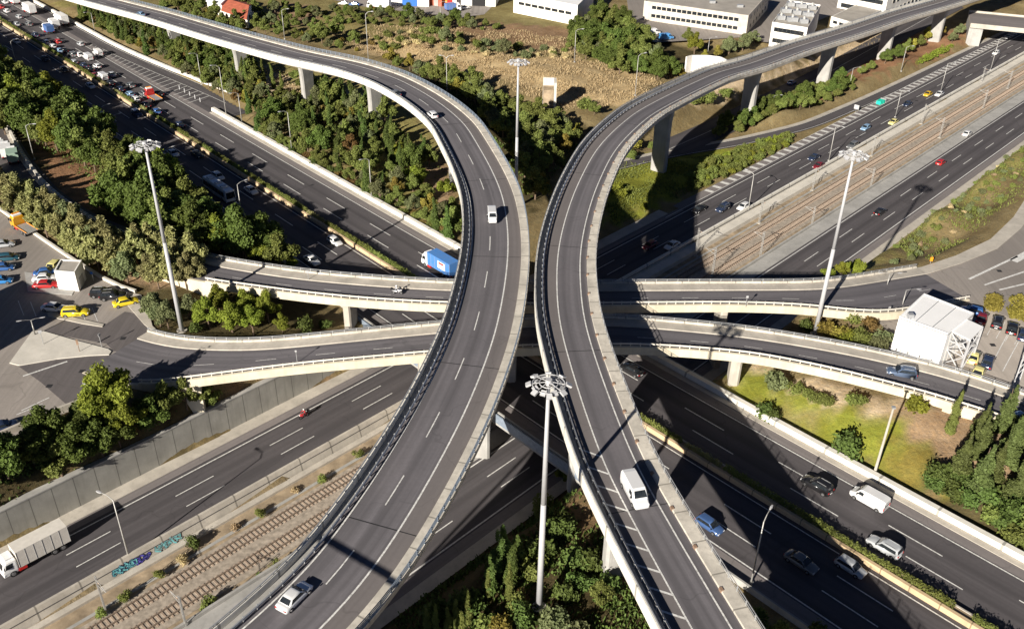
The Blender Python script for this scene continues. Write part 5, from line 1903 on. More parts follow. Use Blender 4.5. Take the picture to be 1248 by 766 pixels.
for kind, x, y, deg, col, lab in [
    ('hatchback', 1185, 378, 150, BLUE, 'blue hatchback in the shadow behind the white building'),
    ('sedan', 1197, 386, 60, DRED, 'dark red saloon beside the white building'),
    ('suv', 1216, 392, 60, BLACK, 'black estate car parked between red and black saloons'),
    ('sedan', 1234, 399, 60, BLACK, 'black saloon parked at the clipped hedge, second from the right edge'),
    ('sedan', 1248, 407, 60, NAVY, 'navy saloon cut by the right edge in the lot'),
    ('sedan', 1187, 434, 58, CREAM, 'pale yellow taxi behind the steel frame'),
    ('sedan', 1204, 440, 58, NAVY, 'dark blue saloon next to the pale taxis'),
    ('sedan', 1193, 452, 55, CREAM, 'pale yellow taxi nearest the overpass rail in the right lot'),
    ('hatchback', 1244, 508, 20, LBLUE, 'pale blue car at the right edge beside the pines'),
]:
    lot_car(kind, x, y, 4.5, deg, col, lab, PR)
FY = 'vehicles in the factory yard'
for kind, x, y, deg, col, lab in [
    ('lorry', 462, 9, 165, WHITE, 'long white lorry at the top edge in the factory yard'),
    ('hatchback', 501, 17, 170, BLUE, 'blue hatchback behind the long white lorry'),
    ('sedan', 419, 4, 170, WHITE, 'white saloon at the top edge, left of the long lorry'),
    ('sedan', 432, 5, 170, BLUE, 'blue saloon between the white saloon and the long lorry'),
    ('box_van', 552, 12, 25, (.1, .2, .5), 'blue and white flatbed lorry at the top edge'),
    ('sedan', 566, 9, 25, WHITE, 'white saloon right of the blue flatbed lorry'),
    ('van', 796, 40, 20, WHITE, 'white van parked before the factory hall'),
    ('van', 812, 46, 20, (.10, .35, .75), 'bright blue van parked before the factory hall'),
    ('sedan', 786, 36, 20, WHITE, 'white saloon parked left of the vans at the factory hall'),
]:
    lot_car(kind, x, y, 2.0, deg, col, lab, FY)
# teal crash cushion at the gore nose, and the small white post box before it
cc = thing('crash_cushion', 'bright teal crash cushion at the nose of the hatched strip', 'crash cushion')
p_ = P(1073, 124, ZB + .6)
m = MB()
for k in range(3):
    m.box((p_.x + BD[0] * (k * 1.0 - 1), p_.y + BD[1] * (k * 1.0 - 1), ZB + .55), (.9, 1.5 + .2 * k, 1.1), 'teal_paint', BP.head(0))
m.build('drum_row', cc)
m = MB()
m.box((p_.x + BD[0] * 2.2, p_.y + BD[1] * 2.2, ZB + .6), (.3, 1.9, 1.3), 'galvanised', BP.head(0))
m.build('back_plate', cc)

# ------------------------------------------------------------------ masts, lamps, poles, signs
def make_mast(loc, h, label, heads=16):
    o = thing('floodlight_mast', label, 'floodlight mast', loc, 0, 'high floodlight masts')
    m = MB()
    m.tube((0, 0, 0), (0, 0, h * .5), .42, .32, 'mast_paint', 14)
    m.tube((0, 0, h * .5), (0, 0, h), .32, .19, 'mast_paint', 14)
    m.build('pole', o, True)
    m = MB()
    m.tube((0, 0, -.4), (0, 0, .25), .9, .9, 'concrete', 14)
    m.build('base_plate', o)
    m = MB()
    n = 24
    for rr, zz in ((1.75, h - .35), (1.0, h - .2)):
        for k in range(n):
            a, b = 2 * math.pi * k / n, 2 * math.pi * (k + 1) / n
            m.tube((rr * math.cos(a), rr * math.sin(a), zz), (rr * math.cos(b), rr * math.sin(b), zz), .06, .06, 'mast_paint', 5, False)
    for k in range(8):
        a = 2 * math.pi * k / 8
        m.tube((0, 0, h - .05), (1.8 * math.cos(a), 1.8 * math.sin(a), h - .36), .05, .05, 'mast_paint', 5)
    m.tube((0, 0, h - .5), (0, 0, h + .25), .42, .34, 'mast_paint', 12)
    m.build('head_ring', o)
    for k in range(heads):
        a = 2 * math.pi * k / heads
        rr = 2.15 if k % 2 == 0 else 1.55
        m = MB()
        T = Matrix.Rotation(a, 4, 'Z') @ Matrix.Translation((rr, 0, h - .42 - (0.12 if k % 2 else 0))) @ Matrix.Rotation(R(28), 4, 'Y')
        m.box((0, 0, 0), (.62, .60, .22), 'mast_paint', 0, T)
        m.box((0.02, 0, -.13), (.52, .50, .05), 'lamp_clear', 0, T)
        m.build('floodlight', o)
    return register(o)

mast0 = make_mast((0, 0, 0), 34.6, 'tall white floodlight mast standing in the dark planting between the viaducts', 16)
p_ = G(657, 740)
mast0.location = (p_.x, p_.y, p_.z)
for (x, y, lab) in ((222, 403, 'tall white floodlight mast beside the car park on the left'),
                    (993, 408, 'tall white floodlight mast between the two overpasses on the right'),
                    (628.5, 253, 'tall white floodlight mast standing behind the left viaduct, farthest away')):
    c = copy_tree(mast0)
    p_ = G(x, y)
    c.location = (p_.x, p_.y, p_.z)
    c['label'] = lab
    c.name = 'floodlight_mast'

def make_lamp(h=10.5, arm=1.9, double=False, mat='pole_gray'):
    o = thing('street_lamp', 'lamp', 'street lamp', (0, 0, 0), 0, 'street lamps along the roads')
    m = MB()
    m.tube((0, 0, -.5), (0, 0, h - .6), .13, .075, mat, 8)
    m.build('pole', o, True)
    m = MB()
    m.box((0, 0, .1), (.5, .5, .4), 'concrete_gray')
    m.build('base_block', o)
    for sx in ((1, -1) if double else (1,)):
        m = MB()
        m.tube((0, 0, h - .65), (sx * arm * .45, 0, h - .12), .07, .055, mat, 6)
        m.tube((sx * arm * .45, 0, h - .12), (sx * arm, 0, h), .055, .045, mat, 6)
        m.build('arm', o)
        m = MB()
        m.loft([[(sx * (arm - .1), -.09, h - .06), (sx * (arm - .1), .09, h - .06), (sx * (arm - .1), .09, h + .06), (sx * (arm - .1), -.09, h + .06)],
                [(sx * (arm + .35), -.17, h - .05), (sx * (arm + .35), .17, h - .05), (sx * (arm + .35), .15, h + .12), (sx * (arm + .35), -.15, h + .12)],
                [(sx * (arm + .75), -.10, h + .0), (sx * (arm + .75), .10, h + .0), (sx * (arm + .75), .09, h + .10), (sx * (arm + .75), -.09, h + .10)]], 'mast_paint')
        m.build('lamp_head', o)
    return register(o)
lamp0 = make_lamp()
lampd = make_lamp(10.5, 1.5, True)
used_l = set()
def lamp(x, y, z, hd, label, hpx=None, src=None, h=None):
    """foot at a pixel on level z (None: on the ground); hd = direction of the arm"""
    src = src or lamp0
    c = src if src not in used_l else copy_tree(src)
    used_l.add(src)
    p = G(x, y) if z is None else P(x, y, z)
    c.location = p
    c.rotation_euler = (0, 0, hd)
    c['label'] = label
    c.name = 'street_lamp'
    if h:
        c.scale = (1, 1, h / 10.5)
    return c
ah = AP.head(50)
bh = BP.head(0)
TOA, TOB = ah - math.pi / 2, bh - math.pi / 2   # pointing right of each axis
for x, y, z, hd, lab, hh in [
    (130, 164, 0, TOA, 'grey lamp post in the shade by the white hatchback, upper one of a pair', 8),
    (143, 176, 0, TOA, 'grey lamp post in the shade, lower one of a pair behind the trees', 8),
    (207, 219, 0, TOA, 'grey lamp post beside the white saloon in the shade', 8),
    (20, 79, 0, TOA, 'grey lamp post in the shade at the far left edge of the motorway', 8),
    (295, 265, 0, TOA, 'grey lamp post just right of the bus', 8.5),
    (42, 194, 3.7, 0, 'thin grey lamp post beside the left slip road barrier', 9),
    (116, 40, 0, TOA + math.pi, 'lamp post behind the outer barrier, right of the lorries in the jam', 7.5),
    (201, 53, None, 0, 'thin pale lamp post among trees by the left viaduct parapet', 6),
    (246, 103, 0, TOA + math.pi, 'lamp post on the exit lane barrier, upper one of three', 10),
    (276, 142, 0.2, TOA + math.pi, 'tall lamp post at the end of the exit lane, left of two', 15),
    (295, 150, 0.2, TOA + math.pi, 'lamp post at the end of the exit lane, right of two', 9),
    (356, 186, 0.1, TOA + math.pi, 'lamp post behind the white barrier before the cypress trees', 11.5),
    (453, 243, 0.1, TOA + math.pi, 'thin lamp post on the white barrier below the round green trees', 10.5),
    (347, 48, None, 0, 'thin lamp post in the field at top left behind the left viaduct', 10.5),
    (449, 74, None, 0, 'thin lamp post on the far side of the left viaduct, in dry grass', 16),
    (537, 32, None, 0, 'lamp post by the yard at the top, right of the workshops', 9),
    (700, 76, None, 0, 'thin pole in the dry field left of the tree clump', 11),
    (774, 117, None, math.pi * 0.1, 'lamp post with an arm beside the bend of the right viaduct', 13),
    (862, 70, None, 0, 'lamp post by the factory hall, behind the right viaduct', 7),
    (940, 138, None, 0, 'lamp post at the trees under the right viaduct, beside the middle pier', 6),
    (1035, 107, None, 0, 'lamp post between two clumps of trees under the right viaduct', 7),
    (1098, 87, None, 0, 'lamp post beside the clipped hedge at upper right', 9),
    (1010, 196, ZB, TOB, 'lamp post on the hatched strip, nearest the high mast', 10.5),
    (1091, 143, ZB, TOB, 'lamp post beside the cream taxi at upper right', 9),
    (1146, 113, ZB, TOB, 'lamp post beside the white saloon by the orange taxi', 10.5),
    (1207, 86, ZB, TOB, 'lamp post farthest up the upper right carriageway', 12),
    (912, 255, ZB, TOB + math.pi, 'lamp post beside the white hatchback at the barrier', 10),
    (157, 679, ZB, bh + math.pi * .62, 'curved lamp post on the graffiti wall, beside the lorry', 11.5),
    (915, 711, 0, ah - math.pi / 2 + .25, 'lamp post with a bright head at the lower right shoulder', 11.5),
    (1098, 378, 4.5, 0, 'short lamp post at the far end of the white building', 4.5),
]:
    lamp(x, y, z, hd, lab, h=hh)
l_ = lamp(43, 408, 3.6, R(20), 'short twin lamp post on the pavement island', src=lampd, h=3.2)
l_ = lamp(1080, 352, None, 0, 'thin grey twin lamp at the far kerb of the right street', src=lampd, h=3.5)
l_ = lamp(545, 120, None, math.pi, 'grey pole with twin lamp beside the outer kerb of the left viaduct', src=lampd, h=13)
# leaning bare pole at the lower right grass
bp_ = thing('utility_pole', 'thick pale bare pole in the grass at the lower right barrier', 'utility pole')
p_ = P(1066, 575, .4)
m = MB()
m.tube((p_.x, p_.y, -.4), (p_.x + .2, p_.y + .2, 12.2), .22, .15, 'concrete', 8)
m.build('pole', bp_)
m = MB()
m.box((p_.x + .2, p_.y + .2, 12.25), (.5, .5, .25), 'galvanised')
m.build('cap', bp_)
rp_ = thing('sign_post', 'white lattice sign pole at the right edge beside the lot', 'sign pole')
p_ = P(1236, 474, 4.5)
m = MB()
for dx in (-.35, .35):
    m.tube((p_.x + dx, p_.y, 4.4), (p_.x + dx, p_.y, 16), .12, .10, 'mast_paint', 6)
for k in range(9):
    m.tube((p_.x - .35, p_.y, 5 + k * 1.2), (p_.x + .35, p_.y, 6.2 + k * 1.2), .06, .06, 'mast_paint', 5)
m.build('lattice', rp_)
m = MB()
m.box((p_.x, p_.y, 4.6), (1.6, 1.2, .4), 'concrete')
m.build('base_block', rp_)

# overhead line poles of the railway
def make_catenary():
    o = thing('catenary_pole', 'pole', 'overhead line pole', (0, 0, 0), 0, 'overhead line poles of the railway')
    m = MB()
    for dx in (-.16, .16):
        m.box((dx, 0, 3.4), (.07, .2, 7.4), 'pole_gray')
    for k in range(12):
        m.box((0, 0, .3 + k * .62), (.34, .06, .07), 'pole_gray')
    m.build('pole', o)
    m = MB()
    m.tube((0, 0, 6.6), (2.6, 0, 6.2), .05, .04, 'pole_gray', 6)
    m.tube((0, 0, 5.5), (2.4, 0, 6.15), .04, .04, 'pole_gray', 6)
    m.build('bracket', o)
    m = MB()
    m.tube((.5, 0, 6.35), (.8, 0, 6.42), .1, .1, 'pole_rust', 8)
    m.build('insulator', o)
    m = MB()
    m.box((0, 0, -.1), (.9, .9, .5), 'concrete')
    m.build('footing', o)
    return register(o)
cat0 = make_catenary()
for k, (x, y, lab) in enumerate([
    (130, 748, 'rusty grey overhead line pole at the lower left, left of the graffiti'),
    (229, 772, 'pale overhead line pole at the bottom edge beside the rails'),
    (868, 337, 'overhead line pole nearest the far overpass, at the shadow edge'),
    (848, 312, 'overhead line pole in the shadow by the pale barrier'),
    (926, 316, 'overhead line pole beside the rails, lowest in the sun'),
    (925, 272, 'overhead line pole beside the pale barrier, lowest in the sun'),
    (988, 281, 'overhead line pole beside the rails left of the high mast'),
    (990, 232, 'overhead line pole beside the pale barrier left of the high mast'),
    (1060, 232, 'overhead line pole beside the rails right of the high mast'),
    (1062, 190, 'overhead line pole beside the pale barrier right of the high mast'),
    (1123, 151, 'overhead line pole beside the barrier opposite the cream taxi'),
    (1145, 168, 'overhead line pole beside the rails opposite the white saloon'),
    (1198, 132, 'overhead line pole beside the rails, second from the far end'),
    (1195, 104, 'overhead line pole beside the barrier at the far end'),
    (1228, 108, 'overhead line pole beside the rails, at the far end'),
]):
    c = cat0 if k == 0 else copy_tree(cat0)
    p_ = P(x, y, ZRAIL)
    c.location = p_
    s_, t_ = BP.near(p_.x, p_.y)
    c.rotation_euler = (0, 0, bh + (math.pi / 2 if t_ > 6.5 * K else -math.pi / 2))
    c['label'] = lab
    c.name = 'catenary_pole'
    c.scale = (1, 1, 1.0 if y > 300 else .9)

def sign(x, y, z, h, w_, hh, mat, label, hd=0.0, post='galvanised'):
    p = P(x, y, z)
    o = thing('road_sign', label, 'sign', p, hd)
    m = MB()
    m.tube((0, 0, -.3), (0, 0, h), .06, .06, post, 6)
    m.build('post', o)
    m = MB()
    m.box((0, -.09, h - hh / 2), (w_, .06, hh), mat)
    m.build('sign_plate', o)
sign(97, 428, 3.7, 2.4, .35, 1.0, 'pole_rust', 'rust coloured post with a narrow plate on the pavement island', .3, 'pole_rust')
sign(124, 422, 3.7, 2.6, .5, .5, 'mast_paint', 'small pale sign at the tip of the pavement island', 1.2)
sign(53, 419, 3.7, 2.8, .55, .55, 'mast_paint', 'small white sign near the twin lamp on the island', .5)
sign(105, 474, 3.6, 1.6, .5, .6, 'mast_paint', 'small white sign behind the big pine', 0)
sign(114, 342, 3.6, 2.0, .5, .5, 'blue_paint', 'small blue sign right of the kiosk', 0)
sign(376, 340, 7.7, 1.8, .5, .5, 'mast_paint', 'small white sign on the far overpass, left part', 0)
sign(362, 439, 7.2, 2.0, .3, .3, 'mast_paint', 'small white sign on the near overpass, left part', 0)
sign(909, 372, 8.0, 2.0, .4, .4, 'mast_paint', 'small grey sign on the far overpass, right part', 0)
sign(1081, 386, 5.0, 2.2, .5, .6, 'mast_paint', 'small white sign where the far overpass meets the street', .4)
sign(1043, 136, ZB, 2.2, 1.6, 1.4, 'mast_paint', 'white arrow board at the tip of the dividing barrier', BP.head(0) - math.pi / 2)
sign(1134, 320, 4.6, 1.3, .6, .9, 'amber', 'short orange and white marker at the kerb of the right street', 0)
# railing post row along the end of the exit lane gore
bo = thing('bollard_row', 'row of white gate bollards at the end of the exit lane', 'bollards')
m = MB()
for k in range(5):
    p_ = P(219 + k * 6.3, 109 + k * 3.8, 0)
    m.box((p_.x, p_.y, .6), (.22, .22, 1.3), 'mast_paint')
m.build('posts', bo)

# ------------------------------------------------------------------ graffiti on the trackside wall
def graffiti(px0, px1, py0, py1, col, edge, seed, label):
    rr = random.Random(seed)
    a, b = P(px0, py0, ZB - .8), P(px1, py1, ZB - .8)
    s0, s1 = BP.near(a.x, a.y)[0], BP.near(b.x, b.y)[0]
    o = thing('graffiti', label, 'graffiti')
    def pt(s, v, out):   # v: 0..1 up the sloping wall face
        t = (-0.55 - 0.62 * v) * K
        z = -1.55 + 2.2 * v
        return BP.pt(s, t + out, z)
    strokes = []
    s = s0
    while s < s1:
        wl = rr.uniform(.55, 1.15)
        n = rr.randint(3, 5)
        a0 = rr.uniform(0, 6.28)
        pts = []
        for q in range(n + 3):
            a = a0 + q * rr.uniform(.7, 1.5)
            pts.append((s + wl * (.5 + .55 * math.cos(a)), .45 + .23 * math.sin(a) * rr.uniform(.6, 1.2)))
        strokes.append(pts)
        s += wl * rr.uniform(.6, .85)
    for nm, mat, wd_, out in (('outline', edge, .34, .012), ('fill', col, .20, .03)):
        m = MB()
        for pts in strokes:
            for (sa, va), (sb, vb) in zip(pts[:-1], pts[1:]):
                p, q = pt(sa, va, out), pt(sb, vb, out)
                d = (q - p).normalized()
                nrm = (pt(sa, .1, 1) - pt(sa, .1, 0)).normalized()
                e = d.cross(nrm).normalized() * wd_ / 2
                ex = d * wd_ * .35
                m.face([p - e - ex, q - e + ex, q + e + ex, p + e - ex], mat)
                out += .0007
        m.build(nm, o)
graffiti(139, 166, 702, 689, 'cyan_paint', 'navy_paint', 3, 'cyan and dark blue graffiti scrawl on the trackside wall, left of two')
graffiti(166, 181, 689, 681, 'violet_paint', 'navy_paint', 11, 'violet graffiti scrawl on the trackside wall between the cyan ones')
graffiti(190, 219, 672, 658, 'cyan_paint', 'galvanised', 5, 'pale cyan graffiti scrawl on the trackside wall, right of two')

# ------------------------------------------------------------------ plants
def leaf_mesh(name, clumps, n, size, mat, rng, up=0.35, shell=0.55, stretch=1.0):
    """n leaf sprays spread through the volume of ellipsoid clumps (x, y, z, rx, ry, rz)"""
    c = np.array(clumps, float)
    wgt = (c[:, 3] * c[:, 4] * c[:, 5]) ** 0.7
    k = rng.choice(len(c), n, p=wgt / wgt.sum())
    d = rng.normal(size=(n, 3)); d /= np.linalg.norm(d, axis=1)[:, None]
    r = shell + (1 - shell) * rng.random(n) ** 0.6
    r *= 1 + 0.16 * rng.normal(size=n)
    p = c[k, :3] + d * r[:, None] * c[k, 3:6]
    nrm = d * 0.9 + rng.normal(size=(n, 3)) * 0.65
    nrm[:, 2] += up
    nrm /= np.linalg.norm(nrm, axis=1)[:, None]
    a = np.cross(nrm, rng.normal(size=(n, 3))); a /= np.linalg.norm(a, axis=1)[:, None]
    b = np.cross(nrm, a)
    s = size * (0.55 + 0.9 * rng.random(n))
    s1 = s[:, None] * stretch
    s2 = s[:, None] * (0.45 + 0.4 * rng.random(n))[:, None]
    bend = nrm * (s * 0.25)[:, None]
    v = np.stack([p - a * s1 - bend, p - b * s2, p + a * s1 - bend, p + b * s2], 1).reshape(-1, 3)
    v[:, 2] = np.maximum(v[:, 2], 0.02)
    f = np.arange(4 * n).reshape(n, 4)
    me = bpy.data.meshes.new(name)
    me.from_pydata(v.tolist(), [], f.tolist())
    ct = rng.random(len(c))
    tint = np.clip(0.5 * ct[k] + 0.5 * rng.random(n), 0, 1)
    at = me.attributes.new('tint', 'FLOAT', 'FACE')
    at.data.foreach_set('value', tint.astype(np.float32))
    me.materials.append(MATS[mat])
    return me

def trunk_mesh(h, r, limbs, rng, mat='bark'):
    m = MB()
    bend = [Vector((0, 0, -.3))]
    for k in range(1, 4):
        bend.append(Vector((rng.normal() * .10 * k, rng.normal() * .10 * k, h * k / 3)))
    for k in range(3):
        m.tube(bend[k], bend[k + 1], r * (1 - .25 * k), r * (1 - .25 * (k + 1)), mat, 7)
    for lx, ly, lz in limbs:
        z0 = min(lz * .55, h * .9)
        b = bend[2] * (z0 / h) if h else bend[0]
        m.tube((b.x, b.y, z0), (lx * .8, ly * .8, lz), r * .45, r * .15, mat, 5)
    return m.mesh('trunk')

def tree_proto(name, cat, crown_clumps, n, leaf, mat, th, tr, seed, **kw):
    rng = np.random.default_rng(seed)
    o = thing(name, 'plant', cat)
    t = bpy.data.objects.new('trunk', trunk_mesh(th, tr, [(c[0], c[1], c[2]) for c in crown_clumps[:7]], rng))
    c = bpy.data.objects.new('crown', leaf_mesh('crown', crown_clumps, n, leaf, mat, rng, **kw))
    for q in (t, c):
        COL.objects.link(q)
        q.parent = o
    CHILDREN[o] = [t, c]
    return o

def clumps_broad(rng, h, rad, n):
    out = []
    n = int(n * 1.35)
    for i in range(n):
        a = rng.random() * 6.28
        q = math.sqrt(rng.random()) * rad * (.70 + .28 * rng.random())
        z = h * (.34 + .52 * rng.random() * (1 - .45 * q / rad))
        r = rad * (.20 + .24 * rng.random())
        out.append((q * math.cos(a), q * math.sin(a), z, r, r, r * .78))
    out.append((0, 0, h * .84, rad * .34, rad * .34, h * .15))
    return out

def clumps_cypress(rng, h, rad, n=7, lean=0.0):
    out = []
    for i in range(n):
        u = (i + .5) / n
        r = rad * (1.05 - u ** 1.6) * (.8 + .35 * rng.random()) + .12
        out.append((rng.normal() * rad * .22, rng.normal() * rad * .22, h * (.05 + .93 * u), r, r, h / n * .8))
    return out

def clumps_spire(rng, h, rad):
    out = []
    for i in range(13):
        u = (i + .5) / 13
        r = rad * (1 - u) + .15
        for j in range(2 if u < .75 else 1):
            a = rng.random() * 6.28
            q = r * .55 * rng.random()
            out.append((q * math.cos(a), q * math.sin(a), h * (.08 + .90 * u), r * (.45 + .3 * rng.random()), r * (.45 + .3 * rng.random()), h * .075))
    return out

g_ = np.random.default_rng(42)
PL = {}
PL['leafy'] = [tree_proto('leafy_tree', 'tree', clumps_broad(g_, 8.5, 3.6, 15), 5760, 0.272, 'leaf_dark', 5.0, .26, i) for i in range(3)]
PL['leafy_mid'] = [tree_proto('broadleaf_tree', 'tree', clumps_broad(g_, 7.5, 3.0, 13), 4800, 0.256, 'leaf_mid', 4.5, .22, 10 + i) for i in range(3)]
PL['pine'] = [tree_proto('pine_tree', 'tree', clumps_broad(g_, 8.0, 2.7, 16), 6720, 0.192, 'leaf_bright', 5.5, .24, 20 + i, up=.6) for i in range(3)]
PL['gum'] = [tree_proto('gum_tree', 'tree', clumps_broad(g_, 8.0, 2.3, 15), 5120, 0.216, 'leaf_olive', 5.5, .2, 30 + i, up=0.0, stretch=1.4) for i in range(3)]
PL['graygreen'] = [tree_proto('olive_tree', 'tree', clumps_broad(g_, 6.0, 2.7, 12), 4800, 0.208, 'leaf_gray', 3.5, .22, 40 + i) for i in range(2)]
PL['cypress'] = [tree_proto('cypress_tree', 'tree', clumps_cypress(g_, 9.0, .95), 3520, 0.176, 'leaf_cypress_shade', 3.0, .14, 50 + i, up=.8, stretch=1.5) for i in range(3)]
PL['slim'] = [tree_proto('cypress_tree', 'tree', clumps_cypress(g_, 9.0, .62, 9), 3200, 0.152, 'leaf_mid', 3.0, .12, 60 + i, up=.9, stretch=1.5) for i in range(2)]
PL['spire'] = [tree_proto('conifer_tree', 'tree', clumps_spire(g_, 9.5, 2.1), 5760, 0.192, 'leaf_conifer', 8.5, .17, 70 + i, up=.5) for i in range(3)]
PL['round'] = [tree_proto('round_tree', 'tree', clumps_broad(g_, 4.8, 2.3, 14), 4800, 0.192, 'leaf_mid', 2.2, .16, 80 + i) for i in range(3)]
PL['roundbright'] = [tree_proto('round_tree', 'tree', clumps_broad(g_, 4.8, 2.4, 14), 4800, 0.192, 'leaf_bright', 2.2, .16, 90 + i) for i in range(2)]
PL['rust'] = [tree_proto('leafy_tree', 'tree', clumps_broad(g_, 6.5, 2.6, 11), 4160, 0.224, 'leaf_rust', 4.0, .18, 95)]
PL['yellow'] = [tree_proto('leafy_tree', 'tree', clumps_broad(g_, 5.5, 2.2, 11), 4160, 0.208, 'leaf_yellow', 3.0, .18, 97)]

def bush_proto(name, mat, h, rad, n, leaf, seed, stems=3):
    rng = np.random.default_rng(seed)
    o = thing(name, 'bush', 'bush')
    cl = [(rng.normal() * rad * .35, rng.normal() * rad * .35, h * (.35 + .3 * rng.random()), rad * (.45 + .3 * rng.random()), rad * (.45 + .3 * rng.random()), h * (.36 + .14 * rng.random())) for _ in range(6)]
    m = MB()
    for k in range(stems):
        a = 6.28 * k / stems
        m.tube((0, 0, -.2), (rad * .4 * math.cos(a), rad * .4 * math.sin(a), h * .6), .06, .025, 'bark', 5)
    s = bpy.data.objects.new('stem', m.mesh('stem'))
    c = bpy.data.objects.new('foliage', leaf_mesh('foliage', cl, n, leaf, mat, rng, .4, .4))
    for q in (s, c):
        COL.objects.link(q)
        q.parent = o
    CHILDREN[o] = [s, c]
    return o
PL['bush'] = [bush_proto('bush', 'leaf_mid', 1.8, 1.3, 900, .17, 100 + i) for i in range(3)]
PL['bushdark'] = [bush_proto('bush', 'leaf_cypress_shade', 2.0, 1.4, 900, .18, 110 + i) for i in range(2)]
PL['bushbright'] = [bush_proto('bush', 'leaf_bright', 1.6, 1.2, 800, .17, 120 + i) for i in range(2)]
PL['bushgray'] = [bush_proto('bush', 'leaf_gray', 1.7, 1.3, 800, .17, 130 + i) for i in range(2)]
PL['bushrust'] = [bush_proto('bush', 'leaf_rust', 1.6, 1.2, 800, .17, 140)]
PL['bushyellow'] = [bush_proto('bush', 'leaf_yellow', 1.8, 1.3, 800, .17, 145)]
PL['scrub'] = [bush_proto('scrub_bush', 'dry_scrub', 1.2, 1.2, 600, .15, 150 + i) for i in range(2)]
PHRASE = {'leafy': 'dark leafy tree', 'leafy_mid': 'mid green leafy tree', 'pine': 'bright green pine', 'gum': 'olive gum tree', 'graygreen': 'grey green tree', 'cypress': 'slim dark cypress', 'slim': 'slim green cypress',
          'spire': 'ragged conifer', 'round': 'round green tree', 'roundbright': 'round bright green tree', 'rust': 'rust tinted tree', 'yellow': 'yellowish tree', 'bush': 'green bush', 'bushdark': 'dark bush', 'bushbright': 'bright green bush',
          'bushgray': 'grey green bush', 'bushrust': 'rust brown bush', 'bushyellow': 'yellowish bush', 'scrub': 'dry scrub bush'}
UNITS = ['', 'first', 'second', 'third', 'fourth', 'fifth', 'sixth', 'seventh', 'eighth', 'ninth', 'tenth', 'eleventh', 'twelfth', 'thirteenth', 'fourteenth', 'fifteenth', 'sixteenth', 'seventeenth', 'eighteenth', 'nineteenth']
TENS = {2: ('twentieth', 'twenty'), 3: ('thirtieth', 'thirty'), 4: ('fortieth', 'forty'), 5: ('fiftieth', 'fifty'), 6: ('sixtieth', 'sixty'), 7: ('seventieth', 'seventy'), 8: ('eightieth', 'eighty'), 9: ('ninetieth', 'ninety')}
def ordinal(n):
    if n < 20:
        return UNITS[n]
    if n >= 100:
        return 'hundred and ' + ordinal(n - 100) if n > 100 else 'hundredth'
    t, u = divmod(n, 10)
    return TENS[t][0] if u == 0 else TENS[t][1] + '-' + UNITS[u]

USEDP = set()
def put(kind, p, size, rz, label, group, zs=1.0):
    src = PL[kind][random.randrange(len(PL[kind]))]
    c = src if src not in USEDP else copy_tree(src)
    USEDP.add(src)
    c.location = p
    c.rotation_euler = (random.uniform(-.04, .04), random.uniform(-.04, .04), rz)
    c.scale = (size, size, size * zs)
    c['label'] = label
    c['group'] = group
    return c

def plant_set(items, group, where, mark, mark_px, zs=(0.9, 1.15)):
    """items: (kind, point, size). Each gets a label that counts it off from a landmark"""
    mk = G(*mark_px)
    by = {}
    for it in items:
        by.setdefault(it[0], []).append(it)
    for kind, lst in by.items():
        lst.sort(key=lambda q: (q[1] - mk).length)
        for i, (k, p, sz) in enumerate(lst):
            lab = f'{PHRASE[k]} {where}, {ordinal(i + 1)} from {mark}' if len(lst) > 1 else f'{PHRASE[k]} {where}, the only one there'
            put(k, p, sz, random.uniform(0, 6.28), lab, group, random.uniform(*zs))

def scatter(poly_px, gap, kinds, size, limit=400, avoid=(), jitter_seed=1):
    rr = random.Random(jitter_seed)
    poly = [tuple(G(*q)[:2]) for q in poly_px]
    xs, ys = [p[0] for p in poly], [p[1] for p in poly]
    av = [([tuple(G(*q)[:2]) for q in a]) for a in avoid]
    pts, out = [], []
    area = (max(xs) - min(xs)) * (max(ys) - min(ys))
    for _ in range(int(area / gap ** 2 * 14) + 60):
        x, y = rr.uniform(min(xs), max(xs)), rr.uniform(min(ys), max(ys))
        X, Y = np.array([x]), np.array([y])
        if poly_sd(X, Y, poly)[0] > 0 or any(poly_sd(X, Y, a)[0] < 0 for a in av):
            continue
        if any((x - a) ** 2 + (y - b) ** 2 < gap * gap for a, b in pts):
            continue
        sa, ta = a_st(x, y)
        sb, tb_ = b_st(x, y)
        if -14 * K < ta < 15 * K or (-13 * K < tb_ < 29 * K):
            continue
        pts.append((x, y))
        ks = [k for k, _ in kinds]
        k = rr.choices(ks, [q for _, q in kinds])[0]
        sz, g = rr.uniform(*size), zt1(x, y)
        for vp, reach in ((LP, 8.5), (RP, 7.5)):     # keep crowns below the viaduct decks
            q = np.hypot(vp.p[:, 0] - x, vp.p[:, 1] - y)
            i = int(np.argmin(q))
            if q[i] < reach:
                sz = min(sz, (vp.p[i, 2] - 3.0 - g) / 10.5)
        if sz < .3:
            continue
        out.append((k, Vector((x, y, g)), sz))
        if len(out) >= limit:
            break
    return out

def explicit(lst):
    return [(k, G(x, y), s) for k, x, y, s in lst]

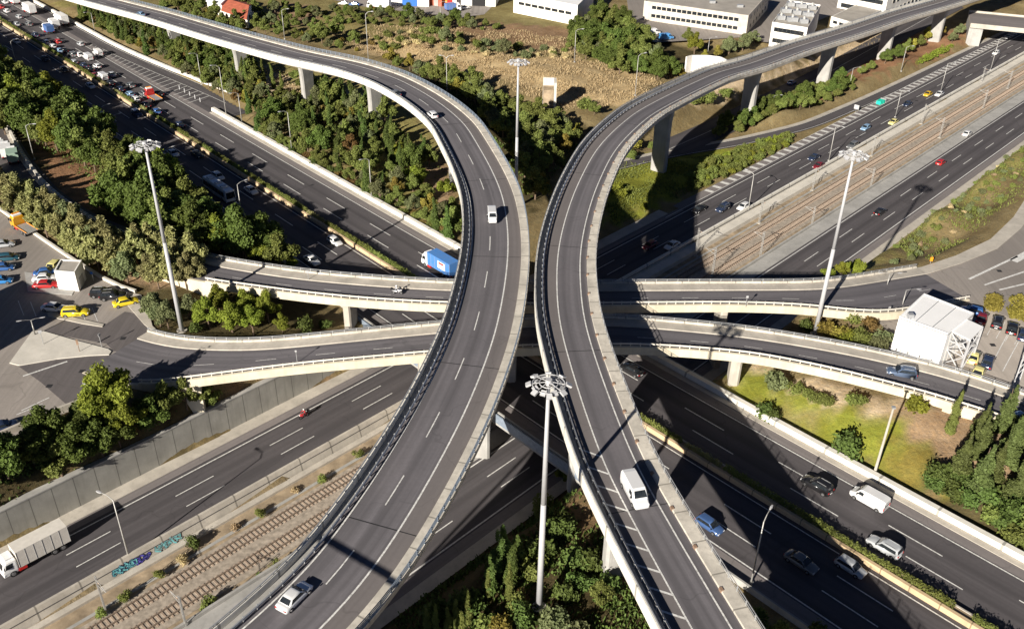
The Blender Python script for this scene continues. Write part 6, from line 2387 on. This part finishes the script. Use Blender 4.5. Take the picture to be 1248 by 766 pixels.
plant_set(scatter([(-110, 22), (-40, 58), (-10, 80), (27, 105), (68, 135), (115, 169), (170, 208), (234, 254), (311, 307), (350, 330), (250, 312), (185, 288), (140, 262), (152, 246), (122, 214), (70, 184), (30, 172), (0, 165), (-90, 140)], 4.1,
                  [('leafy', 4), ('leafy_mid', 4), ('rust', .15), ('round', 1), ('pine', .8)], (.95, 1.35), avoid=[[(205, 200), (330, 255), (335, 310), (285, 296), (240, 262)]], jitter_seed=2),
          'dense trees beside the shaded carriageway', 'beside the shaded carriageway', 'the far overpass', (385, 330))
plant_set(scatter([(-40, 216), (0, 240), (50, 262), (100, 288), (150, 308), (200, 322), (248, 330), (240, 345), (180, 352), (160, 346), (125, 334), (90, 312), (45, 283), (0, 254), (-40, 238)], 2.7, [('gum', 6), ('graygreen', .7)], (.85, 1.12), jitter_seed=3),
          'gum trees between the left lot and the slip road', 'between left lot and slip road', 'the far overpass', (256, 335))
plant_set(explicit([('gum', 194, 352, .85), ('gum', 211, 353, .85), ('gum', 228, 353, .85), ('gum', 243, 350, .75), ('graygreen', 188, 385, .85), ('graygreen', 206, 400, .8), ('graygreen', 196, 398, .7), ('graygreen', 232, 388, .8), ('pine', 256, 400, .78), ('pine', 284, 405, .86), ('pine', 309, 408, .78), ('pine', 328, 392, .82), ('pine', 268, 382, .7), ('pine', 300, 385, .75), ('pine', 345, 406, .5), ('bushdark', 372, 402, 1.3), ('bushdark', 395, 398, .9), ('bushdark', 240, 402, 1.0)]),
          'trees round the left floodlight mast', 'by the foot of the left mast', 'the mast', (222, 403))
plant_set(explicit([('pine', 300, 316, .78), ('pine', 318, 322, .85), ('pine', 336, 326, .62), ('pine', 282, 309, .7), ('pine', 357, 329, .42)]), 'pines behind the far overpass', 'behind the far overpass', 'the lamp post', (295, 265))
# belt between the jammed carriageway and the left viaduct
clear = [[(298, 76), (345, 90), (385, 125), (350, 128), (310, 105)], [(505, 205), (535, 205), (552, 255), (530, 255)]]
plant_set(scatter([(95, 24), (170, 62), (240, 100), (300, 133), (312, 164), (400, 216), (500, 268), (556, 299), (552, 262), (535, 215), (500, 180), (440, 150), (360, 124), (300, 94), (200, 54), (110, 15)], 3.5,
                  [('leafy_mid', 3), ('cypress', 3), ('round', 2.5), ('leafy', 1), ('graygreen', 1.5), ('rust', .35), ('yellow', .5)], (.62, .95), avoid=clear, jitter_seed=4),
          'trees between the jammed carriageway and the left viaduct', 'between jam and left viaduct', 'the blue lorry', (536, 300))
plant_set(explicit([('slim', 312, 98, .8), ('slim', 322, 102, .85), ('slim', 334, 108, .8), ('slim', 345, 116, .85), ('slim', 302, 108, .8), ('slim', 380, 112, .8)]), 'slim trees in the clearing under the left viaduct', 'in the pale viaduct clearing', 'the exit lane', (300, 128))
plant_set(explicit([('roundbright', 506, 226, 1.15), ('roundbright', 488, 196, 1.0), ('roundbright', 545, 238, .9), ('roundbright', 552, 262, .7)]), 'round bright trees beside the left viaduct', 'beside the left viaduct', 'the blue lorry', (536, 300))
plant_set(scatter([(312, 169), (400, 221), (500, 273), (552, 302), (545, 285), (500, 258), (400, 205), (320, 158)], 2.1, [('bushrust', 1), ('bush', 2), ('bushdark', 2)], (.7, 1.1), jitter_seed=5),
          'bushes along the white barrier', 'along the white motorway barrier', 'the blue lorry', (536, 300))
# beyond the left viaduct
plant_set(scatter([(470, 78), (520, 92), (560, 108), (640, 142), (712, 168), (688, 205), (652, 245), (640, 225), (612, 172), (575, 130), (535, 103)], 3.8, [('round', 3), ('leafy_mid', 3), ('graygreen', 2), ('yellow', 1.2)], (.8, 1.2), jitter_seed=6),
          'trees between the two viaducts', 'between the two viaducts', 'the farthest mast', (628, 250))
plant_set(explicit([('bush', 712, 132, 1.6), ('round', 724, 140, .8), ('bushyellow', 640, 190, 1.4), ('bushyellow', 655, 160, 1.5)]), 'bushes by the lone abutment', 'near the lone abutment', 'the abutment', (677, 136))
plant_set(scatter([(190, 12), (255, 30), (330, 44), (440, 66), (440, 52), (330, 28), (300, 10), (220, 2)], 4.5, [('leafy_mid', 2), ('round', 3), ('graygreen', 1), ('bushyellow', 1)], (.6, .95), jitter_seed=7),
          'trees beyond the far end of the left viaduct', 'beyond the left viaduct', 'the red tiled house', (290, 28))
plant_set(scatter([(330, 16), (400, 30), (500, 34), (610, 40), (610, 33), (500, 24), (400, 16), (335, 8)], 3.4, [('round', 2), ('bush', 2), ('graygreen', 1), ('leafy', .6)], (.55, .95), jitter_seed=8),
          'bushes along the factory yard', 'along the factory yard', 'the red tiled house', (290, 28))
plant_set(scatter([(440, 62), (470, 40), (545, 42), (640, 60), (700, 62), (690, 72), (560, 66), (500, 56)], 3.8, [('bush', 2), ('bushgray', 2), ('scrub', 3), ('graygreen', .6), ('bushrust', 1)], (.8, 1.5), jitter_seed=9),
          'bushes on the dry field', 'on the dry top field', 'the farthest mast', (628, 250))
plant_set(scatter([(692, 62), (740, 88), (800, 100), (828, 88), (790, 66), (768, 40), (740, 22), (715, 28)], 4.0, [('leafy', 3), ('leafy_mid', 3), ('graygreen', .8)], (.75, 1.15), jitter_seed=10),
          'tree clump before the factory hall', 'before the factory hall', 'the curved wall', (838, 84))
plant_set(explicit([('pine', 846, 66, .95), ('leafy_mid', 838, 52, .7), ('graygreen', 888, 66, 1.0), ('graygreen', 905, 62, 1.05), ('graygreen', 918, 55, .9), ('yellow', 873, 72, .9), ('yellow', 858, 74, .7), ('yellow', 818, 92, .9), ('yellow', 830, 96, .7), ('leafy', 722, 40, .7), ('leafy', 640, 14, .5)]),
          'trees round the factory hall', 'beside the factory hall', 'the plant building', (938, 56))
plant_set(scatter([(872, 168), (915, 158), (985, 134), (1036, 112), (1036, 100), (985, 112), (930, 136), (885, 152)], 2.9, [('round', 3), ('leafy', .8)], (.62, .85), jitter_seed=11),
          'dark trees under the right viaduct', 'under the right viaduct', 'the middle pier', (915, 140))
plant_set(explicit([('leafy', 1078, 78, .62), ('leafy', 1092, 72, .62), ('leafy_mid', 1104, 66, .7), ('yellow', 1112, 62, .85), ('yellow', 1128, 52, 1.0), ('yellow', 1142, 46, 1.05), ('graygreen', 1168, 44, .8), ('graygreen', 1160, 52, .7), ('leafy_mid', 1120, 58, .7), ('round', 1060, 86, .7), ('round', 1050, 92, .7)]),
          'trees by the corner overpass', 'by the top right overpass', 'the corner overpass', (1190, 44))
plant_set(scatter([(842, 236), (900, 208), (968, 174), (960, 166), (900, 182), (850, 205), (838, 218)], 1.9, [('bush', 3), ('bushbright', 1)], (.7, 1.05), 110, jitter_seed=12),
          'green shrubs filling the triangle by the slip road', 'in the slip road triangle', 'the viaduct shadow', (842, 236))
plant_set(explicit([('round', 795, 185, .6), ('round', 768, 195, .7), ('bushyellow', 775, 180, 1.5), ('bushyellow', 762, 188, 1.3), ('bushbright', 750, 232, 1.3), ('bushbright', 758, 240, 1.1), ('bushbright', 786, 256, 1.0), ('bush', 860, 125, 1.8), ('bush', 850, 128, 1.6), ('bush', 884, 118, 1.5)]), 'bushes by the tall pier of the right viaduct', 'beside the tall viaduct pier', 'that pier', (815, 195))
# right bank
plant_set(explicit([('roundbright', 1008, 340, .62), ('roundbright', 1024, 338, .75), ('roundbright', 1042, 335, .7)]), 'round bushes at the far overpass', 'against the far overpass', 'the high mast', (993, 408))
plant_set(scatter([(1072, 314), (1112, 288), (1200, 212), (1260, 160), (1260, 210), (1200, 264), (1130, 310), (1092, 326)], 2.2, [('bushgray', 5), ('scrub', 1), ('bush', 2)], (.4, .75), 85, jitter_seed=13),
          'shrubs on the right bank', 'on the right bank', 'the orange marker', (1134, 322))
plant_set(explicit([('bushyellow', 1010, 408, 1.3), ('bushyellow', 1018, 412, 1.2), ('bush', 1036, 396, 1.4), ('bush', 1048, 416, 1.2), ('bushbright', 1028, 418, 1.3), ('bushbright', 1040, 412, 1.1), ('bushrust', 1058, 398, 1.3), ('bushgray', 1068, 424, 1.2), ('bushgray', 1076, 416, 1.2), ('bushdark', 980, 402, 1.0)]),
          'bushes between the two overpasses', 'between the two overpasses', 'the high mast', (993, 408))
plant_set(explicit([('bushdark', 1027, 553, 1.75), ('bushdark', 1037, 550, 1.3), ('bushgray', 942, 470, 1.5), ('bush', 966, 478, 1.0), ('bush', 996, 490, .9), ('bush', 1006, 492, .9), ('bush', 1042, 492, 1.1), ('bushbright', 1118, 502, 1.5), ('bushdark', 930, 505, 1.2), ('bushdark', 942, 512, 1.0), ('bush', 985, 487, .8)]),
          'bushes on the right grass', 'on the grass below the overpass', 'the bare utility pole', (1066, 575))
plant_set(scatter([(1158, 600), (1195, 612), (1262, 612), (1262, 525), (1205, 528), (1170, 552)], 3.0, [('spire', 1)], (.85, 1.15), jitter_seed=14), 'conifers at the lower right', 'at the right edge', 'the overpass end', (1172, 500))
plant_set(explicit([('slim', 1156, 528, .85)]), 'cypress at the end of the near overpass', 'at the end of the near overpass', 'it', (1172, 500))
plant_set(scatter([(1128, 592), (1180, 628), (1262, 682), (1262, 625), (1190, 594), (1150, 578)], 1.9, [('bushdark', 4), ('bush', 1)], (1.0, 1.4), jitter_seed=15), 'shrub mass at the lower right barrier', 'behind the lower right barrier', 'the utility pole', (1066, 575))
# lower left
plant_set(explicit([('pine', 138, 520, 1.45), ('pine', 120, 526, 1.0), ('pine', 158, 526, 1.05)]), 'pines behind the panel wall', 'above the grey panel wall', 'the near overpass', (183, 470))
plant_set(scatter([(-30, 640), (0, 622), (60, 592), (110, 562), (160, 535), (150, 515), (100, 520), (50, 540), (0, 562), (-30, 580)], 2.7, [('leafy', 3), ('leafy_mid', 1)], (.68, .92), jitter_seed=16), 'dark trees behind the panel wall', 'behind the grey panel wall', 'the tall pine', (138, 515))
plant_set(explicit([('leafy_mid', 205, 503, .75), ('leafy_mid', 228, 498, .72), ('leafy_mid', 248, 491, .6), ('leafy', 188, 516, .72), ('bush', 262, 488, 1.2), ('bushdark', 178, 520, 1.3), ('bushrust', 160, 528, 1.2)]), 'trees under the left end of the near overpass', 'under the near overpass', 'the tall pine', (138, 515))
# planting between the viaducts, bottom centre: bushes coloured dark in place of shade
plant_set(explicit([('slim', 521, 775, .62), ('slim', 546, 778, .62), ('slim', 566, 788, .75), ('slim', 594, 728, .62), ('slim', 570, 760, .6), ('slim', 620, 730, .62), ('slim', 585, 775, .5), ('cypress', 606, 702, .8), ('cypress', 614, 692, .9), ('cypress', 622, 708, .8), ('cypress', 600, 722, .75), ('cypress', 632, 690, .7), ('slim', 556, 770, .7), ('slim', 532, 780, .6)]), 'cypresses in the bottom planting', 'in the dark bottom planting', 'the nearest mast', (657, 740))
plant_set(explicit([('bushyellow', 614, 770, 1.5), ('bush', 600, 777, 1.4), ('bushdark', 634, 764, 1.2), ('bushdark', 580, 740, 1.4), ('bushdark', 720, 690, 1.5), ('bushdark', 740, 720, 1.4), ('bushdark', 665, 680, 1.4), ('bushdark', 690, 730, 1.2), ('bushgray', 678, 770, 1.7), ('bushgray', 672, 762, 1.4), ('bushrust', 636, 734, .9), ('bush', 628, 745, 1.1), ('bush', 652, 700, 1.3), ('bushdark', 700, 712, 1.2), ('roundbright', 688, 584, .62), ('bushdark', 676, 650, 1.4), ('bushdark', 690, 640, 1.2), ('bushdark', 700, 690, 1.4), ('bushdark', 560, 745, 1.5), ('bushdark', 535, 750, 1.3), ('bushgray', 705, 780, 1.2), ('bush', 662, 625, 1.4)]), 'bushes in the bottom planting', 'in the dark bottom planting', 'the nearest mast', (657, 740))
plant_set([(k, G(x, y), z) for k, x, y, z in [('leafy', 905, 790, .8), ('leafy_mid', 945, 800, .75), ('leafy', 985, 815, .8), ('leafy_mid', 1020, 830, .8)]], 'trees below the lower right carriageway', 'below the shaded lower carriageway', 'the right viaduct', (900, 790))
plant_set(scatter([(130, 14), (200, 48), (300, 84), (400, 118), (470, 150), (460, 158), (400, 135), (310, 104), (200, 66), (110, 24)], 2.9, [('cypress', 3), ('leafy_mid', 2), ('graygreen', 1), ('leafy', 1)], (.85, 1.2), avoid=clear, jitter_seed=17),
          'trees along the foot of the left viaduct', 'at the left viaduct foot', 'the exit lane', (300, 128))
plant_set(explicit([('cypress', 98 + 7.5 * i, 19 + 4.3 * i, .72 + .08 * (i % 3)) for i in range(9)]), 'cypress row behind the motorway barrier', 'behind the upper left barrier', 'the lorries', (80, 30))
plant_set(explicit([('leafy_mid', 732, 735, .5)]), 'young tree in the bottom planting', 'right of the nearest mast foot', 'it', (657, 740))
plant_set([(k, P(x, y, ZRAIL + .05), s) for k, x, y, s in [('bush', 318, 630, .65), ('bush', 338, 696, .8), ('bushdark', 322, 706, .7), ('bush', 256, 742, .9), ('bushdark', 236, 668, .8), ('bush', 196, 704, .6), ('bush', 155, 728, .7), ('bush', 124, 748, .6), ('scrub', 222, 684, .8), ('scrub', 360, 600, .7), ('bush', 436, 556, .6), ('bush', 393, 585, .6), ('scrub', 285, 645, .7)]],
          'weeds beside the railway', 'beside the rails', 'the graffiti', (160, 690))
plant_set(explicit([('bushbright', 1203, 372, .01)])[:0], 'none', '', '', (0, 500)) if False else None

def hedge_mesh(L, wd_, h, n, mat, seed, leaf=.14):
    rng = np.random.default_rng(seed)
    c = [((i + .5) * .5 - L / 2, rng.normal() * .06, h * .5, .55, wd_ * .5, h * (.46 + .1 * rng.random())) for i in range(int(L / .5))]
    return leaf_mesh('median_hedge', c, n, leaf, mat, rng, .5, .5)
hm = [hedge_mesh(9.0, 1.15, 1.15, 1500, 'leaf_mid', 200), hedge_mesh(9.0, 1.05, 1.0, 1300, 'leaf_mid', 201), hedge_mesh(6.5, 1.0, .9, 900, 'leaf_olive', 202)]
s, k = SA0 + 4, 0
while s < SA1 - 4:
    q = hm[random.choices((0, 1, 2), (4, 4, 1.5))[0]]
    o = bpy.data.objects.new('median_hedge', q)
    COL.objects.link(o)
    o.location = AP.pt(s, .56 * K, .48)
    o.rotation_euler = (0, 0, AP.head(s) + (math.pi if random.random() < .5 else 0))
    k += 1
    tag(o, f'clipped green hedge in the tan planter, {ordinal(k)} length from the lower right', 'hedge', 'hedge lengths of the central reserve')
    s += 8.6 if random.random() < .8 else 11.5
def hedge_block(name, label, px, z, h, n, mat, seed):
    """clipped hedge filling a pixel outline (four corners)"""
    pts = [P(x, y, z) for x, y in px]
    rng = np.random.default_rng(seed)
    c = []
    for i in range(60):
        u, v = rng.random(), rng.random()
        p = pts[0].lerp(pts[1], u).lerp(pts[3].lerp(pts[2], u), v)
        c.append((p.x, p.y, h * .5, .8, .8, h * .5))
    o_ = sum(pts, Vector()) / 4
    c = [(a - o_.x, b - o_.y, e, f, g, i) for a, b, e, f, g, i in c]
    o = bpy.data.objects.new(name, leaf_mesh(name, c, n, .2, mat, rng, .6, .6))
    o.location = (o_.x, o_.y, z)
    COL.objects.link(o)
    tag(o, label, 'hedge')
hedge_block('clipped_hedge', 'clipped olive green hedge in the right lot, left of two', [(1200, 377), (1216, 381), (1219, 366), (1204, 363)], 4.5, 1.3, 2200, 'leaf_yellow', 1)
hedge_block('clipped_hedge', 'clipped olive green hedge in the right lot, cut by the edge', [(1230, 388), (1262, 394), (1262, 366), (1233, 364)], 4.5, 1.3, 3200, 'leaf_yellow', 2)
hedge_block('clipped_hedge', 'long clipped bright hedge beside the upper right slip road', [(1100, 86), (1128, 76), (1165, 58), (1150, 58)], -6.2, 1.6, 3600, 'leaf_bright', 3)

# low growth: grass tufts and weeds nobody could count, one sheet of loose blades per ground
def tufts(name, polys, n, size, mat, seed, h=.35):
    rng = np.random.default_rng(seed)
    ps = []
    for poly_px, share in polys:
        poly = [tuple(G(*q)[:2]) for q in poly_px]
        xs, ys = [p[0] for p in poly], [p[1] for p in poly]
        want = int(n * share)
        X = rng.uniform(min(xs), max(xs), want * 4); Y = rng.uniform(min(ys), max(ys), want * 4)
        ok = poly_sd(X, Y, poly) < 0
        patch = np.sin(X * .5 + 1.7 * np.sin(Y * .31)) + np.sin(Y * .43 + 1.3 * np.sin(X * .27)) + rng.normal(0, .7, X.shape)
        s_, t_ = a_st(X, Y); sb, tb2 = b_st(X, Y)
        ok &= (patch > -.3) & ~((t_ > -14 * K) & (t_ < 15 * K)) & ~((tb2 > -14.9 * K) & (tb2 < 29.2 * K))
        ps += list(zip(X[ok][:want], Y[ok][:want]))
    c = np.array([(x, y, zt1(x, y)) for x, y in ps])
    m = len(c)
    a = rng.random(m) * 6.28
    s = size * (.5 + rng.random(m))
    dx, dy = np.cos(a) * s, np.sin(a) * s
    hh = h * (.5 + rng.random(m))
    lx, ly = rng.normal(size=m) * .2, rng.normal(size=m) * .2
    v = np.stack([c + np.stack([-dx, -dy, -.05 + 0 * dx], 1), c + np.stack([dx, dy, -.05 + 0 * dx], 1), c + np.stack([dx * .7 + lx, dy * .7 + ly, hh], 1), c + np.stack([-dx * .7 + lx, -dy * .7 + ly, hh * .8], 1)], 1).reshape(-1, 3)
    me = bpy.data.meshes.new(name)
    me.from_pydata(v.tolist(), [], np.arange(4 * m).reshape(m, 4).tolist())
    at = me.attributes.new('tint', 'FLOAT', 'FACE')
    at.data.foreach_set('value', rng.random(m).astype(np.float32))
    me.materials.append(MATS[mat])
    o = bpy.data.objects.new(name, me)
    COL.objects.link(o)
    o['kind'] = 'stuff'
FIELD = [(400, 40), (470, 30), (620, 36), (720, 50), (830, 100), (770, 128), (690, 135), (620, 110), (500, 72), (440, 66)]
tufts('dry_grass', [(FIELD, .45), ([(800, 130), (870, 118), (1080, 50), (1060, 42), (940, 90)], .1), ([(300, 75), (400, 100), (480, 150), (400, 150)], .1)], 48000, .10, 'dry_scrub', 301, .42)
tufts('green_grass', [([(740, 185), (830, 195), (960, 168), (840, 235), (742, 278), (725, 240)], .3), ([(1050, 315), (1120, 275), (1240, 172), (1230, 165), (1130, 235), (1050, 300)], .2), ([(1060, 315), (1200, 205), (1248, 165), (1248, 240), (1130, 318)], .35), ([(60, 10), (280, 110), (560, 290), (540, 200), (300, 70)], .2)], 30000, .10, 'leaf_mid', 302, .35)
tufts('undergrowth', [([(0, 140), (110, 190), (300, 290), (385, 322), (300, 325), (180, 290), (90, 210)], .25), ([(490, 640), (640, 570), (710, 600), (800, 766), (860, 860), (430, 860)], .35), ([(480, 85), (560, 105), (710, 170), (650, 245), (600, 170)], .25), ([(0, 570), (150, 510), (280, 480), (150, 545), (0, 630)], .15)], 22000, .16, 'leaf_cypress_shade', 303, .45)  # leaf colour kept dark in place of shade in the bottom planting

# prototypes that ended up unused must not stay in the scene
for lst in PL.values():
    for o in lst:
        if o not in USEDP:
            for c in CHILDREN.get(o, []):
                bpy.data.objects.remove(c)
            bpy.data.objects.remove(o)
